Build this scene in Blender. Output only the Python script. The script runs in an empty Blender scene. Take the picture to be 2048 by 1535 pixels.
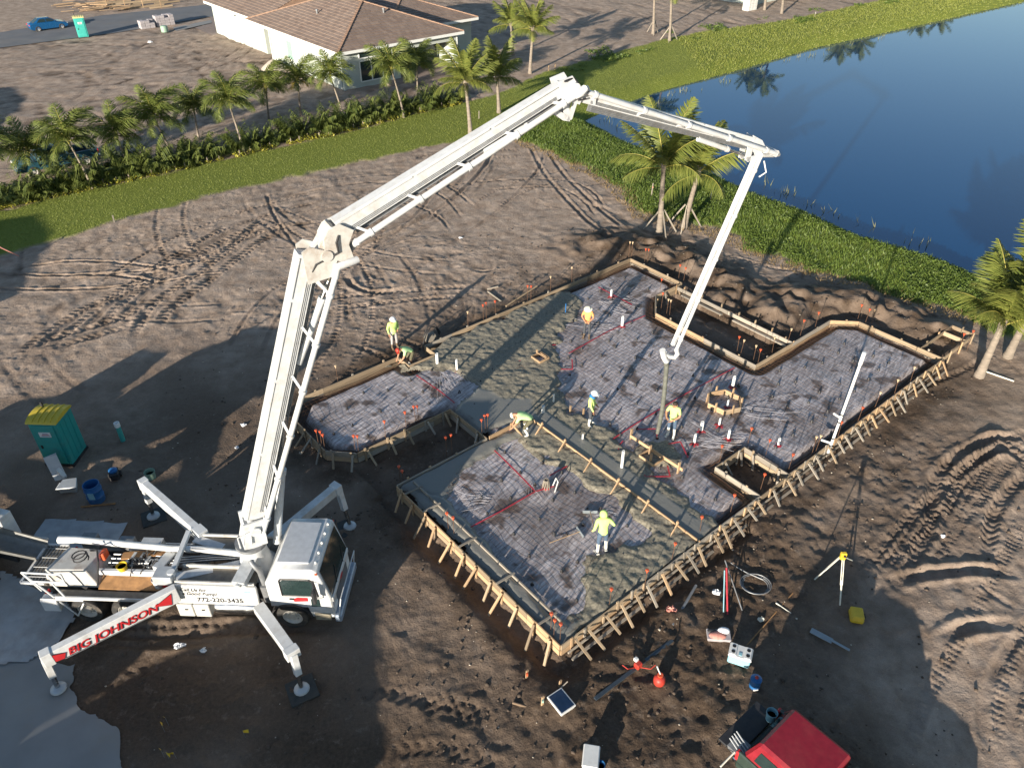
import bpy, bmesh, math, random
import numpy as np
from mathutils import Vector, Matrix
R = math.radians
random.seed(7)
NP = np.random.RandomState(11)
scene = bpy.context.scene
col = scene.collection

# ------------------------------------------------------------------ camera
CAM_H, PITCH, FPX, IW, IH = 21.0, R(36), 1540.0, 2048, 1535
cam_data = bpy.data.cameras.new('camera')
cam = bpy.data.objects.new('camera', cam_data)
col.objects.link(cam)
cam_data.sensor_width = 36.0
cam_data.lens = 36.0 * FPX / IW
cam_data.clip_start, cam_data.clip_end = 0.5, 3000
cam.location = (0, 0, CAM_H)
cam.rotation_euler = (math.pi / 2 - PITCH, 0, 0)
scene.camera = cam

# ------------------------------------------------------------------ light
SUN_AZ, SUN_EL = R(208.5), R(12.0)          # where the sun stands (azimuth from +Y towards +X)
world = bpy.data.worlds.new('World')
scene.world = world
world.use_nodes = True
wn = world.node_tree.nodes
sky = wn.new('ShaderNodeTexSky')
sky.sky_type = 'NISHITA'
sky.sun_disc = False
sky.sun_elevation = SUN_EL
sky.sun_rotation = SUN_AZ
sky.air_density, sky.dust_density, sky.ozone_density = 1.0, 0.3, 1.6
bg = wn['Background']
bg.inputs['Strength'].default_value = 0.082
world.node_tree.links.new(sky.outputs['Color'], bg.inputs['Color'])
sun_data = bpy.data.lights.new('sun', 'SUN')
sun_data.energy = 5.0
sun_data.angle = R(0.55)
sun_data.color = (1.0, 0.90, 0.76)
sun = bpy.data.objects.new('sun', sun_data)
col.objects.link(sun)
SUN_DIR = Vector((math.sin(SUN_AZ) * math.cos(SUN_EL), math.cos(SUN_AZ) * math.cos(SUN_EL), math.sin(SUN_EL)))
sun.rotation_euler = SUN_DIR.to_track_quat('Z', 'Y').to_euler()
sun.location = SUN_DIR * 100
vs = scene.view_settings
vs.view_transform, vs.look, vs.gamma, vs.use_curve_mapping = 'Standard', 'None', 1.0, False
vs.exposure = 1.0
scene.cycles.max_bounces = 6
scene.cycles.diffuse_bounces = 3
scene.cycles.glossy_bounces = 3
scene.cycles.transparent_max_bounces = 6

# ------------------------------------------------------------------ survey: picture point -> point in the place
CP, SP = math.cos(PITCH), math.sin(PITCH)
def ray(px, py):
    u, v = (px - IW / 2) / FPX, (py - IH / 2) / FPX
    return u, CP - v * SP, -SP - v * CP
def G(px, py, z=0.0):
    a, b, c = ray(px, py)
    t = (z - CAM_H) / c
    return Vector((a * t, b * t, z))
def on_plane(px, py, A, B):
    """point of the sight line that lies over the ground line A-B"""
    a, b, c = ray(px, py)
    nx, ny = -(B[1] - A[1]), (B[0] - A[0])
    t = (nx * A[0] + ny * A[1]) / (nx * a + ny * b)
    return Vector((a * t, b * t, CAM_H + c * t))

# ------------------------------------------------------------------ helpers: objects
def tag(o, label=None, cat=None, group=None, kind=None):
    for k, v in (('label', label), ('category', cat), ('group', group), ('kind', kind)):
        if v: o[k] = v
    return o
def empty(name, loc=(0, 0, 0), rz=0.0, label=None, cat=None, group=None, parent=None):
    o = bpy.data.objects.new(name, None)
    o.empty_display_size = 0.2
    col.objects.link(o)
    o.location = loc
    o.rotation_euler = (0, 0, rz)
    o.parent = parent
    return tag(o, label, cat, group)
def link(name, mesh, parent=None, loc=None, rot=None, scale=None):
    o = bpy.data.objects.new(name, mesh)
    col.objects.link(o)
    o.parent = parent
    if loc is not None: o.location = loc
    if rot is not None: o.rotation_euler = rot
    if scale is not None: o.scale = scale
    return o
def copy_tree(o, parent=None):
    c = o.copy()
    col.objects.link(c)
    c.parent = parent
    for ch in o.children: copy_tree(ch, c)
    return c
def perp(d):
    d = Vector(d).normalized()
    up = Vector((0, 0, 1)) if abs(d.z) < 0.95 else Vector((1, 0, 0))
    s = d.cross(up).normalized()
    return d, s, s.cross(d)
class MB:
    """collects simple shapes and links them as ONE mesh object"""
    def __init__(s): s.v, s.f, s.m, s.k = [], [], [], 0
    def mat(s, k): s.k = k; return s
    def add(s, vs_, fs_):
        b = len(s.v)
        s.v += [tuple(p) for p in vs_]
        s.f += [tuple(b + i for i in f) for f in fs_]
        s.m += [s.k] * len(fs_)
        return s
    def hexa(s, p):
        return s.add(p, [(0, 3, 2, 1), (4, 5, 6, 7), (0, 1, 5, 4), (1, 2, 6, 5), (2, 3, 7, 6), (3, 0, 4, 7)])
    def box(s, c, sz, rz=0.0):
        a, b, h = sz[0] / 2, sz[1] / 2, sz[2] / 2
        ca, sa = math.cos(rz), math.sin(rz)
        P = [(c[0] + x * ca - y * sa, c[1] + x * sa + y * ca, c[2] + z) for z in (-h, h) for x, y in ((-a, -b), (a, -b), (a, b), (-a, b))]
        return s.hexa(P)
    def bar(s, p0, p1, w, h, up=None, w1=None, h1=None):
        p0, p1 = Vector(p0), Vector(p1)
        d = (p1 - p0).normalized()
        u = Vector(up) if up is not None else (Vector((0, 0, 1)) if abs(d.z) < 0.95 else Vector((1, 0, 0)))
        sd = d.cross(u).normalized(); u = sd.cross(d)
        w1 = w if w1 is None else w1; h1 = h if h1 is None else h1
        P = []
        for p, a, b in ((p0, w / 2, h / 2), (p1, w1 / 2, h1 / 2)):
            P += [p - sd * a - u * b, p + sd * a - u * b, p + sd * a + u * b, p - sd * a + u * b]
        return s.hexa(P)
    def tube(s, p0, p1, r0, r1=None, n=8, cap=True):
        return s.path([p0, p1], [r0, r0 if r1 is None else r1], n, cap)
    def path(s, pts, r, n=6, cap=True):
        pts = [Vector(p) for p in pts]
        if not isinstance(r, (list, tuple)): r = [r] * len(pts)
        V, F = [], []
        prev = None
        for i, p in enumerate(pts):
            d = (pts[min(i + 1, len(pts) - 1)] - pts[max(i - 1, 0)])
            if d.length < 1e-9: d = Vector((0, 0, 1))
            d.normalize()
            if prev is None: _, a, b = perp(d)
            else:
                a = prev - d * prev.dot(d)
                if a.length < 1e-6: _, a, b = perp(d)
                a.normalize(); b = d.cross(a)
            prev = a
            b = d.cross(a)
            for k in range(n):
                t = 2 * math.pi * k / n
                V.append(p + (a * math.cos(t) + b * math.sin(t)) * r[i])
        for i in range(len(pts) - 1):
            for k in range(n):
                k2 = (k + 1) % n
                F.append((i * n + k, i * n + k2, (i + 1) * n + k2, (i + 1) * n + k))
        if cap:
            F.append(tuple(range(n - 1, -1, -1)))
            F.append(tuple((len(pts) - 1) * n + k for k in range(n)))
        return s.add(V, F)
    def lathe(s, prof, c=(0, 0, 0), axis=(0, 0, 1), n=16):
        d, a, b = perp(axis)
        c = Vector(c); V, F = [], []
        for r, h in prof:
            for k in range(n):
                t = 2 * math.pi * k / n
                V.append(c + d * h + (a * math.cos(t) + b * math.sin(t)) * max(r, 1e-4))
        for i in range(len(prof) - 1):
            for k in range(n):
                k2 = (k + 1) % n
                F.append((i * n + k, i * n + k2, (i + 1) * n + k2, (i + 1) * n + k))
        F.append(tuple(range(n - 1, -1, -1))); F.append(tuple((len(prof) - 1) * n + k for k in range(n)))
        return s.add(V, F)
    def ell(s, c, r, n=10, m=6):
        c = Vector(c); V = [c + Vector((0, 0, -r[2]))]; F = []
        for j in range(1, m):
            p = -math.pi / 2 + math.pi * j / m
            for k in range(n):
                t = 2 * math.pi * k / n
                V.append(c + Vector((r[0] * math.cos(p) * math.cos(t), r[1] * math.cos(p) * math.sin(t), r[2] * math.sin(p))))
        V.append(c + Vector((0, 0, r[2])))
        for k in range(n):
            F.append((0, 1 + (k + 1) % n, 1 + k)); F.append((len(V) - 1, 1 + (m - 2) * n + k, 1 + (m - 2) * n + (k + 1) % n))
        for j in range(m - 2):
            for k in range(n):
                k2 = (k + 1) % n
                F.append((1 + j * n + k, 1 + j * n + k2, 1 + (j + 1) * n + k2, 1 + (j + 1) * n + k))
        return s.add(V, F)
    def prism(s, poly, z0, z1):
        n = len(poly)
        V = [(p[0], p[1], z0) for p in poly] + [(p[0], p[1], z1) for p in poly]
        F = [tuple(range(n - 1, -1, -1)), tuple(range(n, 2 * n))] + [(i, (i + 1) % n, n + (i + 1) % n, n + i) for i in range(n)]
        return s.add(V, F)
    def extrude(s, poly, vec):
        """planar 3d polygon swept along vec"""
        n = len(poly); vec = Vector(vec)
        V = [Vector(p) for p in poly] + [Vector(p) + vec for p in poly]
        F = [tuple(range(n - 1, -1, -1)), tuple(range(n, 2 * n))] + [(i, (i + 1) % n, n + (i + 1) % n, n + i) for i in range(n)]
        return s.add(V, F)
    def quad(s, *p): return s.add(p, [tuple(range(len(p)))])
    def mesh(s, name, mats, smooth=False, bevel=0.0):
        me = bpy.data.meshes.new(name)
        me.from_pydata(s.v, [], s.f)
        for m in (mats if isinstance(mats, (list, tuple)) else [mats]): me.materials.append(m)
        if any(s.m): me.polygons.foreach_set('material_index', s.m)
        bm = bmesh.new(); bm.from_mesh(me)
        bmesh.ops.recalc_face_normals(bm, faces=bm.faces)
        if bevel > 0:
            es = [e for e in bm.edges if len(e.link_faces) == 2 and e.calc_face_angle(0) > 0.6]
            bmesh.ops.bevel(bm, geom=es, offset=bevel, segments=1, affect='EDGES', clamp_overlap=True)
        bm.to_mesh(me); bm.free()
        if smooth:
            me.polygons.foreach_set('use_smooth', [True] * len(me.polygons))
            me.set_sharp_from_angle(angle=R(40))
        me.update()
        return me
    def build(s, name, mats, parent=None, smooth=False, bevel=0.0, loc=None):
        return link(name, s.mesh(name, mats, smooth, bevel), parent, loc)
def np_mesh(name, V, F, mat, smooth=False):
    """numpy arrays -> mesh; F is (n,3) or (n,4)"""
    V = np.asarray(V, dtype=np.float32); F = np.asarray(F, dtype=np.int32)
    me = bpy.data.meshes.new(name)
    me.vertices.add(len(V)); me.vertices.foreach_set('co', V.ravel())
    n, k = F.shape
    me.loops.add(n * k); me.loops.foreach_set('vertex_index', F.ravel())
    me.polygons.add(n)
    me.polygons.foreach_set('loop_start', np.arange(0, n * k, k, dtype=np.int32))
    me.polygons.foreach_set('loop_total', np.full(n, k, dtype=np.int32))
    if smooth: me.polygons.foreach_set('use_smooth', np.ones(n, dtype=bool))
    me.materials.append(mat)
    me.update(calc_edges=True)
    return me
def set_attr(me, name, rgba):
    at = me.color_attributes.new(name, 'FLOAT_COLOR', 'POINT')
    at.data.foreach_set('color', np.asarray(rgba, dtype=np.float32).ravel())

# ------------------------------------------------------------------ helpers: noise and distances (numpy)
_TAB = NP.rand(64, 256, 256).astype(np.float32)
def vn(x, y, s, seed=0):
    x = np.asarray(x, dtype=np.float64) / s + 57.3 * seed; y = np.asarray(y, dtype=np.float64) / s + 31.7 * seed
    xi, yi = np.floor(x).astype(np.int64), np.floor(y).astype(np.int64)
    fx, fy = x - xi, y - yi
    fx = fx * fx * (3 - 2 * fx); fy = fy * fy * (3 - 2 * fy)
    T = _TAB[seed % 64]
    x0, x1, y0, y1 = xi & 255, (xi + 1) & 255, yi & 255, (yi + 1) & 255
    return (T[y0, x0] * (1 - fx) + T[y0, x1] * fx) * (1 - fy) + (T[y1, x0] * (1 - fx) + T[y1, x1] * fx) * fy
def fbm(x, y, s, o=4, seed=0):
    r, a, t = 0.0, 1.0, 0.0
    for k in range(o):
        r = r + a * vn(x, y, s / 2 ** k, seed + k); t += a; a *= 0.5
    return r / t
def sd_poly(X, Y, poly):
    """signed distance, negative inside"""
    d2 = np.full(X.shape, 1e9); ins = np.zeros(X.shape, bool)
    n = len(poly)
    for i in range(n):
        ax, ay = poly[i][:2]; bx, by = poly[(i + 1) % n][:2]
        ex, ey = bx - ax, by - ay
        wx, wy = X - ax, Y - ay
        t = np.clip((wx * ex + wy * ey) / max(ex * ex + ey * ey, 1e-9), 0, 1)
        d2 = np.minimum(d2, (wx - ex * t) ** 2 + (wy - ey * t) ** 2)
        c = ((ay > Y) != (by > Y)) & (X < (bx - ax) * (Y - ay) / ((by - ay) if by != ay else 1e-9) + ax)
        ins ^= c
    d = np.sqrt(d2)
    return np.where(ins, -d, d)
def sstep(a, b, x):
    t = np.clip((x - a) / (b - a), 0, 1)
    return t * t * (3 - 2 * t)
def chaikin(p, k=3):
    p = [Vector(q) for q in p]
    for _ in range(k):
        q = [p[0]]
        for a, b in zip(p[:-1], p[1:]): q += [a * 0.75 + b * 0.25, a * 0.25 + b * 0.75]
        p = q + [p[-1]]
    return p
def in_poly(x, y, poly):
    c = False
    for i in range(len(poly)):
        ax, ay = poly[i][0], poly[i][1]; bx, by = poly[i - 1][0], poly[i - 1][1]
        if (ay > y) != (by > y) and x < (bx - ax) * (y - ay) / (by - ay) + ax: c = not c
    return c

# ------------------------------------------------------------------ materials
def new_mat(name):
    m = bpy.data.materials.new(name); m.use_nodes = True
    nt = m.node_tree
    return m, nt, nt.nodes['Principled BSDF'], nt.nodes, nt.links
def pm(name, c, rough=0.6, metal=0.0, var=0.15, scale=6.0, bump=0.0, bscale=40.0, dirt=None, damt=0.35, dscale=1.6, rnd=0.0, spec=0.5, coat=0.0, trans=0.0, stretch=None):
    """painted / wooden / plastic ... surface: base colour broken up by noise, optional blotchy dirt, wear relief, per-object shade"""
    m, nt, bs, N, L = new_mat(name)
    tc = N.new('ShaderNodeTexCoord')
    vec = tc.outputs['Object']
    if stretch:
        mp = N.new('ShaderNodeMapping'); mp.inputs['Scale'].default_value = stretch
        L.new(vec, mp.inputs['Vector']); vec = mp.outputs['Vector']
    n1 = N.new('ShaderNodeTexNoise'); n1.inputs['Scale'].default_value = scale; n1.inputs['Detail'].default_value = 5
    L.new(vec, n1.inputs['Vector'])
    rp = N.new('ShaderNodeMapRange')
    rp.inputs['From Min'].default_value, rp.inputs['From Max'].default_value = 0.3, 0.7
    rp.inputs['To Min'].default_value, rp.inputs['To Max'].default_value = 1 - var, 1 + var
    L.new(n1.outputs['Fac'], rp.inputs['Value'])
    mul = N.new('ShaderNodeMix'); mul.data_type = 'RGBA'; mul.blend_type = 'MULTIPLY'; mul.inputs[0].default_value = 1
    mul.inputs[6].default_value = (*c, 1)
    L.new(rp.outputs['Result'], mul.inputs[7])
    out = mul.outputs[2]
    if rnd > 0:
        oi = N.new('ShaderNodeObjectInfo'); r2 = N.new('ShaderNodeMapRange')
        r2.inputs['To Min'].default_value, r2.inputs['To Max'].default_value = 1 - rnd, 1 + rnd * 0.6
        L.new(oi.outputs['Random'], r2.inputs['Value'])
        m2 = N.new('ShaderNodeMix'); m2.data_type = 'RGBA'; m2.blend_type = 'MULTIPLY'; m2.inputs[0].default_value = 1
        L.new(out, m2.inputs[6]); L.new(r2.outputs['Result'], m2.inputs[7]); out = m2.outputs[2]
    if dirt:
        n2 = N.new('ShaderNodeTexNoise'); n2.inputs['Scale'].default_value = dscale; n2.inputs['Detail'].default_value = 8; n2.inputs['Roughness'].default_value = 0.7
        L.new(vec, n2.inputs['Vector'])
        r3 = N.new('ShaderNodeMapRange'); r3.inputs['From Min'].default_value, r3.inputs['From Max'].default_value = 0.48, 0.72
        r3.inputs['To Max'].default_value = damt
        L.new(n2.outputs['Fac'], r3.inputs['Value'])
        m3 = N.new('ShaderNodeMix'); m3.data_type = 'RGBA'; m3.inputs[7].default_value = (*dirt, 1)
        L.new(r3.outputs['Result'], m3.inputs[0]); L.new(out, m3.inputs[6]); out = m3.outputs[2]
    L.new(out, bs.inputs['Base Color'])
    r4 = N.new('ShaderNodeMapRange')
    r4.inputs['To Min'].default_value, r4.inputs['To Max'].default_value = max(rough - 0.1, 0.02), min(rough + 0.12, 1)
    L.new(n1.outputs['Fac'], r4.inputs['Value']); L.new(r4.outputs['Result'], bs.inputs['Roughness'])
    bs.inputs['Metallic'].default_value = metal
    bs.inputs['Specular IOR Level'].default_value = spec
    bs.inputs['Coat Weight'].default_value = coat
    if trans: bs.inputs['Transmission Weight'].default_value = trans
    if bump > 0:
        n3 = N.new('ShaderNodeTexNoise'); n3.inputs['Scale'].default_value = bscale; n3.inputs['Detail'].default_value = 4
        L.new(vec, n3.inputs['Vector'])
        bp = N.new('ShaderNodeBump'); bp.inputs['Strength'].default_value = min(bump * 10, 1); bp.inputs['Distance'].default_value = bump
        L.new(n3.outputs['Fac'], bp.inputs['Height']); L.new(bp.outputs['Normal'], bs.inputs['Normal'])
    return m
MUD = (0.10, 0.075, 0.055)
M = {}
M['white'] = pm('white_truck_paint', (0.62, 0.63, 0.63), 0.35, var=0.05, dirt=(0.30, 0.26, 0.20), damt=0.55, dscale=1.4, coat=0.15)
M['boom'] = pm('boom_white_paint', (0.56, 0.575, 0.585), 0.4, var=0.06, dirt=(0.38, 0.34, 0.28), damt=0.5, dscale=2.4)
M['boom_rust'] = pm('rust_streaked_paint', (0.50, 0.49, 0.46), 0.5, var=0.08, dirt=(0.26, 0.15, 0.08), damt=0.6, dscale=2.2)
M['grey'] = pm('grey_steel', (0.22, 0.23, 0.24), 0.5, 0.3, var=0.15, dirt=(0.13, 0.10, 0.08), damt=0.4)
M['deck'] = pm('deck_plate', (0.20, 0.18, 0.15), 0.6, 0.2, var=0.2, dirt=(0.11, 0.08, 0.06), damt=0.5, dscale=2.5)
M['chrome'] = pm('bright_metal', (0.55, 0.55, 0.55), 0.22, 1.0, var=0.1)
M['dark'] = pm('dark_rubber_steel', (0.025, 0.025, 0.028), 0.6, var=0.25, dirt=(0.08, 0.065, 0.05), damt=0.4)
M['tyre'] = pm('tyre_rubber', (0.035, 0.034, 0.033), 0.85, var=0.2, dirt=(0.15, 0.12, 0.09), damt=0.7, dscale=3)
M['rim'] = pm('wheel_rim', (0.62, 0.60, 0.56), 0.4, 0.3, var=0.1, dirt=(0.3, 0.25, 0.2), damt=0.4, dscale=4)
M['glass'] = pm('dark_glass', (0.02, 0.035, 0.035), 0.06, var=0.1, spec=0.7)
M['red'] = pm('red_paint', (0.50, 0.025, 0.03), 0.45, var=0.08)
M['black'] = pm('black_print', (0.02, 0.02, 0.022), 0.5, var=0.1)
M['orange_mud'] = pm('rusty_board', (0.32, 0.17, 0.07), 0.8, var=0.3, scale=4, dirt=(0.12, 0.07, 0.04), damt=0.6)
M['wood'] = pm('form_lumber', (0.36, 0.27, 0.175), 0.8, var=0.22, scale=5, dirt=(0.22, 0.17, 0.12), damt=0.6, dscale=2.2, rnd=0.35, bump=0.003, bscale=30)
M['wood_new'] = pm('new_lumber', (0.46, 0.31, 0.18), 0.75, var=0.18, scale=5, dirt=(0.30, 0.20, 0.12), damt=0.4, rnd=0.25)
M['wood_grey'] = pm('cement_stained_lumber', (0.30, 0.26, 0.21), 0.85, var=0.2, scale=5, dirt=(0.28, 0.27, 0.24), damt=0.7, dscale=2, rnd=0.3, bump=0.003, bscale=30)
M['rebar'] = pm('rusty_steel', (0.14, 0.075, 0.045), 0.75, 0.3, var=0.3)
M['cap'] = pm('orange_plastic', (0.62, 0.10, 0.035), 0.5, var=0.1, rnd=0.15)
M['pvc'] = pm('white_pvc', (0.80, 0.80, 0.78), 0.35, var=0.05, dirt=(0.4, 0.36, 0.3), damt=0.25)
M['pvc_teal'] = pm('teal_pvc', (0.06, 0.36, 0.32), 0.4, var=0.06)
M['tape'] = pm('red_tape', (0.42, 0.03, 0.045), 0.5, var=0.15)
M['teal'] = pm('teal_plastic', (0.015, 0.28, 0.26), 0.5, var=0.08, dirt=(0.12, 0.17, 0.14), damt=0.3)
M['teal_pale'] = pm('pale_teal_plastic', (0.05, 0.42, 0.36), 0.5, var=0.08)
M['roof_yellow'] = pm('yellow_roof_plastic', (0.55, 0.42, 0.04), 0.5, var=0.08)
M['roof_cream'] = pm('cream_roof_plastic', (0.66, 0.58, 0.27), 0.5, var=0.08)
M['blue'] = pm('blue_plastic', (0.02, 0.12, 0.32), 0.35, var=0.1, dirt=(0.12, 0.15, 0.17), damt=0.4, dscale=3)
M['pale_green'] = pm('pale_green_plastic', (0.26, 0.38, 0.29), 0.55, var=0.1)
M['yellow'] = pm('yellow_plastic', (0.65, 0.44, 0.03), 0.5, var=0.1)
M['cooler_blue'] = pm('pale_blue_plastic', (0.26, 0.48, 0.55), 0.45, var=0.05)
M['lid'] = pm('white_plastic', (0.68, 0.68, 0.66), 0.45, var=0.05, dirt=(0.4, 0.36, 0.3), damt=0.3, dscale=4)
M['metal_sheet'] = pm('galvanised_sheet', (0.52, 0.54, 0.55), 0.45, 0.35, var=0.12, dirt=(0.35, 0.33, 0.3), damt=0.5, dscale=3)
M['tarp'] = pm('grey_plastic_sheet', (0.34, 0.36, 0.38), 0.45, var=0.12, scale=2.5, dirt=(0.17, 0.15, 0.13), damt=0.55, dscale=0.9, bump=0.03, bscale=5)
M['skin'] = pm('skin', (0.42, 0.22, 0.13), 0.6, var=0.08)
M['hivis'] = pm('hi_vis_shirt', (0.58, 0.78, 0.24), 0.85, var=0.1, scale=14, bump=0.01, bscale=20)
M['hivis_green'] = pm('pale_green_shirt', (0.46, 0.70, 0.32), 0.85, var=0.1, scale=14, bump=0.01, bscale=20)
M['orange_shirt'] = pm('orange_shirt', (0.78, 0.34, 0.12), 0.85, var=0.1, scale=14, bump=0.01, bscale=20)
M['jeans'] = pm('blue_denim', (0.07, 0.11, 0.17), 0.9, var=0.2, scale=14)
M['trousers_dark'] = pm('dark_trousers', (0.06, 0.065, 0.075), 0.9, var=0.2, scale=14)
M['trousers_pale'] = pm('pale_grey_trousers', (0.40, 0.37, 0.36), 0.9, var=0.12, scale=14)
M['camo'] = pm('olive_trousers', (0.11, 0.10, 0.06), 0.9, var=0.3, scale=18)
M['boots_white'] = pm('white_rubber_boots', (0.72, 0.70, 0.64), 0.5, var=0.08, dirt=(0.4, 0.35, 0.28), damt=0.4, dscale=8)
M['boots_brown'] = pm('muddy_boots', (0.16, 0.11, 0.07), 0.8, var=0.2)
M['hair'] = pm('dark_hair', (0.03, 0.02, 0.015), 0.7, var=0.2)
M['hat_white'] = pm('white_hard_hat', (0.80, 0.80, 0.80), 0.35, var=0.03)
M['hat_cream'] = pm('cream_hat', (0.68, 0.66, 0.56), 0.7, var=0.05)
M['bandana'] = pm('blue_bandana', (0.02, 0.16, 0.38), 0.85, var=0.1)
M['wall'] = pm('pale_green_stucco', (0.46, 0.50, 0.46), 0.9, var=0.07, scale=0.7, bump=0.004, bscale=60)
M['fascia'] = pm('white_fascia', (0.74, 0.75, 0.72), 0.6, var=0.03)
M['shutter'] = pm('green_shutter', (0.26, 0.40, 0.33), 0.6, var=0.06)
M['win_frame'] = pm('bronze_window_frame', (0.05, 0.06, 0.055), 0.5, var=0.1)
M['asphalt'] = pm('asphalt', (0.145, 0.15, 0.16), 0.85, var=0.12, scale=0.6, dirt=(0.24, 0.20, 0.16), damt=0.5, dscale=0.25, bump=0.004, bscale=60)
M['concrete'] = pm('pale_concrete', (0.26, 0.26, 0.255), 0.85, var=0.1, scale=0.9, dirt=(0.28, 0.24, 0.19), damt=0.5, dscale=0.5, bump=0.004, bscale=40)
M['paver'] = pm('brown_pavers', (0.27, 0.21, 0.18), 0.85, var=0.2, scale=5)
M['block'] = pm('concrete_block', (0.40, 0.37, 0.38), 0.9, var=0.12, scale=9, rnd=0.15)
M['car_blue'] = pm('car_paint_blue', (0.01, 0.10, 0.26), 0.25, 0.2, var=0.05, coat=0.6)
M['car_teal'] = pm('car_paint_dark_teal', (0.03, 0.10, 0.14), 0.3, 0.2, var=0.08, coat=0.4)
M['car_dark'] = pm('car_paint_charcoal', (0.05, 0.055, 0.06), 0.3, 0.2, var=0.05, coat=0.4)
M['car_red'] = pm('truck_paint_red', (0.24, 0.010, 0.02), 0.42, 0.0, var=0.12, coat=0.3, dirt=(0.30, 0.06, 0.05), damt=0.4, dscale=1.2)
M['hub'] = pm('hubcap', (0.5, 0.49, 0.46), 0.35, 0.5, var=0.1)
M['bag'] = pm('white_bag', (0.72, 0.73, 0.75), 0.6, var=0.1, scale=12)
M['pink'] = pm('pink_bag', (0.55, 0.24, 0.19), 0.7, var=0.2, scale=14)
M['cans'] = pm('propane_red', (0.42, 0.04, 0.025), 0.5, var=0.15)
M['bull'] = pm('magnesium_float', (0.30, 0.34, 0.36), 0.4, 0.4, var=0.1)

def ordinal(n):
    a = ['first', 'second', 'third', 'fourth', 'fifth', 'sixth', 'seventh', 'eighth', 'ninth', 'tenth', 'eleventh', 'twelfth', 'thirteenth', 'fourteenth', 'fifteenth', 'sixteenth', 'seventeenth', 'eighteenth', 'nineteenth', 'twentieth']
    if n <= 20: return a[n - 1]
    t = {2: 'twenty', 3: 'thirty', 4: 'forty', 5: 'fifty'}[n // 10]
    return t[:-1] + 'ieth' if n % 10 == 0 else t + '-' + a[n % 10 - 1]

# ================================================================== THE SITE FRAME (slab, houses and street share one grid)
AZ = R(50.2)
UX, VX = Vector((math.sin(AZ), math.cos(AZ), 0)), Vector((math.cos(AZ), -math.sin(AZ), 0))
S0 = G(1121, 1290, 0.55); S0.z = 0
RZ = math.atan2(UX.y, UX.x)                 # turn of the site grid in the world
def UV(u, v, z=0.0): return S0 + UX * u + VX * v + Vector((0, 0, z))
def to_uv(p):
    d = Vector((p[0], p[1], 0)) - S0
    return d.dot(UX), d.dot(VX)
SLAB_UV = [(0, 0), (10.2, 0), (10.2, -2.1), (12.1, -2.1), (12.1, 0), (24.6, 0), (24.6, -4.3), (23.6, -5.3), (17.3, -5.3), (17.3, -11.5), (18.7, -12.75), (20.85, -12.75),
           (20.85, -16.6), (6.4, -16.6), (6.4, -15.65), (4.84, -15.65), (4.84, -16.6), (-0.2, -16.6), (-1.1, -15.6), (-1.1, -12.8), (-0.2, -11.85), (4.4, -11.8), (4.4, -9.2), (0, -9.2)]
SLAB = [UV(*p) for p in SLAB_UV]
LAKE = [G(*p, -0.7) for p in [(1190, 242), (1233, 222), (1327, 188), (1488, 144), (1639, 99), (1827, 58), (2048, 8), (2300, -60), (2600, 60), (2500, 420), (2250, 640), (2080, 590), (1968, 546), (1895, 513), (1724, 465), (1639, 424), (1519, 380), (1447, 345), (1350, 312), (1265, 280)]]
LAWN = [G(*p) for p in [(-260, 478), (0, 421), (171, 383), (342, 345), (700, 263), (926, 205), (990, 190), (1036, 171), (1090, 144), (1193, 116), (1330, 79), (1420, 62), (1560, 44), (1707, 14), (1790, -4), (2000, -60), (2500, -120), (2500, 0)]] + \
       [G(*p) for p in [(2048, 8), (1500, 150), (1200, 245), (1100, 300), (1025, 272), (988, 270), (899, 284), (700, 325), (410, 393), (274, 431), (103, 479), (0, 510), (-260, 590)]]
WEEDS = [G(*p) for p in [(1025, 268), (1100, 225), (1190, 238), (1265, 280), (1350, 312), (1447, 345), (1519, 380), (1639, 424), (1724, 465), (1895, 513), (1968, 546), (2250, 640), (2300, 760), (2048, 668), (1968, 640), (1900, 627), (1815, 597), (1701, 562), (1629, 540), (1548, 512), (1440, 460), (1390, 452), (1290, 425), (1254, 376), (1176, 332), (1090, 297)]]
ROAD = [G(*p) for p in [(-400, 175), (0, 96), (239, 65), (420, 34), (620, 0), (900, -45), (900, -62), (620, -22), (410, 10), (205, 31), (0, 65), (-400, 135)]]
STREET = [G(*p) for p in [(-500, 1180), (-20, 1180), (20, 1290), (130, 1330), (160, 1400), (215, 1440), (236, 1500), (262, 1600), (330, 1900), (-900, 1900)]]   # concrete apron in the lower left
LAWN = [LAWN[0] + Vector((-46, -38, 0))] + LAWN + [LAWN[-1] + Vector((-46, -38, 0))]
ROAD = [ROAD[0] + Vector((-61, -51, 0))] + ROAD + [ROAD[-1] + Vector((-61, -51, 0))]
xy = lambda poly: [(p.x, p.y) for p in poly]
WATER_Z = -0.75

# wheel and track marks: (kind, width, depth, picture points)
TR = []
def tr(kind, w, d, pts): TR.append((kind, w, d, [G(*p) for p in pts]))
tr('cleat', .42, .05, [(1859, 1140), (1910, 1061), (1965, 999), (2014, 933), (2060, 880)])
tr('cleat', .42, .05, [(1800, 1535), (1814, 1496), (1850, 1398), (1885, 1339), (1934, 1248), (2006, 1118), (2060, 1030)])
tr('cleat', .42, .04, [(1700, 1150), (1780, 1072), (1839, 1021), (1900, 965)])
tr('cleat', .42, .04, [(1744, 1160), (1855, 1055), (1950, 960)])
tr('chev', .55, .10, [(2060, 868), (1976, 884), (1921, 906), (1877, 944), (1861, 984), (1866, 1021), (1850, 1077), (1821, 1128), (1800, 1190)])
tr('chev', .55, .10, [(2070, 935), (1999, 999), (1981, 1044), (1976, 1099), (1990, 1160)])
tr('rut', .45, .16, [(2060, 880), (1987, 873), (1955, 890), (1930, 905)])
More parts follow.
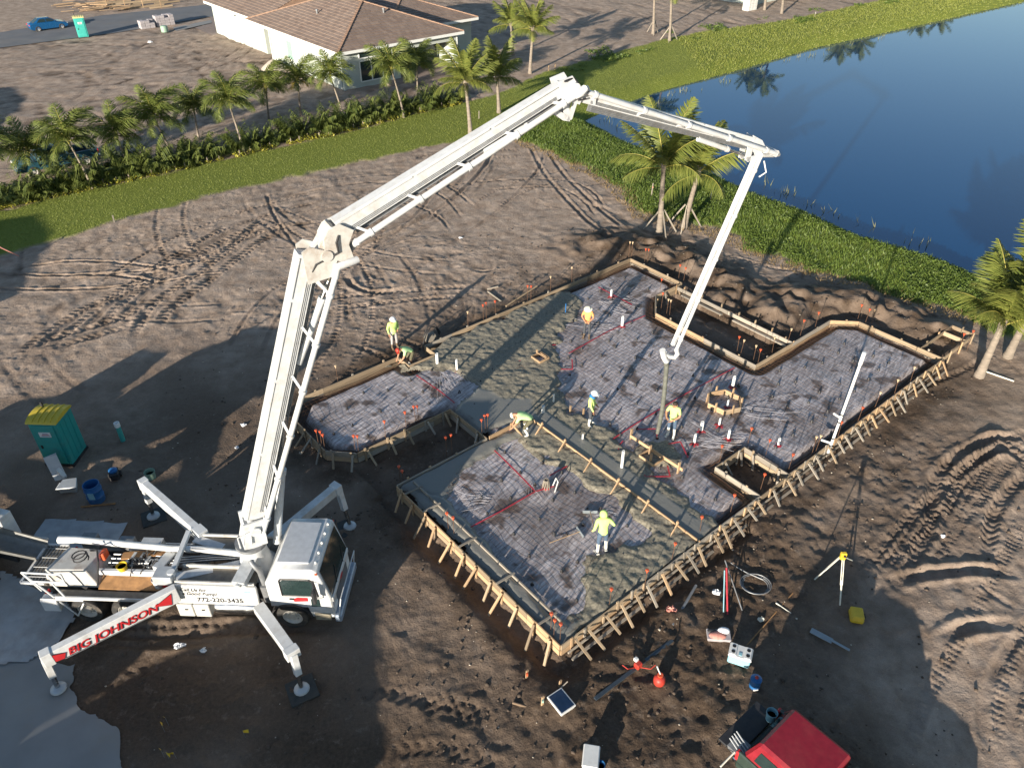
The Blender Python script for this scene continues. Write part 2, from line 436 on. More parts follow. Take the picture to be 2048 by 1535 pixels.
tr('rut', .5, .18, [(1771, 1172), (1837, 1150), (1935, 1140), (2060, 1150)])
tr('rut', .5, .18, [(1860, 1295), (1918, 1258), (1983, 1248), (2060, 1250)])
tr('rut', .3, .14, [(1941, 1150), (1983, 1193), (2060, 1230)])
tr('rut', .3, .14, [(1872, 1050), (1890, 1090), (1915, 1120)])
tr('chev', .6, .10, [(263, 680), (298, 609), (376, 562), (445, 510), (490, 470), (540, 430)])
tr('chev', .6, .10, [(307, 664), (342, 612), (410, 568), (470, 520), (540, 470), (600, 440)])
tr('chev', .5, .08, [(30, 705), (137, 664), (240, 637), (330, 590), (420, 545)])
tr('chev', .5, .07, [(90, 700), (200, 668), (300, 640)])
tr('rut', .3, .12, [(0, 545), (100, 522), (240, 522), (342, 540), (372, 548)])
tr('rut', .3, .12, [(126, 562), (210, 545), (290, 558), (350, 570)])
tr('rut', .25, .10, [(530, 380), (536, 400), (550, 440), (600, 500)])
tr('rut', .4, .18, [(689, 540), (701, 571), (736, 585), (783, 582), (830, 570)])
tr('rut', .3, .14, [(726, 535), (735, 560), (770, 566)])
tr('rut', .3, .15, [(935, 535), (970, 545), (990, 535), (985, 520)])
tr('rut', .35, .1, [(1055, 290), (1063, 297), (1090, 352), (1159, 427), (1213, 478), (1240, 490)])
tr('rut', .35, .1, [(1095, 300), (1131, 356), (1193, 411), (1257, 470)])
tr('rut', .25, .08, [(850, 375), (987, 360), (1124, 356), (1186, 380), (1215, 420)])
tr('rut', .25, .08, [(960, 380), (1107, 370), (1165, 396), (1200, 440)])
tr('rut', .25, .07, [(850, 450), (920, 385), (990, 358), (1060, 330)])
tr('rut', .25, .07, [(560, 380), (680, 356), (817, 346), (885, 362), (960, 420)])
tr('rut', .25, .07, [(500, 420), (620, 380), (760, 360), (880, 380), (930, 440)])
tr('rut', .25, .07, [(520, 470), (640, 410), (760, 395), (870, 420), (910, 470)])
tr('rut', .25, .07, [(720, 520), (840, 430), (900, 330)])
tr('rut', .25, .07, [(880, 500), (1000, 420), (1080, 340), (1090, 300)])
tr('chev', .4, .06, [(570, 625), (680, 615), (830, 598), (960, 590)])
tr('chev', .4, .05, [(560, 600), (700, 592), (850, 578), (980, 570)])
tr('chev', .6, .14, [(180, 1248), (300, 1264), (450, 1258), (590, 1255), (700, 1250)])
tr('rut', .6, .16, [(160, 1275), (300, 1282), (430, 1276), (520, 1270)])
tr('chev', .5, .09, [(180, 1385), (280, 1340), (400, 1290)])
tr('chev', .5, .06, [(790, 1375), (900, 1410), (1000, 1430), (1080, 1450)])
tr('chev', .5, .05, [(830, 1400), (920, 1440), (1010, 1475)])
tr('rut', .2, .06, [(960, 1490), (1020, 1510), (1060, 1535)])
tr('chev', .4, .06, [(1430, 505), (1500, 525), (1560, 540), (1630, 545)])
for k in range(7):
    o_ = k * 26
    tr(('cleat', 'chev', 'rut')[k % 3], .42, .07, [(1700 + o_ * 1.3, 1180 - k * 14), (1770 + o_, 1080 - k * 8), (1850 + o_ * .8, 1000 - k * 12), (1930 + o_ * .6, 930 - k * 10), (2070, 850 + k * 22)])
for k in range(5):
    o_ = k * 34
    tr(('rut', 'cleat')[k % 2], .38, .07, [(1980 + o_ * .5, 1535 - k * 12), (1960 + o_, 1420 - k * 20), (1990 + o_, 1330), (2070, 1230 - k * 30)])
for k in range(6):
    tr(('chev', 'rut')[k % 2], .42, .07, [(20 + k * 40, 720 - k * 12), (120 + k * 36, 640 - k * 14), (240 + k * 34, 580 - k * 12), (380 + k * 30, 500 - k * 8), (470 + k * 40, 440)])
for k in (0, 3):
    tr('chev', .45, .045, [(640 + k * 22, 1400 + k * 40), (780 + k * 20, 1380 + k * 36), (900 + k * 20, 1425 + k * 30), (1020 + k * 20, 1480 + k * 26)])
rr = random.Random(3)
for k in range(64):
    if k < 26: bx, by, rad = rr.uniform(-26, 12), rr.uniform(30, 62), rr.uniform(8, 26)
    else: bx, by, rad = rr.uniform(-60, -14), rr.uniform(62, 98), rr.uniform(8, 28)
    a0 = rr.uniform(0, 6.28); a1 = a0 + rr.uniform(.6, 1.4) * rr.choice((-1, 1)); kd = rr.choice(('rut', 'rut', 'chev')); w_, d_ = rr.uniform(.22, .36), rr.uniform(.05, .10) * (1.8 if k >= 26 else .5)
    for off in (-.85, .85):          # two wheels of one machine
        TR.append((kd, w_, d_, [Vector((bx + (rad + off) * math.cos(a0 + (a1 - a0) * t / 7), by + (rad + off) * math.sin(a0 + (a1 - a0) * t / 7), 0)) for t in range(8)]))
TRP = [(k, w, d * (.85 if p_[0].x > 11 and p_[0].y < 34 else .6), [(p.x, p.y) for p in chaikin(p_, 2)]) for k, w, d, p_ in TR]

def ground_fields(X, Y):
    sl, sk, sw, sr, ss, sb = (sd_poly(X, Y, xy(P)) for P in (LAWN, LAKE, WEEDS, ROAD, STREET, SLAB))
    grass = 1 - sstep(-.25, .35, sl + (fbm(X, Y, 1.2, 3, 3) - .5) * 1.0)
    weeds = 1 - sstep(-.5, .6, sw + (fbm(X, Y, 2.0, 3, 5) - .5) * 2.4)
    weeds = np.maximum(weeds, 0)
    veg = np.maximum(grass, weeds)
    dirt = 1 - veg
    z = (fbm(X, Y, 9, 3, 8) - .5) * .22
    z += (fbm(X, Y, 1.6, 4, 12) - .5) * .10 * dirt
    clod = fbm(X, Y, .42, 3, 16)
    # trampled, cloddy mud round the lower end of the slab, smoother sand higher up
    P1, P2 = G(1250, 1420), G(1000, 1180)
    tramp = np.exp(-(((X - P1.x) / 5.5) ** 2 + ((Y - P1.y) / 4.0) ** 2)) + .8 * np.exp(-(((X - G(1500, 1150).x) / 6) ** 2 + ((Y - G(1500, 1150).y) / 3.5) ** 2)) + .6 * np.exp(-(((X - G(1750, 950).x) / 5) ** 2 + ((Y - G(1750, 950).y) / 4) ** 2)) \
        + .6 * np.exp(-(((X - G(450, 1380).x) / 5) ** 2 + ((Y - G(450, 1380).y) / 3) ** 2))
    tramp = np.clip(tramp, 0, 1) * dirt
    z += (clod - .5) * (.045 + .20 * tramp) * dirt
    z += (fbm(X, Y, .16, 2, 18) - .5) * (.018 + .05 * tramp) * dirt * (Y < 60)
    z += sstep(.62, .8, fbm(X, Y, .22, 2, 28)) * .035 * dirt * sstep(.45, .6, fbm(X, Y, 4, 2, 29)) * (Y < 60)
    # spoil heaped outside the forms, deeper along the lake side
    su, sv = (X - S0.x) * UX.x + (Y - S0.y) * UX.y, (X - S0.x) * VX.x + (Y - S0.y) * VX.y
    lakeside = sstep(-9, -11, sv * 0 - 0) * 0
    spoil = np.exp(-((sb - 2.3) / 1.5) ** 2) * (sb > 0) * sstep(20.2, 21.5, su) * sstep(1.5, -1.5, sv)
    spoil2 = np.exp(-((sb - 3.2) / 2.4) ** 2) * (sb > 0) * sstep(17, 20, su) * sstep(0, -3, sv)
    z += (spoil * .40 + spoil2 * .32) * (.15 + 1.2 * fbm(X, Y, 1.5, 3, 20) + .7 * (vn(X, Y, .55, 21) - .3)) * dirt
    z += np.exp(-((sb - 1.3) / .8) ** 2) * (sb > 0) * .13 * (fbm(X, Y, .9, 3, 24)) * dirt * sstep(18, 14, su)
    # trench by the lower forms
    tren = np.exp(-((sb - .45) / .40) ** 2) * (sb > 0) * ((su < .6) & (sv > -9.6) | (sv > -.4) & (su < 9))
    z -= tren * .30
    cour = ((su > -.5) & (su < 4.4) & (sv > -11.7) & (sv < -9.3)) | ((su > 17.4) & (su < 20.3) & (sv > -12.7) & (sv < -5.3)) | ((su > 10.2) & (su < 12.1) & (sv > -2.1) & (sv < .1))
    z = np.where(cour, -.16 + (clod - .5) * .12, z)
    # sweeps left by the loader bucket and wheels, concentric where the machine turned
    def sweep(cx, cy, s_, seed):
        r_, th = np.hypot(X - cx, Y - cy), np.arctan2(Y - cy, X - cx)
        return vn(r_, th * 14, s_, seed) * .6 + vn(r_, th * 9, s_ * .45, seed + 1) * .4 - .5
    m1 = sstep(30, 36, Y) * sstep(66, 60, Y) * sstep(.38, .55, fbm(X, Y, 7, 2, 70)); m2 = sstep(62, 66, Y) * sstep(.35, .5, fbm(X, Y, 9, 2, 72)); m3 = sstep(13, 16, X) * sstep(34, 30, Y) + sstep(-4, -8, X) * sstep(22, 26, Y) * sstep(42, 36, Y)
    swp = m1 * 1.5 * (sweep(-2, 33, .55, 50) + .8 * sweep(9, 60, .5, 53)) + m2 * 2.6 * (sweep(-30, 62, 1.1, 56) + sweep(-52, 92, .9, 59)) + m3 * .8 * (sweep(30, 12, .5, 60) + sweep(-30, 20, .6, 62))
    z += swp * .05 * dirt * (sb > .8)
    # tracks
    tw = np.zeros(X.shape)
    for kind, w, d, P in TRP:
        bx0, bx1 = min(p[0] for p in P) - 1.2, max(p[0] for p in P) + 1.2
        by0, by1 = min(p[1] for p in P) - 1.2, max(p[1] for p in P) + 1.2
        idx = np.nonzero((X > bx0) & (X < bx1) & (Y > by0) & (Y < by1))
        if len(idx[0]) == 0: continue
        x, y = X[idx], Y[idx]
        best = np.full(x.shape, 1e9); al = np.zeros(x.shape); sg = np.zeros(x.shape); acc = 0.0
        for a, b in zip(P[:-1], P[1:]):
            ex, ey = b[0] - a[0], b[1] - a[1]; L = math.hypot(ex, ey)
            if L < 1e-6: continue
            t = np.clip(((x - a[0]) * ex + (y - a[1]) * ey) / (L * L), 0, 1)
            dx, dy = x - a[0] - ex * t, y - a[1] - ey * t
            dd = dx * dx + dy * dy
            k = dd < best
            best = np.where(k, dd, best); al = np.where(k, acc + t * L, al); sg = np.where(k, (dx * ey - dy * ex) / L, sg)
            acc += L
        r = np.sqrt(best); h = w / 2
        fade = sstep(0, 2.2, al) * sstep(0, 2.2, acc - al) * (.6 + .8 * vn(al, al * 0, 1.3, 30))
        groove = -d * (1 - sstep(h * .55, h, r)); berm = d * .75 * np.exp(-((r - h * 1.35) / (h * .42)) ** 2)
        dz = groove + berm * (.5 + vn(x, y, .3, 33))
        if kind == 'cleat': dz = dz * .6 + np.where(r < h, .03 * np.tanh(2 * np.sin(al * 2 * math.pi / .24)), 0)
        if kind == 'chev': dz = dz + np.where(r < h * 1.1, .032 * np.tanh(2 * np.sin((al + np.abs(sg) * .9) * 2 * math.pi / .34)), 0)
        z[idx] += dz * fade * dirt[idx]
        tw[idx] = np.maximum(tw[idx], (1 - sstep(h, h * 1.8, r)) * fade * .5)
    # lawns and the bank
    z = np.where(grass > .5, z * .5 + .03, z)
    z += weeds * .10 * fbm(X, Y, 1.1, 3, 36)
    bank = sstep(3.2, -1.2, sk)
    z = z * (1 - bank) + bank * (-1.5)
    # under the slab, the streets and the houses
    z = np.where(sb < -.05, np.minimum(z, -.05), z)
    z = np.where(sr < .5, np.minimum(z, -.06) * (1 - sstep(-.1, .5, sr)) + z * sstep(-.1, .5, sr), z)
    z = np.where(ss < .3, np.minimum(z * .3, -.03), z)
    wet = .62 * np.exp(-np.maximum(sb, 0) / 4.0) * (fbm(X, Y, 1.4, 3, 40) * .9 + .45)
    wet = np.maximum(wet, np.clip(spoil + spoil2, 0, 1) * (.35 + .5 * fbm(X, Y, .8, 3, 41)))
    wet = np.maximum(wet, tramp * .85 * (.6 + .6 * fbm(X, Y, .9, 3, 42)))
    wet = np.maximum(wet, tw * .5) + np.clip(-swp, 0, 1) * .5 * dirt
    wet = np.maximum(wet, .62 * sstep(27, 17, Y) * sstep(13, 9, X) * (.55 + .8 * fbm(X, Y, 2.4, 3, 45)))
    B1 = G(300, 1400)
    wet = np.maximum(wet, .75 * np.exp(-(((X - B1.x) / 9) ** 2 + ((Y - B1.y) / 4.5) ** 2)))
    B2 = G(380, 880)
    wet = np.maximum(wet, .55 * np.exp(-(((X - B2.x) / 8) ** 2 + ((Y - B2.y) / 7) ** 2)))
    wet = np.maximum(wet, .8 * (1 - sstep(.0, 2.2, np.abs(sb - .9))) * (sb > 0) * (.55 + .6 * fbm(X, Y, 1.0, 3, 43)))
    pale = fbm(X, Y, 3.2, 4, 44) + .40 * sstep(27, 38, Y) * (.6 + .8 * fbm(X, Y, 5, 3, 46)) + .15 * sstep(9, 16, X)
    Q = G(1950, 1420)
    pale = pale + .9 * np.exp(-(((X - Q.x) / 2.6) ** 2 + ((Y - Q.y) / 4) ** 2))
    straw = (1 - sstep(0, 2.2, np.minimum(np.abs(sw), np.abs(sl)))) * fbm(X, Y, .8, 3, 50)
    return z, np.clip(wet, 0, 1), veg, np.clip(pale, 0, 1.6), straw, grass, weeds
def axis(lo, hi, step, far, grow):
    a = list(np.arange(lo, hi, step)); s = step
    while a[-1] < far[1]: s *= grow; a.append(a[-1] + s)
    s = step; b = []; p = lo
    while p > far[0]: s *= grow * (1.06 if far[0] < -200 else 1.0); p -= s; b.append(p)
    return np.array(b[::-1] + a)
gx = axis(-23, 25, .078, (-62, 62), 1.013)
gy = axis(9.6, 44, .078, (-260, 126), 1.007)
gx = np.concatenate([gx[0] - np.cumsum(.6 * 1.12 ** np.arange(38))[::-1], gx, gx[-1] + np.cumsum(.6 * 1.12 ** np.arange(38))])
gy = np.concatenate([gy, gy[-1] + np.cumsum(.7 * 1.12 ** np.arange(42))])
GX, GY = np.meshgrid(gx, gy)
gz, g_wet, g_veg, g_pale, g_straw, g_grass, g_weeds = ground_fields(GX, GY)
def ground_z(x, y):
    i = int(np.clip(np.searchsorted(gx, x), 1, len(gx) - 1)); j = int(np.clip(np.searchsorted(gy, y), 1, len(gy) - 1))
    return float(min(gz[j, i], gz[j - 1, i - 1]))
def GG(px, py):
    p = G(px, py); p.z = ground_z(p.x, p.y) - 0.01
    return p

# ground material
def ground_material():
    m, nt, bs, N, L = new_mat('soil_and_sand')
    at = N.new('ShaderNodeVertexColor'); at.layer_name = 'soil'
    sp = N.new('ShaderNodeSeparateColor'); L.new(at.outputs['Color'], sp.inputs['Color'])
    ge = N.new('ShaderNodeNewGeometry')
    def noise(s, d=6, r=.6):
        n = N.new('ShaderNodeTexNoise'); n.inputs['Scale'].default_value = s; n.inputs['Detail'].default_value = d; n.inputs['Roughness'].default_value = r
        L.new(ge.outputs['Position'], n.inputs['Vector']); return n.outputs['Fac']
    def mix(f, a, b, blend='MIX'):
        n = N.new('ShaderNodeMix'); n.data_type = 'RGBA'; n.blend_type = blend
        for s, v in ((0, f), (6, a), (7, b)):
            if isinstance(v, (int, float)): n.inputs[s].default_value = v
            elif isinstance(v, tuple): n.inputs[s].default_value = (*v, 1)
            else: L.new(v, n.inputs[s])
        return n.outputs[2]
    def rng(v, a, b, c=0., d=1.):
        n = N.new('ShaderNodeMapRange'); n.inputs[1].default_value, n.inputs[2].default_value, n.inputs[3].default_value, n.inputs[4].default_value = a, b, c, d
        L.new(v, n.inputs[0]); return n.outputs[0]
    fine = noise(9, 8, .7); mid = noise(1.1, 6, .65); grain = noise(45, 4, .7)
    dry = mix(rng(sp.outputs['Blue'], .25, .75), (.205, .150, .112), (.46, .36, .285))
    dry = mix(rng(mid, .35, .7), dry, (.25, .183, .136))
    blot = noise(2.6, 7, .72)
    wet = mix(rng(fine, .3, .7), (.052, .034, .022), (.112, .076, .050))
    soil = mix(rng(sp.outputs['Red'], .12, .75), dry, wet)
    soil = mix(rng(blot, .56, .76, 0, .30), soil, (.085, .060, .043)); soil = mix(rng(blot, .44, .28, 0, .40), soil, (.34, .27, .215))
    g1 = mix(rng(fine, .3, .7), (.14, .18, .03), (.24, .275, .05))
    soil = mix(sp.outputs['Green'], soil, g1)
    soil = mix(rng(grain, .3, .7, .78, 1.18), (0, 0, 0), soil) if False else soil
    mul = N.new('ShaderNodeMix'); mul.data_type = 'RGBA'; mul.blend_type = 'MULTIPLY'; mul.inputs[0].default_value = 1
    L.new(soil, mul.inputs[6]); L.new(rng(grain, .3, .7, .75, 1.2), mul.inputs[7])
    L.new(mul.outputs[2], bs.inputs['Base Color'])
    L.new(rng(sp.outputs['Red'], 0, 1, .95, .62), bs.inputs['Roughness'])
    bs.inputs['Specular IOR Level'].default_value = .25
    b1 = N.new('ShaderNodeBump'); b1.inputs['Strength'].default_value = .8; b1.inputs['Distance'].default_value = .06
    L.new(noise(9, 8, .7), b1.inputs['Height'])
    L.new(b1.outputs['Normal'], bs.inputs['Normal'])
    return m
M['ground'] = ground_material()
ny, nx = GX.shape
ii = np.arange(ny * nx).reshape(ny, nx)
quads = np.stack([ii[:-1, :-1].ravel(), ii[:-1, 1:].ravel(), ii[1:, 1:].ravel(), ii[1:, :-1].ravel()], 1)
me = np_mesh('ground', np.stack([GX.ravel(), GY.ravel(), gz.ravel()], 1), quads, M['ground'], smooth=True)
set_attr(me, 'soil', np.stack([g_wet.ravel(), g_veg.ravel(), g_pale.ravel(), g_straw.ravel()], 1))
tag(link('ground', me), 'churned sandy brown building ground crossed by tyre tracks', 'ground', kind='structure')

# lake
def water_material():
    m, nt, bs, N, L = new_mat('lake_water')
    bs.inputs['Base Color'].default_value = (.001, .034, .105, 1)
    bs.inputs['Roughness'].default_value = .03
    bs.inputs['IOR'].default_value = 1.7
    bs.inputs['Specular Tint'].default_value = (.05, .50, 1, 1)
    ge = N.new('ShaderNodeNewGeometry')
    n = N.new('ShaderNodeTexNoise'); n.inputs['Scale'].default_value = 2.6; n.inputs['Detail'].default_value = 3
    mp = N.new('ShaderNodeMapping'); mp.inputs['Scale'].default_value = (1, .5, 1); mp.inputs['Rotation'].default_value = (0, 0, .4)
    L.new(ge.outputs['Position'], mp.inputs['Vector']); L.new(mp.outputs['Vector'], n.inputs['Vector'])
    b = N.new('ShaderNodeBump'); b.inputs['Strength'].default_value = .10; b.inputs['Distance'].default_value = .02
    L.new(n.outputs['Fac'], b.inputs['Height']); L.new(b.outputs['Normal'], bs.inputs['Normal'])
    return m
M['water'] = water_material()
mb = MB(); mb.quad((2, 34, WATER_Z), (190, 34, WATER_Z), (190, 190, WATER_Z), (2, 190, WATER_Z))
tag(mb.build('lake_water', M['water']), 'still deep blue pond behind the site', 'pond', kind='structure')

# street at the back, concrete apron at the lower left
mb = MB(); mb.quad(*[(p.x, p.y, .012) for p in ROAD])
tag(mb.build('road', M['asphalt']), 'grey asphalt road at the far left', 'road', kind='structure')
edge_ = []
for a_, b_ in zip(STREET, STREET[1:] + STREET[:1]):
    n_ = max(int((b_ - a_).length / .14), 1)
    edge_ += [a_.lerp(b_, k / n_) for k in range(n_)]
edge_ = chaikin(edge_, 1)
ex_, ey_ = np.array([p.x for p in edge_]), np.array([p.y for p in edge_])
ex2, ey2 = ex_ + (fbm(ex_, ey_, .9, 4, 55) - .5) * .9, ey_ + (fbm(ex_, ey_, .9, 4, 59) - .5) * .9
me = bpy.data.meshes.new('pavement'); me.from_pydata([(a_, b_, .014) for a_, b_ in zip(ex2, ey2)], [], [tuple(range(len(ex2)))])
me.materials.append(M['concrete'])
tag(link('pavement', me), 'pale concrete apron in the shade at the lower left', 'pavement', kind='structure')

# ================================================================== SLAB BED, WET CONCRETE, FORMS
def poly_px(pts, z=.45): return [(p.x, p.y) for p in (G(a, b, z) for a, b in pts)]
POUR = [poly_px(p) for p in (
    [(782, 727), (856, 697), (1000, 632), (1117, 577), (1165, 598), (1150, 640), (1130, 665), (1108, 690), (1140, 735), (1120, 775), (1140, 800), (1140, 830), (1090, 845), (1040, 868), (1000, 850), (955, 865), (905, 822), (955, 770), (905, 738), (860, 742), (800, 742)],
    [(1075, 838), (1130, 848), (1200, 893), (1300, 970), (1395, 1060), (1440, 1070), (1370, 1125), (1310, 1062), (1230, 1008), (1120, 938), (1040, 893), (1010, 884)],
    [(1075, 842), (1085, 822), (1165, 822), (1240, 872), (1310, 930), (1400, 1022), (1440, 1052), (1410, 1085)],
    [(1121, 1292), (1138, 1238), (1190, 1205), (1290, 1128), (1370, 1075), (1412, 1070), (1412, 1085)],
    [(1180, 1112), (1260, 1082), (1330, 1055), (1370, 1105), (1250, 1200), (1180, 1235), (1150, 1215)])]
SLICK = [poly_px(p) for p in (
    [(780, 968), (978, 872), (1050, 842), (1080, 862), (1010, 892), (930, 938), (905, 985), (890, 1004), (798, 980)],
    [(790, 960), (890, 990), (955, 1056), (1035, 1145), (1105, 1228), (1150, 1248), (1121, 1296)],
    [(905, 820), (950, 775), (1010, 800), (1060, 800), (1075, 838), (1000, 858), (955, 872)])]
C1, C2, C3 = UV(10.0, -12.25), UV(13.9, -4.5), UV(9.0, -4.15)
def grid_uv(step):
    us, vv = np.arange(-1.4, 25.0, step), np.arange(-17.0, .4, step)
    Us, Vs = np.meshgrid(us, vv)
    return S0.x + UX.x * Us + VX.x * Vs, S0.y + UX.y * Us + VX.y * Vs, Us, Vs
def masked(name, X, Y, Z, keep, mat):
    n, m = X.shape
    idx = np.arange(n * m).reshape(n, m)
    f = keep[:-1, :-1] & keep[1:, :-1] & keep[1:, 1:] & keep[:-1, 1:]
    Q = np.stack([idx[:-1, :-1][f], idx[:-1, 1:][f], idx[1:, 1:][f], idx[1:, :-1][f]], 1)
    used = np.unique(Q); rem = np.full(n * m, -1); rem[used] = np.arange(len(used))
    return np_mesh(name, np.stack([X.ravel()[used], Y.ravel()[used], Z.ravel()[used]], 1), rem[Q], mat, True), used
def plastic_material():
    m, nt, bs, N, L = new_mat('vapour_barrier_plastic')
    at = N.new('ShaderNodeVertexColor'); at.layer_name = 'soil'
    sp = N.new('ShaderNodeSeparateColor'); L.new(at.outputs['Color'], sp.inputs['Color'])
    ge = N.new('ShaderNodeNewGeometry')
    mp = N.new('ShaderNodeMapping'); mp.inputs['Rotation'].default_value = (0, 0, RZ + .25); mp.inputs['Scale'].default_value = (.5, 3.0, 1)
    mp.vector_type = 'TEXTURE'; mp.inputs['Scale'].default_value = (1.6, .28, 1)
    L.new(ge.outputs['Position'], mp.inputs['Vector'])
    w = N.new('ShaderNodeTexNoise'); w.inputs['Scale'].default_value = 3.0; w.inputs['Detail'].default_value = 6; w.inputs['Distortion'].default_value = .6
    L.new(mp.outputs['Vector'], w.inputs['Vector'])
    cr = N.new('ShaderNodeValToRGB')
    e = cr.color_ramp.elements
    e[0].position, e[0].color = .30, (.225, .205, .205, 1)
    e[1].position, e[1].color = .72, (.64, .60, .61, 1)
    x = e.new(.5); x.color = (.40, .365, .37, 1)
    L.new(w.outputs['Fac'], cr.inputs['Fac'])
    mx = N.new('ShaderNodeMix'); mx.data_type = 'RGBA'; mx.inputs[7].default_value = (.085, .058, .042, 1)
    tn = N.new('ShaderNodeMapRange'); tn.inputs[3].default_value, tn.inputs[4].default_value = .70, 1.15
    L.new(sp.outputs['Green'], tn.inputs[0])
    tm = N.new('ShaderNodeMix'); tm.data_type = 'RGBA'; tm.blend_type = 'MULTIPLY'; tm.inputs[0].default_value = 1
    L.new(cr.outputs['Color'], tm.inputs[6]); L.new(tn.outputs[0], tm.inputs[7])
    L.new(sp.outputs['Red'], mx.inputs[0]); L.new(tm.outputs[2], mx.inputs[6])
    L.new(mx.outputs[2], bs.inputs['Base Color'])
    bs.inputs['Roughness'].default_value = .34
    b = N.new('ShaderNodeBump'); b.inputs['Strength'].default_value = .9; b.inputs['Distance'].default_value = .05
    L.new(w.outputs['Fac'], b.inputs['Height']); L.new(b.outputs['Normal'], bs.inputs['Normal'])
    return m
M['plastic'] = plastic_material()
bx_, by_, bu, bv = grid_uv(.085)
sb = sd_poly(bx_, by_, xy(SLAB))
dirt_ = np.maximum(sstep(.60, .70, fbm(bx_, by_, .6, 4, 6)) * .85, sstep(.42, .7, fbm(bx_, by_, 2.6, 4, 76)) * .42)
trench = 1 - sstep(-.75, -.4, -sb * -1) if False else sstep(-.62, -.32, sb)
bz = .40 + (fbm(bx_, by_, .9, 3, 9) - .5) * .07 - trench * .30
me, used = masked('vapour_barrier', bx_, by_, bz, sb < -.03, M['plastic'])
soil_ = np.clip(np.maximum(dirt_, trench * .95), 0, 1).ravel()[used]
strip_ = bv + (fbm(bx_, by_, 3, 2, 80) - .5) * .4
tone_ = NP.rand(40)[(np.floor(strip_ / 2.9).astype(int)) % 40]; lap_ = np.exp(-((strip_ / 2.9 - np.round(strip_ / 2.9)) * 2.9 / .07) ** 2)
tone_ = (.25 + .75 * tone_ * (.7 + .6 * fbm(bx_, by_, 4, 2, 82)) - .5 * lap_).ravel()[used]
set_attr(me, 'soil', np.stack([soil_, np.clip(tone_, 0, 1), soil_ * 0, soil_ * 0 + 1], 1))
tag(link('vapour_barrier', me), 'wrinkled purple grey plastic sheet spread over the slab bed', 'plastic sheet')
BED = .41

def concrete_material():
    m, nt, bs, N, L = new_mat('fresh_concrete')
    at = N.new('ShaderNodeVertexColor'); at.layer_name = 'soil'
    sp = N.new('ShaderNodeSeparateColor'); L.new(at.outputs['Color'], sp.inputs['Color'])
    ge = N.new('ShaderNodeNewGeometry')
    n = N.new('ShaderNodeTexNoise'); n.inputs['Scale'].default_value = 14; n.inputs['Detail'].default_value = 5
    L.new(ge.outputs['Position'], n.inputs['Vector'])
    cr = N.new('ShaderNodeValToRGB'); e = cr.color_ramp.elements
    e[0].position, e[0].color = .3, (.125, .112, .085, 1); e[1].position, e[1].color = .7, (.30, .27, .205, 1)
    L.new(n.outputs['Fac'], cr.inputs['Fac'])
    mx = N.new('ShaderNodeMix'); mx.data_type = 'RGBA'; mx.inputs[7].default_value = (.20, .195, .175, 1)
    L.new(sp.outputs['Red'], mx.inputs[0]); L.new(cr.outputs['Color'], mx.inputs[6]); L.new(mx.outputs[2], bs.inputs['Base Color'])
    r = N.new('ShaderNodeMapRange'); r.inputs[3].default_value, r.inputs[4].default_value = .7, .32
    L.new(sp.outputs['Red'], r.inputs[0]); L.new(r.outputs[0], bs.inputs['Roughness'])
    b = N.new('ShaderNodeBump'); b.inputs['Strength'].default_value = .5; b.inputs['Distance'].default_value = .02
    L.new(n.outputs['Fac'], b.inputs['Height']); L.new(b.outputs['Normal'], bs.inputs['Normal'])
    return m
M['wet_concrete'] = concrete_material()
cx_, cy_, cu, cv = grid_uv(.055)
csb = sd_poly(cx_, cy_, xy(SLAB))
rough_ = np.full(cx_.shape, 9.0)
for P in POUR: rough_ = np.minimum(rough_, sd_poly(cx_, cy_, P))
for c, r in ((C1, 1.15), (C3, 1.0)): rough_ = np.minimum(rough_, np.hypot(cx_ - c.x, cy_ - c.y) - r)
slick_ = np.full(cx_.shape, 9.0)
for P in SLICK: slick_ = np.minimum(slick_, sd_poly(cx_, cy_, P))
curb = (np.maximum(np.abs(cu - 7.1) - .42, np.maximum(cv + .1, -9.1 - cv)))
wob = (fbm(cx_, cy_, .7, 3, 22) - .5) * .9
slick_ += wob * .5; rough_ += wob
cm = np.minimum(np.minimum(rough_, slick_), curb)
lump = (fbm(cx_, cy_, .20, 3, 26) - .5) + .5 * (fbm(cx_, cy_, .6, 2, 27) - .5)
sm = sstep(.08, -.12, np.minimum(slick_, curb))
edge = sstep(.05, -.35, cm)
cz = .36 + .15 * edge + lump * (.10 * (1 - sm) + .006 * sm) * sstep(.0, -.3, cm) + np.where(curb < -.02, .015, 0)
hole = (np.maximum(np.abs((cx_ - C1.x) * UX.x + (cy_ - C1.y) * UX.y), np.abs((cx_ - C1.x) * VX.x + (cy_ - C1.y) * VX.y)) < .26)
me, used = masked('wet_concrete', cx_, cy_, cz, (cm < 0) & (csb < -.05) & ~hole, M['wet_concrete'])
sm_ = sm.ravel()[used]
set_attr(me, 'soil', np.stack([sm_, sm_ * 0, sm_ * 0, sm_ * 0 + 1], 1))
tag(link('wet_concrete', me), 'lumpy fresh grey concrete poured over part of the slab', 'concrete', kind='stuff')

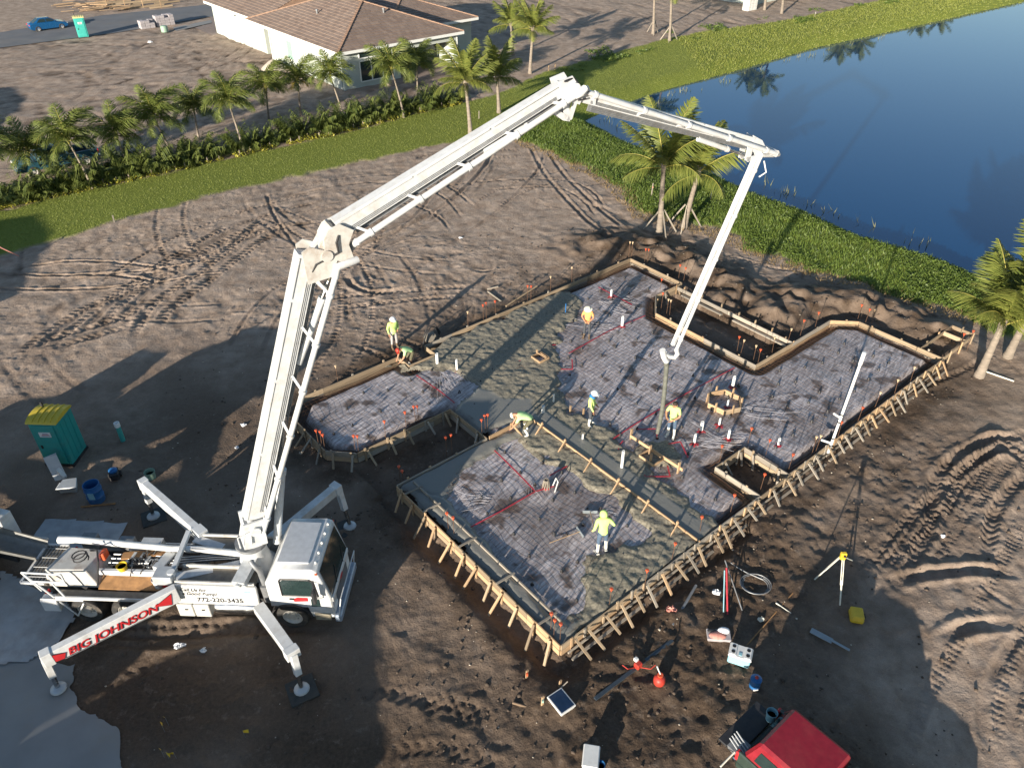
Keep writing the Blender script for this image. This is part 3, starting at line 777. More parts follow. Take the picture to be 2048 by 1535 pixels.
# wire reinforcement: nobody could pick its wires apart at this distance
wires_V, wires_F = [], []
def wire(P, r=.003):
    P = np.asarray(P); n = len(P)
    d = np.gradient(P, axis=0); d /= np.linalg.norm(d, axis=1, keepdims=True) + 1e-9
    s_ = np.stack([-d[:, 1], d[:, 0], d[:, 2] * 0], 1)
    base = sum(len(v) for v in wires_V)
    V = np.concatenate([P + s_ * r, P - s_ * r, P + np.array([0, 0, r * 1.7])])
    a = np.arange(n - 1)
    F = []
    for i, j in ((0, 1), (1, 2), (2, 0)):
        F.append(np.stack([a + i * n, a + j * n, a + j * n + 1, a + i * n + 1], 1))
    wires_V.append(V); wires_F.append(np.concatenate(F) + base)
def wire_line(u0, v0, u1, v1, z=.455, r=.003):
    n = max(int(math.hypot(u1 - u0, v1 - v0) / .35), 2)
    t = np.linspace(0, 1, n)
    u, v = u0 + (u1 - u0) * t, v0 + (v1 - v0) * t
    x, y = S0.x + UX.x * u + VX.x * v, S0.y + UX.y * u + VX.y * v
    x = x + (vn(x, y, 1.3, 3) - .5) * .16; y = y + (vn(x, y, 1.3, 4) - .5) * .16
    zz = z + (vn(x, y, 1.1, 5) - .5) * .11
    k = sd_poly(x, y, xy(SLAB)) < -.06
    run = []
    for i in range(n):
        if k[i]: run.append((x[i], y[i], zz[i]))
        if (not k[i] or i == n - 1) and run:
            if len(run) > 1: wire(run, r)
            run = []
u = -1.0
while u < 24.6: wire_line(u, -16.6, u, 0); u += .23
v = -16.5
while v < 0: wire_line(-1.1, v, 24.6, v); v += .23
for i in range(len(SLAB_UV)):            # footing bars lying in the edge trench
    a, b = Vector(SLAB_UV[i]), Vector(SLAB_UV[(i + 1) % len(SLAB_UV)])
    d = (b - a).normalized(); nrm = Vector((-d.y, d.x))
    for off, zz in ((.14, .2), (.26, .2), (.38, .2), (.2, .34)):
        for sg in (1, -1):
            p, q = a + nrm * off * sg, b + nrm * off * sg
            wire_line(p.x, p.y, q.x, q.y, zz, .012)
me = np_mesh('reinforcing_mesh', np.concatenate(wires_V), np.concatenate(wires_F), M['rebar'])
tag(link('reinforcing_mesh', me), 'rusty welded wire reinforcing mesh laid over the plastic sheet', 'wire mesh', kind='stuff')
# small dark mesh supports under the wire
chair_mb = MB()
rc = random.Random(5)
uu = -.4
while uu < 24.5:
    vv_ = -16.2
    while vv_ < -.5:
        a, b = uu + rc.uniform(-.3, .3), vv_ + rc.uniform(-.3, .3)
        p = UV(a, b)
        if float(sd_poly(np.array([p.x]), np.array([p.y]), xy(SLAB))[0]) < -.8:
            chair_mb.lathe([(.075, BED - .03), (.05, BED + .05), (.025, BED + .12)], (p.x, p.y, 0), n=6)
        vv_ += 1.15
    uu += 1.15
tag(chair_mb.build('mesh_supports', M['dark']), 'small dark plastic mesh supports dotted over the slab bed', 'mesh supports', kind='stuff')

# ---- lumber: one shared unit stick per look, scaled into boards, stakes and braces
def unit_stick(name, mat):
    mb = MB(); mb.box((0, 0, 0), (1, 1, 1)); return mb.mesh(name, mat)
STICK = {k: unit_stick('stick_' + k, M[k]) for k in ('wood', 'wood_new', 'wood_grey')}
def stick(name, parent, p0, p1, w, h, kind='wood', up=(0, 0, 1), roll=0.0):
    p0, p1 = Vector(p0), Vector(p1)
    d = p1 - p0; L_ = d.length; d.normalize()
    u_ = Vector(up)
    if abs(d.dot(u_)) > .97: u_ = UX
    s_ = d.cross(u_).normalized(); u_ = s_.cross(d)
    o = bpy.data.objects.new(name, STICK[kind]); col.objects.link(o); o.parent = parent
    m = Matrix(((d.x * L_, s_.x * w, u_.x * h, 0), (d.y * L_, s_.y * w, u_.y * h, 0), (d.z * L_, s_.z * w, u_.z * h, 0), (0, 0, 0, 1)))
    m.translation = (p0 + p1) / 2 - (parent.location if parent else Vector())
    o.matrix_local = m
    return o
rf = random.Random(9)
FT = .56
def form_edge(par, a, b, out, boards=2, step=.72, kick=True, kinds=('wood', 'wood_grey', 'wood_new'), z0=0.0, lift=0.0, kickrun=.5):
    """boards on edge from a to b (uv), stakes and kickers on the side `out` (uv unit vector)"""
    a, b, out = Vector(a), Vector(b), Vector(out)
    L_ = (b - a).length; d = (b - a) / L_
    s_ = 0.0
    while s_ < L_ - .05:
        e = min(s_ + rf.uniform(2.9, 4.0), L_)
        if L_ - e < .7: e = L_
        for k in range(boards):
            top = FT + lift - k * .26
            o_ = out * (.022 + .004 * rf.random() + k * .003)
            p, q = a + d * (s_ + .006) + o_, a + d * (e - .006) + o_
            stick('board', par, UV(p.x, p.y, top - .12 + rf.uniform(-.008, .008)), UV(q.x, q.y, top - .12 + rf.uniform(-.008, .008)), .04, .235, rf.choice(kinds))
        s_ = e
    if step:
        n = max(int(L_ / step), 1)
        for i in range(n):
            t = (i + .5) * L_ / n + rf.uniform(-.12, .12)
            c = a + d * t + out * .075
            j = rf.uniform(-.05, .05)
            stick('stake', par, UV(c.x, c.y, -.12), UV(c.x + out.x * j, c.y + out.y * j, FT + lift + rf.uniform(.01, .12)), .04, .085, rf.choice(kinds), up=UX * d.x + VX * d.y)
            if kick:
                c1 = c + d * .08 + out * .05
                c2 = c1 + out * (kickrun + rf.uniform(-.12, .12)) + d * rf.uniform(-.05, .25)
                stick('brace', par, UV(c1.x, c1.y, FT + lift - .02), UV(c2.x, c2.y, -.08), .04, .085, rf.choice(kinds), up=UX * d.x + VX * d.y)
form = empty('slab_formwork', UV(0, 0), 0, 'long lumber formwork of boards, stakes and braces around the whole slab', 'formwork')
fe = lambda a, b, out, **k: form_edge(form, a, b, out, **k)
fe((0, 0), (10.2, 0), (0, 1), step=.66, kinds=('wood', 'wood_new', 'wood_grey'))
fe((12.1, 0), (24.6, 0), (0, 1), step=.66, kinds=('wood', 'wood_new', 'wood_grey'))
fe((24.6, 0), (24.6, -4.3), (1, 0), step=1.3, kick=False)
fe((24.6, -4.3), (23.6, -5.3), (.707, -.707), step=1.5, kick=False)
fe((23.6, -5.3), (17.3, -5.3), (0, -1), step=1.6, kick=False)
fe((17.3, -5.3), (17.3, -11.5), (1, 0), step=1.6, kick=False)
fe((17.3, -11.5), (18.7, -12.75), (.66, .75), step=.8, kick=False)
fe((18.7, -12.75), (20.85, -12.75), (0, 1), step=.8, kick=True, kickrun=.3)
fe((20.85, -12.75), (20.85, -16.6), (1, 0), step=1.6, kick=False, kinds=('wood_grey', 'wood'))
fe((20.85, -16.6), (6.4, -16.6), (0, -1), step=1.7, kick=False, kinds=('wood_grey', 'wood'))
fe((6.4, -16.6), (6.4, -15.65), (-1, 0), boards=1, step=0)
fe((6.4, -15.65), (4.84, -15.65), (0, -1), boards=1, step=0)
fe((4.84, -15.65), (4.84, -16.6), (1, 0), boards=1, step=0)
fe((4.84, -16.6), (-.2, -16.6), (0, -1), step=1.4, kick=False, kinds=('wood_grey', 'wood'))
fe((-.2, -16.6), (-1.1, -15.6), (-.74, -.67), step=1.2, kick=False)
fe((-1.1, -15.6), (-1.1, -12.8), (-1, 0), step=.7, kinds=('wood_grey', 'wood'))
fe((-1.1, -12.8), (-.2, -11.85), (-.72, .69), step=.65, kinds=('wood_grey', 'wood'))
fe((-.2, -11.85), (4.4, -11.8), (0, 1), step=.85, kickrun=.35, kinds=('wood', 'wood_grey'))
fe((4.4, -11.8), (4.4, -9.2), (-1, 0), step=.9, kickrun=.3, kinds=('wood_grey', 'wood'))
fe((4.4, -9.2), (0, -9.2), (0, -1), step=1.0, kick=False, kinds=('wood_grey', 'wood'))
fe((0, -9.2), (0, 0), (-1, 0), step=.72, kinds=('wood_new', 'wood', 'wood_new'))
fe((10.2, 0), (10.2, -2.1), (1, 0), step=1.0, kick=False, kinds=('wood_grey', 'wood'))
fe((10.2, -2.1), (12.1, -2.1), (0, 1), step=.9, kickrun=.25, kinds=('wood_grey', 'wood'))
fe((12.1, -2.1), (12.1, 0), (-1, 0), step=.9, kickrun=.25, kinds=('wood_grey', 'wood'))
fe((10.2, .03), (12.1, .03), (0, 1), boards=1, step=.66)
# walers run along the long edge, low on the stakes
for a in np.arange(.2, 24, 3.6):
    stick('waler', form, UV(a, .16, .16), UV(min(a + 3.5, 24.5), .15, .17), .04, .09, 'wood_grey')
    stick('waler', form, UV(a, .34, .02), UV(min(a + 3.3, 24.5), .36, .03), .09, .04, 'wood_grey')

curb_form = empty('curb_formwork', UV(.6, 0), 0, 'narrow inner form boards with cross spreaders along the lower left edge', 'formwork')
for a in np.arange(-9.0, -.6, 1.05):
    stick('board', curb_form, UV(.62, a, FT - .02), UV(.62, min(a + .98, -.45), FT - .02), .05, .10, 'wood_grey')
for a in (-8.6, -7.4, -5.2, -3.1, -1.0):
    stick('spreader', curb_form, UV(-.04, a, FT + .02), UV(.72, a + .04, FT + .02), .07, .04, 'wood_grey')
div = empty('divider_formwork', UV(6.65, 0), 0, 'single straight board form with leaning stakes between garage and house floor', 'formwork')
for a, b in ((-9.1, -6.0), (-6.0, -2.9), (-2.9, .05)):
    stick('board', div, UV(6.65, a + .01, FT - .09), UV(6.65, b - .01, FT - .09), .045, .24, 'wood_new')
for a in (-8.3, -6.9, -5.4, -3.9, -2.4, -1.0):
    stick('stake', div, UV(6.60, a, FT - .2), UV(6.58, a + .03, FT + .28), .04, .09, 'wood_new')
    stick('brace', div, UV(6.58, a + .08, FT + .26), UV(6.02, a + .16, BED - .02), .04, .09, 'wood_new')
stick('board', div, UV(4.5, -9.2, FT - .06), UV(6.62, -9.2, FT - .06), .045, .22, 'wood_new')
stick('stake', div, UV(5.6, -9.14, BED), UV(5.6, -9.1, FT + .25), .04, .09, 'wood_new')
stick('brace', div, UV(5.62, -9.1, FT + .2), UV(5.7, -8.5, BED), .04, .09, 'wood_new')
lan = empty('patio_formwork', UV(20.35, -9), 0, 'pale outer board form of the sunken patio pit by the pond', 'formwork')
for a, b in ((-12.6, -9.2), (-9.2, -5.35)):
    stick('board', lan, UV(20.35, a, FT - .1), UV(20.35, b - .02, FT - .1), .05, .2, 'wood_grey')
    stick('board', lan, UV(20.12, a + .5, FT - .22), UV(20.12, b - .2, FT - .22), .14, .06, 'wood_grey')
for a in (-12.2, -11, -9.7, -8.6, -7.6, -6.6, -5.8):
    stick('stake', lan, UV(20.43, a, -.1), UV(20.43, a, FT + rf.uniform(.05, .25)), .04, .09, rf.choice(('wood', 'wood_new')))
padf = empty('pad_formwork', UV(26, -.5), 0, 'small rectangular form box at the far right corner near the palms', 'formwork')
for a, b in (((24.7, 0), (27.9, 0)), ((27.9, 0), (27.9, -1.1)), ((27.9, -1.1), (24.7, -1.1)), ((27.0, 0), (27.0, -1.1))):
    stick('board', padf, UV(*a, FT - .1), UV(*b, FT - .1), .04, .22, rf.choice(('wood', 'wood_grey')))
for a, b in ((25.3, .06), (26.4, .06), (27.6, .06), (27.96, -.6), (26.6, -1.16), (25.4, -1.16)):
    stick('stake', padf, UV(a, b, -.1), UV(a, b, FT + rf.uniform(.05, .3)), .05, .09, rf.choice(('wood', 'wood_new')))
# column boxes
cb = empty('column_form_box', C1, 0, 'small square lumber box form set in the mound of fresh concrete', 'form box')
cu1, cv1 = to_uv(C1)
for a, b in (((-.3, -.3), (.3, -.3)), ((.3, -.3), (.3, .3)), ((.3, .3), (-.3, .3)), ((-.3, .3), (-.3, -.3))):
    k = .02
    stick('board', cb, UV(cu1 + a[0] * (1 - k), cv1 + a[1], .52), UV(cu1 + b[0] * (1 - k), cv1 + b[1], .52), .04, .2, 'wood_new')
stick('stake', cb, UV(cu1 + .1, cv1 - .3, .5), UV(cu1 + .1, cv1 - .36, .78), .04, .09, 'wood_new')
stick('spreader', cb, UV(cu1 + .1, cv1 - .3, .63), UV(cu1 + .12, cv1 + .3, .63), .05, .04, 'wood_new')
cb = empty('ring_form_box', C2, 0, 'many sided ring of short form boards and stakes around a pipe riser', 'form box')
cu2, cv2 = to_uv(C2)
for k in range(6):
    a0, a1 = k * math.pi / 3 + .4, (k + 1) * math.pi / 3 + .4
    p, q = (cu2 + .78 * math.cos(a0), cv2 + .78 * math.sin(a0)), (cu2 + .78 * math.cos(a1), cv2 + .78 * math.sin(a1))
    stick('board', cb, UV(*p, .60), UV(*q, .60), .045, .14, rf.choice(('wood_new', 'wood')))
    stick('board', cb, UV(*p, .47), UV(*q, .47), .05, .1, rf.choice(('wood_new', 'wood')))
    am = (a0 + a1) / 2
    stick('stake', cb, UV(cu2 + .74 * math.cos(am), cv2 + .74 * math.sin(am), .4), UV(cu2 + .72 * math.cos(am), cv2 + .72 * math.sin(am), .9), .04, .09, 'wood_new')
cb = empty('hose_form_box', C3, 0, 'square board frame with a long straight board across it under the hose end', 'form box')
cu3, cv3 = to_uv(C3)
stick('board', cb, UV(8.98, -5.5, .62), UV(9.02, -2.75, .62), .04, .14, 'wood_new')
for a, b in (((-.55, -.3), (-.55, .45)), ((-.55, .45), (.05, .45)), ((.05, .45), (.05, -.3)), ((.05, -.3), (-.55, -.3))):
    stick('board', cb, UV(cu3 + a[0] - .05, cv3 + a[1], .55), UV(cu3 + b[0] - .05, cv3 + b[1], .55), .04, .12, 'wood_new')
for a, b in ((-.5, .2), (-.15, -.15), (-.05, 1.25), (.05, -1.35)):
    stick('stake', cb, UV(cu3 + a, cv3 + b, .35), UV(cu3 + a, cv3 + b, .95), .05, .11, 'wood_new')

# ---- reinforcing bars standing up with orange caps
ROD = MB().tube((0, 0, -.3), (0, 0, .80), .011, n=6).mesh('rod', M['rebar'])
CAP = MB().lathe([(.018, .70), (.02, .795), (.058, .80), (.062, .835), (.05, .85)], n=8).mesh('cap', M['cap'])
CAPW = MB().lathe([(.018, .70), (.02, .795), (.05, .80), (.055, .83), (.05, .85)], n=8).mesh('cap_pale', pm('cream_plastic', (.62, .45, .28), .5))
def rods(label, group, pts, pale=(), z=.45):
    order = sorted(range(len(pts)), key=lambda i: pts[i][0])
    for k, (px, py) in enumerate(pts):
        p = G(px, py, z + .82); p.z = z
        lab = label if len(pts) == 1 else ordinal(order.index(k) + 1) + (' pale' if k in pale else ' orange') + ' capped dowel from the left ' + label.split('dowel ')[1].replace('standing ', '').replace('leaning ', '')
        t = empty('rebar_dowel', p, rf.uniform(0, 6), lab, 'rebar', group)
        t.rotation_euler = (rf.uniform(-.05, .05), rf.uniform(-.05, .05), rf.uniform(0, 6))
        link('rod', ROD, t); link('cap', CAPW if k in pale else CAP, t)
rods('orange capped rebar dowel standing along the rounded left end of the slab', 'rebar at the left wing', [(632, 861), (638, 863), (644, 868), (706, 871), (712, 872), (767, 843), (809, 823), (829, 813), (835, 811)])
rods('orange capped rebar dowel beside the dark courtyard pit', 'rebar at the courtyard', [(963, 839), (970, 830), (974, 828), (891, 874), (902, 870)])
rods('capped rebar dowel outside the upper left form boards', 'rebar at the upper left edge', [(1055, 572), (1062, 571), (966, 610), (972, 606), (991, 602), (935, 624), (671, 732), (1102, 553), (1145, 534)], pale=(5, 6, 7, 8))
rods('capped rebar dowel at the topmost corner of the slab', 'rebar at the top corner', [(1292, 498), (1297, 499), (1260, 484), (1266, 484)], pale=(2, 3))
rods('capped rebar dowel at the chamfered corner of the patio pit', 'rebar at the patio', [(1361, 530), (1371, 535), (1323, 558), (1326, 587), (1337, 598), (1343, 601)], pale=(4, 5))
rods('capped rebar dowel inside the lower end of the patio pit', 'rebar in the pit', [(1480, 673), (1487, 680), (1513, 691), (1522, 698)], pale=(1, 2))
rods('orange capped rebar dowel outside the right wing by the dirt heaps', 'rebar at the right wing', [(1608, 641), (1638, 625), (1582, 657), (1551, 675), (1724, 610), (1739, 618), (1751, 620), (1949, 662), (1930, 668)], pale=(2, 3, 6))
rods('capped rebar dowel leaning along the upper part of the long right form', 'rebar along the right edge', [(1831, 735), (1799, 760), (1760, 784), (1725, 814), (1685, 844), (1641, 871), (1634, 873)], pale=(0, 1, 2, 5, 6))
rods('orange capped rebar dowel around the square recess in the right edge', 'rebar at the recess', [(1446, 892), (1503, 856), (1539, 879), (1586, 907), (1529, 947)])
rods('orange capped rebar dowel along the lower part of the long right form', 'rebar along the lower right edge', [(1469, 989), (1406, 1032), (1349, 1087), (1294, 1141), (1222, 1177)])
rods('orange capped rebar dowel at the nearest corner of the slab', 'rebar at the near corner', [(1103, 1227), (1109, 1239), (1122, 1248)])
rods('orange capped rebar dowel in the lower left curb form', 'rebar at the lower left curb', [(895, 1026), (906, 1035)])
rods('orange capped rebar dowel outside the left corner of the garage form', 'rebar at the garage corner', [(797, 933), (804, 940)], z=.0)

# ---- plumbing stubs with red collars
def stub(px, py, top, label, group, m='pvc', r=.055, z=BED):
    p = G(px, py, z); p.z = z - .06
    h = top + .06
    t = empty('pipe_stub', p, 0, label, 'pipe', group)
    mb = MB(); mb.lathe([(r, 0), (r, h), (r * .8, h), (r * .8, h - .05)], n=10); mb.build('pipe', M[m], t, True)
    mb = MB()
    for k in range(5):
        a = k * 1.256 + rf.random()
        mb.bar((r * math.cos(a), r * math.sin(a), .09), (.20 * math.cos(a), .20 * math.sin(a), .05), .07, .012)
    mb.lathe([(r * 1.15, .05), (r * 1.15, .13)], n=10)
    mb.build('tape_collar', M['tape'], t)
stub(875, 729, .62, 'thick white pipe stub with red collar in the upper left floor', 'pipe stubs upper left', r=.075)
stub(914, 741, .62, 'slimmer white pipe stub right of the thick one in the upper left floor', 'pipe stubs upper left')
stub(1107, 806, .5, 'thin white pipe stub standing in the fresh concrete past the bent worker', 'pipe stubs middle', r=.04)
stub(1086, 828, .45, 'short thick white pipe stub just behind the bent worker', 'pipe stubs middle', r=.075)
stub(1222, 594, .45, 'white pipe stub nearest the top corner of the slab', 'pipe stubs top')
stub(1244, 653, .6, 'white pipe stub right of the worker in the orange shirt', 'pipe stubs top', r=.07)
stub(1131, 627, .6, 'thin blue pipe standing in the wet concrete left of the orange shirt worker', 'pipe stubs top', 'blue', .03)
stub(1165, 881, .35, 'short white pipe stub beside the smooth divider curb', 'pipe stubs middle', r=.04)
stub(1465, 774, .6, 'white pipe stub just behind the ring form box', 'pipe stubs right', r=.07)
stub(1454, 815, .42, 'white pipe stub inside the ring form box', 'pipe stubs right', r=.04)
stub(1438, 851, .4, 'white pipe stub with red collar just in front of the ring form box', 'pipe stubs right', r=.045)
stub(1402, 862, .5, 'thick white pipe stub right of the hose worker', 'pipe stubs right', r=.075)
stub(1388, 887, .5, 'slim white pipe stub below the thick one right of the hose worker', 'pipe stubs right')
stub(1456, 878, .5, 'white pipe stub between ring form box and square recess', 'pipe stubs right')
stub(1556, 891, .4, 'single white pipe stub right of the square recess', 'pipe stubs right')
stub(1243, 938, .95, 'tall white pipe riser below the hose form box', 'pipe stubs middle', r=.06)

# tall white stack pipe at the right edge
p = G(1660, 893, .5); p.z = .45
t = empty('standpipe', p, 0, 'tall white plastic standpipe with black bands at the long right form', 'pipe')
top = Vector((.22, .10, 4.6)); mb = MB()
mb.path([(0, 0, -.3), top * .9], [.055, .055], 12); mb.path([top * .88, top], [.075, .075], 12); mb.path([top * .33, top * .33 + Vector((-.32, 0, .22))], .045, 8); mb.path([top * .05, top * .05 + Vector((-.4, .1, .1))], .045, 8)
mb.build('pipe', M['pvc'], t, True)
for k in (.02, .1, .28, .36):
    MB().path([top * k, top * (k + .012)], [.066, .066], 12).build('band', M['black'], t)

# ---- red tape lines and pale conduits on the sheet
tape_mb = MB()
def tape_line(pts, w=.055):
    P = [G(a, b, .475) for a, b in pts]
    for a, b in zip(P[:-1], P[1:]):
        n = max(int((b - a).length / .5), 1)
        for k in range(n):
            q, r_ = a.lerp(b, k / n), a.lerp(b, (k + 1) / n)
            tape_mb.bar(q + Vector((0, 0, .008 * (k % 2))), r_ + Vector((0, 0, .008 * ((k + 1) % 2))), w, .01)
TAPES = [('long red tape seam running past the worker in the orange shirt', [[(1138, 706), (1217, 662), (1290, 631)]]),
         ('long red tape seam leading past the hose worker to the patio form', [[(1222, 880), (1270, 848), (1364, 791), (1469, 735)]]),
         ('short red tape seam near the top corner of the slab', [[(1197, 574), (1264, 609)]]),
         ('red tape seam across the left wing of the slab', [[(833, 750), (880, 782), (909, 805)]]),
         ('bent red tape seam across the garage floor', [[(989, 900), (1030, 940), (1071, 982), (1005, 1020), (942, 1053)], [(1071, 982), (1108, 972)], [(1100, 950), (1147, 925)]]),
         ('red tape patches around the small square form box', [[(1066, 690), (1112, 689)], [(1030, 726), (1050, 716)], [(1144, 718), (1145, 738), (1122, 738)], [(1060, 755), (1100, 762)]]),
         ('red tape corner frames around the hose form box', [[(1240, 915), (1236, 893), (1246, 881)], [(1275, 858), (1314, 857), (1314, 876)], [(1337, 887), (1361, 883), (1376, 915)], [(1335, 930), (1340, 952), (1290, 953)], [(1288, 935), (1289, 952)]])]
for lab, lines in TAPES:
    t = empty('tape_seam', G(*lines[0][0], .475), 0, lab, 'tape')
    for l in lines:
        tape_mb = MB(); tape_line(l)
        tape_mb.v = [tuple(Vector(q) - t.location) for q in tape_mb.v]
        tape_mb.build('tape_strip', M['tape'], t)
fold = MB()
for (cx, cy, a0, a1, n, L0, L1) in ((875, 735, 40, 110, 9, 40, 100), (914, 745, 10, 90, 8, 40, 90), (1244, 655, 150, 200, 6, 60, 130), (1223, 596, -30, 60, 5, 30, 70), (1390, 885, -20, 20, 8, 60, 130), (1465, 820, -25, 20, 7, 60, 140), (1060, 960, 60, 130, 7, 30, 60), (990, 1000, 150, 220, 6, 40, 90), (1180, 600, 0, 30, 6, 40, 110), (1000, 660, -10, 15, 4, 40, 90), (1456, 880, 150, 215, 7, 40, 90), (1180, 1030, -20, 20, 4, 30, 60)):
    for k in range(n):
        a = R(a0 + (a1 - a0) * (k + rf.random() * .6) / n); ln = rf.uniform(L0, L1); s_ = rf.uniform(.12, .3)
        P = [G(cx + math.cos(a) * ln * q, cy + math.sin(a) * ln * q * .8 + 4 * math.sin(q * 5 + k), .475) for q in (s_, s_ + .28, s_ + .5, 1)]
        fold.path(P, .007, 4)
tag(fold.build('plastic_folds', pm('pale_plastic_fold', (.42, .41, .44), .4)), 'pale raised creases of plastic sheet fanning out around the pipes', 'plastic folds', kind='stuff')

# ================================================================== HOUSES
def tile_material():
    m, nt, bs, N, L = new_mat('roof_tiles')
    ge = N.new('ShaderNodeNewGeometry')
    cr = N.new('ShaderNodeValToRGB'); e = cr.color_ramp.elements
    e[0].position, e[0].color = 0, (.155, .105, .080, 1); e[1].position, e[1].color = 1, (.30, .215, .165, 1)
    x = e.new(.5); x.color = (.215, .150, .118, 1)
    L.new(ge.outputs['Random Per Island'], cr.inputs['Fac'])
    n = N.new('ShaderNodeTexNoise'); n.inputs['Scale'].default_value = .5; L.new(ge.outputs['Position'], n.inputs['Vector'])
    mx = N.new('ShaderNodeMix'); mx.data_type = 'RGBA'; mx.inputs[7].default_value = (.26, .20, .165, 1)
    L.new(n.outputs['Fac'], mx.inputs[0]); L.new(cr.outputs['Color'], mx.inputs[6]); L.new(mx.outputs[2], bs.inputs['Base Color'])
    bs.inputs['Roughness'].default_value = .8
    return m
M['tiles'] = tile_material()
M['ridge'] = pm('ridge_tiles', (.30, .19, .13), .8, var=.2, scale=3)
rt = random.Random(21)
def tile_plane(mb, a, b, w, rise, run, kl, kr, course=.42, wid=.5):
    """tiled slope: eave a->b (Vectors), w horizontal unit vector up-slope, rise per metre run, run length, hip insets"""
    e = (b - a); L_ = e.length; e = e / L_
    n = int(run / course)
    nrm = Vector((-w.x * rise, -w.y * rise, 1)).normalized()
    for i in range(n + 1):
        s0, s1 = i * course, min((i + 1.12) * course, run)
        x0, x1 = kl * s0, L_ - kr * s0
        if x1 - x0 < .1 or s1 <= s0: continue
        x = x0 - rt.random() * wid * .5 if i % 2 else x0
        while x < x1:
            xe = min(x + wid, x1); xs = max(x, x0)
            if xe - xs > .04:
                d = rt.uniform(.0, .012)
                lo = nrm * (.075 + d); hi = nrm * (.02 + d)
                p = [a + e * xs + w * s0 + Vector((0, 0, rise * s0)), a + e * (xe - .012) + w * s0 + Vector((0, 0, rise * s0))]
                q1 = max(min(xe - .012, L_ - kr * s1), kl * s1); q0 = min(max(xs, kl * s1), q1)
                q = [a + e * q1 + w * s1 + Vector((0, 0, rise * s1)), a + e * q0 + w * s1 + Vector((0, 0, rise * s1))]
                mb.add([p[0], p[1], p[0] + lo, p[1] + lo, q[0] + hi, q[1] + hi], [(0, 1, 3, 2), (2, 3, 4, 5)])
            x += wid
def hip_roof(par, u0, u1, v0, v1, z, rise, hip_ends=(1, 1), swap=False):
    """hip roof over the uv rectangle, ridge along v (v0 < v1). returns ridge height"""
    W_ = (u1 - u0) / 2
    o = par.location
    P = (lambda u, v, zz: UV(v, u, zz) - o) if swap else (lambda u, v, zz: UV(u, v, zz) - o)
    UX_, VX_ = (VX, UX) if swap else (UX, VX)
    base = MB(); zr = z + rise * W_
    va, vb = v0 + (W_ if hip_ends[0] else 0), v1 - (W_ if hip_ends[1] else 0)
    um = (u0 + u1) / 2
    base.add([P(u0, v0, z), P(u1, v0, z), P(u1, v1, z), P(u0, v1, z), P(um, va, zr), P(um, vb, zr)], [(0, 1, 4), (1, 2, 5, 4), (2, 3, 5), (3, 0, 4, 5), (0, 3, 2, 1)])
    roof = base.build('roof', M['ridge'], par)
    t = MB()
    tile_plane(t, P(u0, v0, z), P(u0, v1, z), UX_, rise, W_, hip_ends[0], hip_ends[1])
    tile_plane(t, P(u1, v1, z), P(u1, v0, z), -UX_, rise, W_, hip_ends[1], hip_ends[0])
    if hip_ends[1]: tile_plane(t, P(u0, v1, z), P(u1, v1, z), -VX_, rise, W_, 1, 1)
    if hip_ends[0]: tile_plane(t, P(u1, v0, z), P(u0, v0, z), VX_, rise, W_, 1, 1)
    ob = t.build('roof_tiles', M['tiles'], roof); ob['kind'] = 'stuff'
    r = MB()
    up = Vector((0, 0, .08))
    segs = [(P(um, va, zr), P(um, vb, zr))]
    if hip_ends[1]: segs += [(P(u0, v1, z), P(um, vb, zr)), (P(u1, v1, z), P(um, vb, zr))]
    if hip_ends[0]: segs += [(P(u0, v0, z), P(um, va, zr)), (P(u1, v0, z), P(um, va, zr))]
    for a, b in segs:
        n = max(int((b - a).length / .42), 1)
        for k in range(n):
            p, q = a.lerp(b, k / n) + up, a.lerp(b, (k + 1.1) / n) + up
            r.bar(p + Vector((0, 0, .02)), q, .24, .09)
    ob = r.build('ridge_caps', M['ridge'], roof); ob['kind'] = 'stuff'
    f = MB()
    for a, b in ((P(u0, v0, z), P(u0, v1, z)), (P(u0, v1, z), P(u1, v1, z)), (P(u1, v1, z), P(u1, v0, z)), (P(u1, v0, z), P(u0, v0, z))):
        f.bar(a - Vector((0, 0, .10)), b - Vector((0, 0, .10)), .06, .27)
    f.build('fascia', M['fascia'], roof)
    return zr
def uv_wall(par, u0, u1, v0, v1, h, name='wall', mat='wall'):
    o = par.location
    mb = MB(); mb.prism([tuple((UV(a, b) - o)[:2]) for a, b in ((u0, v0), (u1, v0), (u1, v1), (u0, v1))], -.15, h)
    return mb.build(name, M[mat], par)
def uv_window(par, a, b, z0, z1, out, frame='fascia', pane='glass', name='window', bars=1):
    """window on the wall line a-b (uv), facing out"""
    o = par.location
    out = UX * out[0] + VX * out[1]
    A, B = UV(*a) - o, UV(*b) - o
    d = (B - A).normalized(); L_ = (B - A).length
    f = MB()
    for p, q in ((A, B),):
        for zz in (z0, z1): f.bar(p + Vector((0, 0, zz)) + out * .04, q + Vector((0, 0, zz)) + out * .04, .10, .10)
        for k in range(bars + 1):
            x = p + d * (L_ * k / bars)
            f.bar(x + Vector((0, 0, z0)) + out * .045, x + Vector((0, 0, z1)) + out * .045, .09, .09, up=d)
    w = f.build(name, M[frame], par)
    g = MB(); g.quad(A + out * .025 + Vector((0, 0, z0)), B + out * .025 + Vector((0, 0, z0)), B + out * .025 + Vector((0, 0, z1)), A + out * .025 + Vector((0, 0, z1)))
    g.build('pane', M[pane], w)
    return w
house = empty('tile_roof_house', UV(33, -67), 0, 'pale green stucco house with brown tiled hip roof beyond the palm hedge', 'house')
EZ = 3.6
uv_wall(house, 26.7, 40.3, -75.5, -62.6, EZ - .05)
uv_wall(house, 26.7, 33.2, -62.6, -59.8, EZ - .05)
uv_wall(house, 39.9, 40.3, -62.6, -59.8, EZ - .05, 'column')
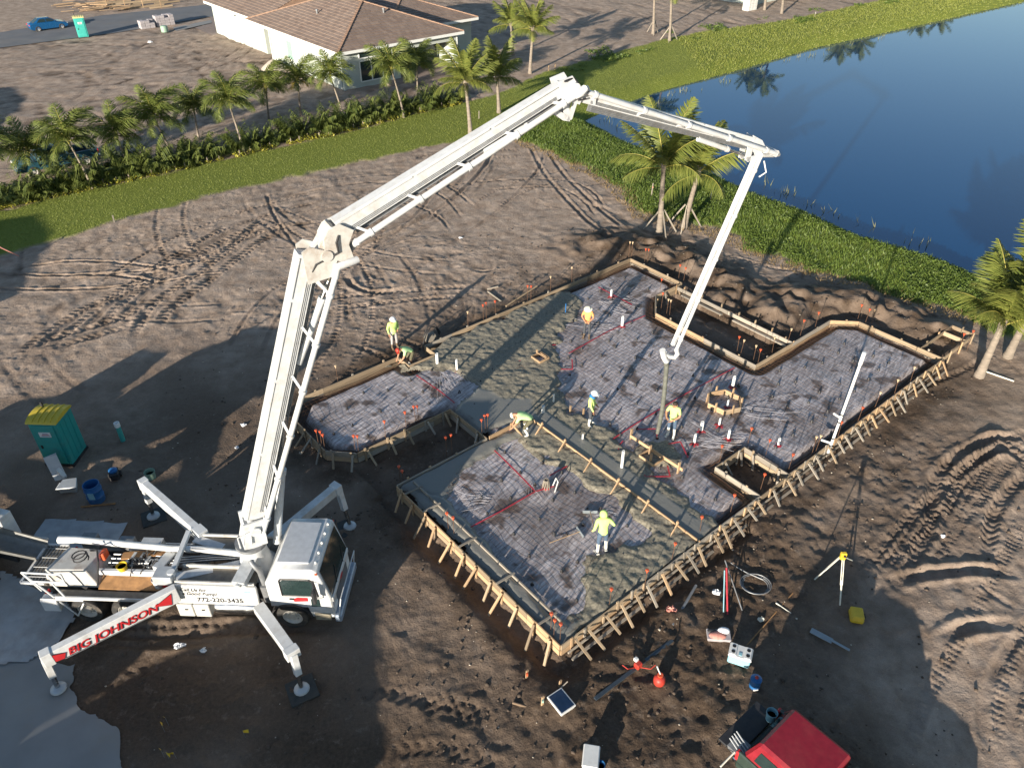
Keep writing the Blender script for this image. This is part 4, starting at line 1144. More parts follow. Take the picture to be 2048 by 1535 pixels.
uv_wall(house, 33.2, 40.3, -60.1, -59.8, EZ - .05, 'beam') if False else None
mb = MB(); o = house.location
mb.prism([tuple((UV(a, b) - o)[:2]) for a, b in ((33.2, -60.2), (39.9, -60.2), (39.9, -59.8), (33.2, -59.8))], 2.75, EZ - .06); mb.build('beam', M['wall'], house)
uv_wall(house, 40.3, 45.9, -80, -64.6, EZ - .05)
uv_wall(house, 27.4, 38, -92.5, -78.2, EZ - .05)
uv_wall(house, 28.9, 38, -78.2, -75.5, EZ - .05)
hip_roof(house, 26.1, 40.9, -79.5, -59.2, EZ, .36)
hip_roof(house, 34.5, 46.5, -82, -64, EZ - .02, .34)
hip_roof(house, 26.8, 39, -93.2, -77.9, EZ - .015, .36, (1, 0))
uv_window(house, (26.7, -71.4), (26.7, -70.0), .9, 2.8, (-1, 0), 'fascia', 'shutter', 'shutter')
uv_window(house, (28.9, -77.9), (28.9, -76.6), 1.7, 3.2, (-1, 0), 'fascia', 'glass')
uv_window(house, (28.9, -76.3), (28.9, -75.6), .05, 2.3, (-1, 0), 'win_frame', 'glass', 'door')
uv_window(house, (28.6, -59.8), (32.4, -59.8), 2.65, 3.2, (0, 1), 'fascia', 'glass', bars=1)
uv_window(house, (28.6, -59.8), (32.4, -59.8), .5, 2.4, (0, 1), 'fascia', 'glass', bars=3)
uv_window(house, (33.8, -62.6), (39.6, -62.6), .1, 2.7, (0, 1), 'win_frame', 'glass', 'sliding_door', bars=4)
mb = MB(); mb.prism([tuple((UV(a, b) - o)[:2]) for a, b in ((33.2, -62.6), (41.5, -62.6), (41.5, -58.3), (31, -58.3), (31, -59.8), (33.2, -59.8))], -.1, .12); mb.build('patio', M['paver'], house)
mb = MB(); mb.box((0, 0, 0), (.18, .18, .12)); mb.build('vent_cap', M['dark'], house, loc=UV(26.75, -84, 3.3) - o)
for u_, v_ in ((30, -70), (37.5, -72), (34.5, -64.2), (30, -84)):
    pz_ = EZ + .36 * min(u_ - 26.1, 40.9 - u_, -59.2 - v_) if v_ > -79 else EZ + .36 * (u_ - 26.8)
    MB().lathe([(.10, -.2), (.10, .35), (.16, .36), (.12, .48)], n=10).build('roof_vent', M['grey'], house, True, loc=UV(u_, v_, pz_) - o)
for u_, v_ in ((26.62, -60.2), (26.62, -75.2), (40.35, -59.75)):
    MB().bar((0, 0, .05), (0, 0, EZ - .1), .09, .07).build('downspout', M['fascia'], house, loc=UV(u_, v_) - o)
# pale sand heap at the house corner
mb = MB(); mb.lathe([(1.5, -.1), (1.1, .3), (.5, .75), (.1, .95)], n=14)
tag(mb.build('sand_heap', pm('pale_sand', (.46, .40, .33), .95, var=.1, bump=.03, bscale=12), None, True, loc=G(548, 138)), 'pale heap of sand against the house wall', 'sand heap')

# second house, its lower wall just inside the top edge
far = empty('white_house', G(1540, 2), 0, 'white walled house cut off by the top edge beyond the pond bank', 'house')
fu, fv = to_uv(far.location)
uv_wall(far, fu - 5, fu + 9, fv - 14, fv + .2, 3.5)
hip_roof(far, fu - 5.5, fu + 9.5, fv - 14.5, fv + .8, 3.55, .33)
uv_window(far, (fu - 3, fv + .2), (fu - 1, fv + .2), .9, 2.6, (0, 1))
uv_window(far, (fu + 2, fv + .2), (fu + 6, fv + .2), .1, 2.5, (0, 1), name='sliding_door', bars=3)
def stack(name, p, nx_, nz, label, mat='block', sz=(.55, .55, .3)):
    t = empty(name, p, RZ, label, 'block stack')
    me_ = MB().box((0, 0, 0), sz).mesh('block', M[mat], bevel=.02)
    for i in range(nx_):
        for j in range(2):
            for k in range(nz):
                if k == nz - 1 and (i + j) % 3 == 2: continue
                link('block', me_, t, (i * (sz[0] + .03) + rt.uniform(-.02, .02), j * (sz[1] + .03), sz[2] / 2 + k * (sz[2] + .01)))
    return t
stack('block_stack', G(1496, 22), 3, 4, 'white block stack on the bank below the far white house', 'lid', (.62, .5, .42))
stack('block_stack', G(287, 58), 3, 3, 'lower left stack of grey concrete blocks at the road edge')
stack('block_stack', G(318, 53), 4, 4, 'taller right stack of grey concrete blocks at the road edge')
mb = MB(); mb.lathe([(.42, 0), (.44, .55), (.36, .7), (.3, .72)], n=12)
tag(mb.build('utility_box', M['pale_green'], None, True, loc=G(330, 64)), 'pale green utility pedestal in front of the block stacks', 'utility box')
# driveway strip and pavers between road and house
for k, (pts, mt, nm) in enumerate((([(345, 56), (425, 40), (425, 46), (352, 63)], 'concrete', 'driveway'), ([(420, 34), (430, 34), (436, 78), (390, 56), (425, 47)], 'paver', 'pavement'))):
    q = MB(); q.quad(*[(p.x, p.y, .03 + .006 * k) for p in (G(*a) for a in pts)])
    tag(q.build(nm, M[mt]), 'pale concrete driveway strip by the road' if k == 0 else 'brown paver forecourt beside the house wall', nm, kind='structure')
# lumber dumped beyond the road
lp = empty('lumber_pile', G(190, 10), 0, 'scattered pile of fresh yellow planks beyond the road', 'lumber')
for k in range(34):
    c = G(110 + 90 * rt.random() ** .8 + (60 if k > 14 else 0), 26 - 24 * rt.random(), 0)
    a = rt.uniform(-.5, .6) + RZ * .5; L_ = rt.uniform(1.5, 4)
    d = Vector((math.cos(a), math.sin(a), rt.uniform(-.02, .06))) * L_ / 2
    c.z = .12 + .09 * (k % 5)
    stick('plank', lp, c - d, c + d, .24, .06, 'wood_new')
lp = empty('form_lumber_stack', G(270, 12), 0, 'dark low framework of old boards beside the yellow plank pile', 'lumber')
for k in range(12):
    c = G(215 + 12 * k, 16 - (k % 3) * 7); c.z = .15 + .12 * (k % 3)
    d = UX * rt.uniform(1.2, 3)
    stick('plank', lp, c - d, c + d, .08, .24, 'wood')
    if k % 3 == 0: stick('post', lp, c - Vector((0, 0, .3)), c + Vector((0, 0, .9)), .09, .09, 'wood_new')

# houses out of view on the sun side, added to shade the left ground
def shade_caster(c, hu, hv, ez, rise, label, swap):
    nb = empty('shade_house', Vector((c[0], c[1], 0)), 0, label, 'house')
    n_u, n_v = to_uv(nb.location)
    uv_wall(nb, n_u - hu + .5, n_u + hu - .5, n_v - hv + .5, n_v + hv - .5, ez - .03)
    if swap: hip_roof(nb, n_v - hv, n_v + hv, n_u - hu, n_u + hu, ez, rise, swap=True)
    else: hip_roof(nb, n_u - hu, n_u + hu, n_v - hv, n_v + hv, ez, rise)
shade_caster((-22.5, -7.4), 12.0, 3.5, 3.2, .5, 'unseen long stucco house with tiled hip roof added to shade the lower left ground', True)
shade_caster((-24.6, 1.6), 3.9, 4.1, 3.2, .45, 'unseen square stucco house with tiled hip roof added to shade the apron', False)
q = G(108, 190) - Vector((.477, .879, 0)) * 25.9
shade_caster((q.x - 4, q.y), 5, 8, 3.3, .44, 'unseen stucco house with tiled hip roof added for the shadow beyond the hedge', False)
q = G(92, 462) - Vector((.477, .879, 0)) * 23.5
shade_caster((q.x - 1.0, q.y + .6), 4.2, 6, 3.2, .43, 'unseen stucco house with tiled hip roof added for the shadow on the left lawn', False)

# ================================================================== VEHICLES
def wheel(par, x, y, r, w, side):
    t = empty('wheel', (x, y, r), 0, parent=par)
    MB().lathe([(q_, h_ * side) for q_, h_ in [(r * .62, -w / 2), (r * .93, -w / 2), (r, -w * .3), (r, w * .3), (r * .93, w / 2), (r * .62, w / 2), (r * .6, 0)]], axis=(0, 1, 0), n=24).build('tyre', M['tyre'], t, True)
    s_ = side
    b = MB(); b.lathe([(r * .62, s_ * w * .1), (r * .62, s_ * w * .42), (r * .56, s_ * w * .42), (r * .50, s_ * w * .18), (r * .22, s_ * w * .22), (r * .2, s_ * w * .40), (.01, s_ * w * .40)], axis=(0, 1, 0), n=20)
    for k in range(8):
        a = k * math.pi / 4
        b.box((math.cos(a) * r * .34, s_ * w * .24, math.sin(a) * r * .34), (.05 * r * 2, .05, .05 * r * 2))
    b.build('rim', M['rim'], t, True)
    return t
def side_glass(par, pts, y, side, name='window'):
    """pts (x,z) outline on a side plane; y may be a function of z"""
    mb = MB(); mb.extrude([(x, y(z) * side, z) for x, z in pts], (0, .012 * side, 0)); return mb.build(name, M['glass'], par)
def sedan(name, loc, rz, label, paint):
    t = empty(name, loc, rz, label, 'car')
    prof = [(-2.2, .35), (-2.25, .75), (-2.1, .98), (-1.5, 1.02), (1.0, .98), (1.9, .82), (2.2, .62), (2.25, .35), (1.85, .22), (-1.9, .22)]
    b = MB(); b.extrude([(x, -.88, z) for x, z in prof], (0, 1.76, 0)); b.build('body', M[paint], t, True, .07)
    ycab = lambda z: .80 - (z - .95) * .42
    c = MB(); c.hexa([(-1.75, -.80, .97), (1.05, -.80, .97), (1.05, .80, .97), (-1.75, .80, .97), (-.95, -.60, 1.44), (.25, -.60, 1.44), (.25, .60, 1.44), (-.95, .60, 1.44)]); c.build('roof', M[paint], t, True, .06)
    for s_ in (-1, 1):
        side_glass(t, [(-1.30, 1.03), (-.25, 1.03), (-.30, 1.38), (-.90, 1.38)], lambda z: ycab(z) + .004, s_)
        side_glass(t, [(-.17, 1.03), (.78, 1.03), (.20, 1.38), (-.22, 1.38)], lambda z: ycab(z) + .004, s_)
        MB().box((2.12, .6 * s_, .66), (.2, .4, .13)).build('headlight', M['lid'], t, bevel=.02)
        MB().box((-2.16, .66 * s_, .80), (.14, .36, .16)).build('taillight', M['red'], t, bevel=.02)
        MB().box((.75, .95 * s_, 1.05), (.12, .2, .12)).build('mirror', M[paint], t, bevel=.02)
        for x in (-1.35, 1.38): wheel(t, x, .80 * s_, .33, .21, s_)
    g = MB(); g.add([(1.02, -.70, 1.0), (1.02, .70, 1.0), (.30, .57, 1.41), (.30, -.57, 1.41)], [(0, 1, 2, 3)]); o = g.build('windscreen', M['glass'], t); o.location = (.02, 0, .012)
    g = MB(); g.add([(-1.70, -.70, 1.0), (-1.70, .70, 1.0), (-1.0, .57, 1.41), (-1.0, -.57, 1.41)], [(0, 1, 2, 3)]); o = g.build('rear_window', M['glass'], t); o.location = (-.02, 0, .012)
    return t
def pickup(name, loc, rz, label, paint, canopy=None, tail_down=False, crew=True, lower=None):
    t = empty(name, loc, rz, label, 'pickup')
    lo = lower or paint
    x0, x1 = -2.75, 2.85           # tail, nose
    cb0, cb1 = -.75, 1.35          # cab
    b = MB()
    b.extrude([(x, -.98, z) for x, z in [(x0, .45), (x0, .72), (cb1, .72), (cb1, 1.12), (2.55, 1.06), (x1, .92), (x1, .45)]], (0, 1.96, 0))
    b.build('body', M[lo], t, True, .05)
    for s_ in (-1, 1):
        MB().box(((x0 + cb0) / 2, .93 * s_, .93), (cb0 - x0, .10, .44)).build('bed_side', M[lo], t, bevel=.03)
    MB().box(((x0 + cb0) / 2, 0, .74), (cb0 - x0 - .02, 1.76, .04)).build('bed_floor', M['dark'], t)
    MB().box((cb0 + .02, 0, .95), (.06, 1.76, .44)).build('bed_front', M[lo], t)
    if tail_down: MB().box((x0 - .34, 0, .76), (.64, 1.76, .07)).build('tailgate', M['dark'], t, bevel=.02)
    else: MB().box((x0 + .03, 0, .95), (.07, 1.76, .46)).build('tailgate', M[lo], t, bevel=.02)
    c = MB(); c.hexa([(cb0 + .05, -.95, .78), (cb1 + .25, -.95, .78), (cb1 + .25, .95, .78), (cb0 + .05, .95, .78), (cb0 + .06, -.93, 1.2), (cb1 + .05, -.93, 1.2), (cb1 + .05, .93, 1.2), (cb0 + .06, .93, 1.2)]); c.build('cab', M[lo], t, True, .04)
    c = MB(); c.hexa([(cb0 + .1, -.90, 1.19), (cb1 + .03, -.90, 1.19), (cb1 + .03, .90, 1.19), (cb0 + .1, .90, 1.19), (cb0 + .28, -.70, 1.78), (cb1 - .55, -.70, 1.78), (cb1 - .55, .70, 1.78), (cb0 + .28, .70, 1.78)]); c.build('roof', M[paint if not lower else lo], t, True, .07)
    yc = lambda z: .905 - (z - 1.19) * .34
    for s_ in (-1, 1):
        side_glass(t, [(cb0 + .30, 1.24), (.28, 1.24), (.28, 1.66), (cb0 + .40, 1.66)], lambda z: yc(z) + .002, s_)
        side_glass(t, [(.36, 1.24), (1.15, 1.24), (.80, 1.66), (.36, 1.66)], lambda z: yc(z) + .002, s_)
        MB().box((x1 - .06, .72 * s_, .86), (.16, .4, .18)).build('headlight', M['lid'], t, bevel=.02)
        MB().box((x0 - .0, .92 * s_, .95), (.10, .14, .36)).build('taillight', M['red'], t, bevel=.02)
        MB().box((1.2, 1.08 * s_, 1.22), (.12, .22, .2)).build('mirror', M['black'], t, bevel=.02)
        for x in (-1.75, 1.85): wheel(t, x, .88 * s_, .39, .25, s_)
    g = MB(); g.add([(cb1 + .02, -.78, 1.22), (cb1 + .02, .78, 1.22), (cb1 - .50, .64, 1.72), (cb1 - .50, -.64, 1.72)], [(0, 1, 2, 3)]); o = g.build('windscreen', M['glass'], t); o.location = (.03, 0, .02)
    MB().box((x1 + .06, 0, .55), (.14, 1.9, .2)).build('bumper', M['chrome'], t, bevel=.03)
    MB().box((x0 - .08, 0, .52), (.14, 1.8, .18)).build('bumper', M['chrome'], t, bevel=.03)
    if canopy:
        c = MB(); c.hexa([(x0 + .12, -.97, 1.155), (cb0 + .08, -.97, 1.155), (cb0 + .08, .97, 1.155), (x0 + .12, .97, 1.155), (x0 + .38, -.78, 1.86), (cb0 + .08, -.78, 1.86), (cb0 + .08, .78, 1.86), (x0 + .38, .78, 1.86)])
        k = c.build('canopy', M[canopy], t, False, .07)
        for s_ in (-1, 1):
            mb = MB(); mb.extrude([(x, (.975 - (z - 1.15) * .27) * s_, z) for x, z in [(x0 + .45, 1.30), (cb0 - .25, 1.30), (cb0 - .25, 1.66), (x0 + .52, 1.66)]], (0, .012 * s_, 0)); mb.build('window', M['glass'], k)
        mb = MB(); mb.add([(x0 + .14, -.8, 1.2), (x0 + .14, .8, 1.2), (x0 + .35, .66, 1.74), (x0 + .35, -.66, 1.74)], [(0, 1, 2, 3)]); o = mb.build('rear_hatch', M['glass'], k); o.location = (-.015, 0, .01)
    return t
sedan('blue_car', GG(98, 58), RZ, 'blue sedan parked on the road at the far left', 'car_blue')
p = UV(-.4, -55.1); p.z = ground_z(p.x, p.y) + .02
pickup('grey_pickup', p, RZ + math.pi, 'blue grey pickup half hidden behind the palm hedge', 'car_teal')
p = G(372, -12); pickup('dark_pickup', p, RZ, 'dark pickup cut off by the top edge beside the house', 'car_dark')
M['green_dark'] = pm('dark_green_paint', (.035, .055, .045), .35, var=.1, coat=.3)
p = UV(2.08, 8.45); p.z = -.02
red_truck = pickup('capped_pickup', p, RZ - math.pi / 2 , 'dark green pickup with a red bed cap cut off by the bottom edge', 'green_dark', canopy='car_red', tail_down=True)

# ================================================================== CONCRETE PUMP TRUCK
def text_mesh(body, size, mat, bold=.012, shear=0.0):
    cu = bpy.data.curves.new('lettering', 'FONT')
    cu.body, cu.size, cu.offset, cu.shear, cu.extrude = body, size, bold * size, shear, .003
    o = bpy.data.objects.new('tmp_text', cu); col.objects.link(o)
    dg = bpy.context.evaluated_depsgraph_get()
    me = bpy.data.meshes.new_from_object(o.evaluated_get(dg))
    me.name = 'lettering'; me.materials.clear(); me.materials.append(mat)
    bpy.data.objects.remove(o)
    return me
def place(o, org, dx, dy):
    dx, dy = Vector(dx).normalized(), Vector(dy)
    dz = dx.cross(dy).normalized(); dy = dz.cross(dx)
    m = Matrix(((dx.x, dy.x, dz.x, 0), (dx.y, dy.y, dz.y, 0), (dx.z, dy.z, dz.z, 0), (0, 0, 0, 1)))
    m.translation = Vector(org); o.matrix_local = m
    return o
PT_LOC, PT_RZ = Vector((-6.95, 16.64, 0)), R(-2.48)
pump = empty('pump_truck', PT_LOC, PT_RZ, 'white concrete pump truck with long folding boom and four spread outriggers', 'pump truck')
_ci, _si = math.cos(-PT_RZ), math.sin(-PT_RZ)
def TL(p):
    d = Vector(p) - PT_LOC
    return Vector((d.x * _ci - d.y * _si, d.x * _si + d.y * _ci, d.z))
def B(name, mat, bevel=0.0, smooth=False, parent=None, **k):
    pass
W_, GR, DK = M['white'], M['grey'], M['dark']
# --- cab
c = MB()
c.extrude([(x, -1.1, z) for x, z in [(-.62, .95), (-.62, 2.1), (-.25, 2.72), (.9, 2.78), (1.08, 2.70), (1.36, 1.45), (1.38, .55), (.62, .55), (.55, 1.0), (-.55, 1.0)]], (0, 2.2, 0))
cab = c.build('cab', W_, pump, True, .05)
MB().box((.30, 0, 2.795), (1.0, 1.7, .05)).build('roof_panel', pm('brushed_roof', (.50, .52, .55), .4, .2, var=.08), cab, bevel=.02)
for s_ in (-1, 1):
    y = 1.105 * s_
    MB().extrude([(x, y, z) for x, z in [(-.12, 1.62), (.92, 1.62), (.86, 2.22), (.76, 2.30), (-.06, 2.30), (-.12, 2.22)]], (0, .02 * s_, 0)).build('side_window', M['glass'], cab)
    f = MB()
    P_ = [(-.15, 1.58), (.97, 1.58), (.90, 2.26), (.78, 2.35), (-.08, 2.35), (-.15, 2.26)]
    for a, b in zip(P_, P_[1:] + P_[:1]): f.tube((a[0], y, a[1]), (b[0], y, b[1]), .03, n=6)
    f.build('window_rim', M['black'], cab)
    MB().box((.12, y, 1.42), (.16, .03, .07)).build('door_handle', M['black'], cab)
    MB().extrude([(x, y, z) for x, z in [(.70, 1.1), (.98, 1.1), (.98, 1.45), (.72, 1.45)]], (0, .015 * s_, 0)).build('lower_window', M['glass'], cab)
    MB().extrude([(x, y, z) for x, z in [(.18, 1.3), (.62, 1.34), (.62, 1.5), (.30, 1.5), (.16, 1.42)]], (0, .012 * s_, 0)).build('red_emblem', M['red'], cab)
    f = MB(); f.path([(.9, y, 2.3), (.98, y + .28 * s_, 2.25), (.98, y + .3 * s_, 1.6), (.9, y, 1.5)], .02, 6); f.box((.98, y + .32 * s_, 1.98), (.07, .22, .5)); f.build('mirror', DK, cab)
    f = MB()
    for a in range(9):
        t0, t1 = math.pi * a / 9, math.pi * (a + 1) / 9
        f.bar((.66 * math.cos(t0), 1.02 * s_, .52 + .62 * math.sin(t0)), (.66 * math.cos(t1), 1.02 * s_, .52 + .62 * math.sin(t1)), .3, .04, up=(math.cos(t0), 0, math.sin(t0)))
    f.build('mudguard', DK, cab)
    f = MB(); f.box((1.0, 1.0 * s_, .62), (.5, .28, .3))
    for k in range(4): f.box((1.0, 1.15 * s_, .52 + .07 * k), (.46, .03, .02))
    f.build('step', pm('cab_step', (.30, .27, .2), .6, .2), cab, bevel=.02)
    MB().box((1.37, .82 * s_, .85), (.06, .34, .2)).build('headlight', M['lid'], cab, bevel=.02)
    MB().box((1.05, 1.1 * s_, 2.62), (.08, .06, .06)).build('marker_lamp', M['cap'], cab)
ws = MB(); ws.add([(1.375, -.98, 1.52), (1.375, .98, 1.52), (1.115, .96, 2.58), (1.115, -.96, 2.58)], [(0, 1, 2, 3)]); o = ws.build('windscreen', M['glass'], cab); o.location = (.012, 0, .003)
for k in range(5): MB().ell((1.0, -.8 + .4 * k, 2.80), (.05, .06, .045), 8, 5).build('roof_lamp', M['lid'], cab)
MB().box((1.385, 0, 1.36), (.05, 2.1, .2)).build('cowl', W_, cab, bevel=.02)
gm = MB()
for k in range(6): gm.box((1.395, 0, .74 + .085 * k), (.03, 1.3, .05))
gm.build('grille', GR, cab)
o = MB().ell((1.41, 0, 1.3), (.02, .16, .07), 12, 6).build('badge', M['red'], cab)
for y in (-.45, .4): MB().path([(1.40, y, 1.5), (1.30, y + .32, 1.95)], .014, 5).build('wiper', M['black'], cab)
MB().box((1.47, 0, .52), (.22, 2.26, .3)).build('bumper', pm('blue_grey_bumper', (.30, .36, .44), .4, .3), pump, bevel=.04)
f = MB(); f.path([(1.5, -1.12, .62), (1.62, -1.0, 1.35), (1.62, 1.0, 1.35), (1.5, 1.12, .62)], .02, 6); f.build('mirror_bar', W_, cab)
# --- chassis and wheels
ch = MB()
for y in (-.42, .42): ch.bar((1.2, y, .85), (-7.9, y, .85), .1, .28)
for x in (-1, -2.6, -4.2, -6.0, -7.4): ch.bar((x, -.42, .85), (x, .42, .85), .1, .2)
ch.box((-.9, 0, 1.1), (.5, 1.5, .7)); ch.box((-.8, .5, .8), (.5, .6, .6))
ch.build('chassis', DK, pump)
for s_ in (-1, 1):
    wheel(pump, 0, .98 * s_, .53, .33, s_)
    for x in (-5.35, -6.67): wheel(pump, x, .95 * s_, .53, .5, s_)
ax = MB()
for x in (0, -5.35, -6.67): ax.tube((x, -.8, .53), (x, .8, .53), .09, n=8)
ax.build('axle', DK, pump)
# --- deck with side panels
for s_ in (-1, 1):
    p = MB(); p.extrude([(x, 1.0 * s_, z) for x, z in [(-3.6, 1.0), (-.98, 1.0), (-.95, 1.86), (-3.55, 1.86)]], (0, .10 * s_, 0)); sp_ = p.build('side_panel', W_, pump, bevel=.02)
    if s_ < 0:
        o = link('lettering', text_mesh('772-220-3435', .265, M['black'], .02), sp_); place(o, (-2.95, -1.106, 1.14), (1, 0, 0), (0, 0, 1))
        o = link('lettering', text_mesh('Call Us for', .19, M['black'], .012, .25), sp_); place(o, (-3.40, -1.106, 1.62), (1, 0, 0), (0, 0, 1))
        o = link('lettering', text_mesh('a Good Pump!', .19, M['black'], .012, .25), sp_); place(o, (-3.36, -1.106, 1.44), (1, 0, 0), (0, 0, 1))
        MB().box((-1.25, -1.105, 1.66), (.2, .008, .07)).build('sticker', M['cooler_blue'], sp_)
    dk = MB(); dk.box((-2.28, .66 * s_, 1.80), (2.5, .66, .05)); dk.build('deck_plate', M['deck'], pump)
    dk = MB(); dk.box((-2.28, .98 * s_, 1.90), (2.5, .05, .1)); dk.box((-2.28, .32 * s_, 1.88), (2.5, .05, .14)); dk.build('deck_rim', M['boom_rust'], pump)
    for k, x in enumerate((-3.42, -2.88)):
        d = MB(); d.box((x, .95 * s_, .70), (.51, .4, .56)); lk = d.build('locker', pm('locker_grey_%d%d' % (k, s_ + 1), (.55, .54, .50), .45, .1, var=.06), pump, bevel=.02)
        MB().box((x + .05, 1.155 * s_, .78), (.1, .02, .06)).build('latch', M['chrome'], lk)
    MB().lathe([(.05, -2.5), (.27, -2.48), (.29, -2.4), (.29, -1.3), (.27, -1.2), (.05, -1.18)], (0, .86 * s_, .70), (1, 0, 0), 16).build('fuel_tank', M['chrome'], pump, True)
    w = MB(); w.box((-5.6, 1.0 * s_, 1.10), (3.9, .34, .06)); w.build('walkway', M['deck'], pump)
    MB().bar((-7.5, 1.17 * s_, 1.16), (-3.65, 1.17 * s_, 1.16), .05, .11).build('walkway_edge', W_, pump)
st = MB(); st.path([(-.75, -.80, 1.0), (-.78, -.82, 1.75)], .17, 12); st.path([(-.78, -.82, 1.75), (-.82, -.82, 2.35), (-1.0, -.78, 2.62), (-1.06, -.70, 2.66)], .085, 10); st.build('exhaust', GR, pump, True)
# --- pedestal and turret
TC = Vector((-1.33, .12, 0))
t = MB(); t.lathe([(.72, 1.0), (.70, 1.5), (.52, 1.75), (.40, 2.3), (.46, 2.42), (.46, 2.55)], TC, n=20); t.bar((-3.6, -.75, 1.72), (-1.3, .1, 1.62), .3, .3); t.bar((-3.6, .85, 1.72), (-1.3, .15, 1.62), .3, .3)
t.build('pedestal', M['boom'], pump, True)
t = MB(); t.lathe([(.5, 2.55), (.5, 2.66)], TC, n=20); t.build('slewing_ring', GR, pump)
t = MB(); t.bar(TC + Vector((.05, -.15, 2.15)), TC + Vector((-.1, -1.25, 2.05)), .42, .22)
for x in (-.12, .1): t.tube(TC + Vector((x, -1.25, 2.05)), TC + Vector((x, -1.34, 2.04)), .09, n=10)
t.build('ram_cover', pm('pale_ram_cover', (.55, .57, .58), .4, .2, dirt=(.4, .38, .33)), pump, True)

# --- boom, standing in one upright plane from the turret to the hose
A_ = PT_LOC + Vector((TC.x * _ci + TC.y * _si, -TC.x * _si + TC.y * _ci, 0)); A_.z = 0
HOSE_G = G(1312, 884)
hv = Vector((HOSE_G.x - A_.x, HOSE_G.y - A_.y, 0)).normalized()
nS = Vector((hv.y, -hv.x, 0))                 # side that faces the viewer
bp = lambda x, y: TL(on_plane(x, y, A_, HOSE_G))
nL = TL(PT_LOC + nS); hL = TL(PT_LOC + hv)
def section(p0, p1, w0, h0, w1, h1, drop, pipe_r, pname='boom_section', tray=True, pipe0=None, pipe1=None, side_off=.16):
    """box girder, its tube tray and its delivery pipe. p0,p1 centre line; drop = pipe distance below the centre line"""
    ax_ = (p1 - p0).normalized(); L_ = (p1 - p0).length
    und = ax_.cross(nL).normalized()
    if und.z > 0 or (abs(und.z) < .25 and und.dot(hL) < 0): und = -und
    if und.dot(hL) < 0 and ax_.z > .5: und = -und
    b = MB(); b.bar(p0, p1, w0, h0, und, w1, h1)
    k = 0
    while k < L_ - .6:                       # raised flange strips, the box is welded from plates
        b.bar(p0 + ax_ * k + nL * (w0 / 2 + .006) - und * h0 * .38, p0 + ax_ * min(k + 2.4, L_ - .1) + nL * (w0 / 2 + .006) - und * h0 * .38, .014, .05, und); k += 2.5
    sec = b.build(pname, M['boom'], pump, False, .02)
    if tray:
        ln_ = MB()
        for j in range(3): ln_.tube(p0 + nL * (w0 / 2 + .014) + und * h0 * (.18 + .09 * j) + ax_ * .3, p1 + nL * (w1 / 2 + .014) + und * h1 * (.18 + .09 * j) - ax_ * .3, .011, n=5)
        ln_.build('hydraulic_lines', GR, sec)
    if tray:
        tr_ = MB()
        for j in range(4): tr_.tube(p0 + und * (h0 / 2 + .03 + .05 * j) + nL * (w0 * .08) + ax_ * .5, p1 + und * (h1 / 2 + .02 + .04 * j) + nL * (w1 * .08) - ax_ * .4, .018, n=5)
        tr_.bar(p0 + und * (h0 / 2 + .10) + ax_ * .4, p1 + und * (h1 / 2 + .08) - ax_ * .3, .04, .2, und, .04, .14)
        tr_.build('hydraulic_lines', GR, sec)
    q0 = pipe0 if pipe0 is not None else p0 + und * drop + nL * (w0 / 2 + side_off)
    q1 = pipe1 if pipe1 is not None else p1 + und * drop * .8 + nL * (w1 / 2 + side_off)
    MB().tube(q0, q1, pipe_r, n=12).build('delivery_pipe', M['boom'], sec, True)
    n = max(int(L_ / 1.7), 2)
    for j in range(n + 1):
        f = .06 + .88 * j / n
        q = q0.lerp(q1, f); c0 = p0.lerp(p1, f)
        cl = MB(); d = (q1 - q0).normalized(); cl.path([q - d * .05, q + d * .05], pipe_r * 1.35, 10); cl.build('pipe_clamp', M['boom'], sec, True)
        br = MB(); hh = (h0 + (h1 - h0) * f) / 2; ww = (w0 + (w1 - w0) * f) / 2
        br.bar(c0 + und * hh * .8 + nL * ww, q, .05, .07, ax_); br.build('pipe_bracket', M['boom'], sec)
    return sec, ax_, und, q0, q1
J0, J1, J2, J3 = bp(505, 1046), bp(638, 505), bp(1126, 172), bp(1512, 296)
S1a, S1b = bp(506, 1030), bp(612, 505)
sec1, ax1, un1, q10, q11 = section(S1a, S1b, .44, .60, .40, .52, .56, .085, pipe0=bp(521, 1048) + nL * .35, pipe1=bp(662, 545) + nL * .35)
S2a, S2b = bp(673, 455), bp(1122, 176)
sec2, ax2, un2, q20, q21 = section(S2a, S2b, .38, .49, .30, .38, .46, .085, pipe0=bp(706, 474) + nL * .32, pipe1=bp(1140, 186) + nL * .3)
S3a, S3b = bp(1160, 190), bp(1508, 284)
sec3, ax3, un3, q30, q31 = section(S3a, S3b, .34, .34, .28, .28, .26, .08, pipe0=bp(1150, 175) + nL * .3, pipe1=bp(1540, 302) + nL * .28)
S4a, S4b = bp(1517, 306), bp(1345, 690)
sec4, ax4, un4, q40, q41 = section(S4a, S4b, .20, .21, .13, .13, .16, .07, tray=False, pipe0=bp(1512, 312) + nL * .2, pipe1=bp(1347, 695) + nL * .17, side_off=.1)
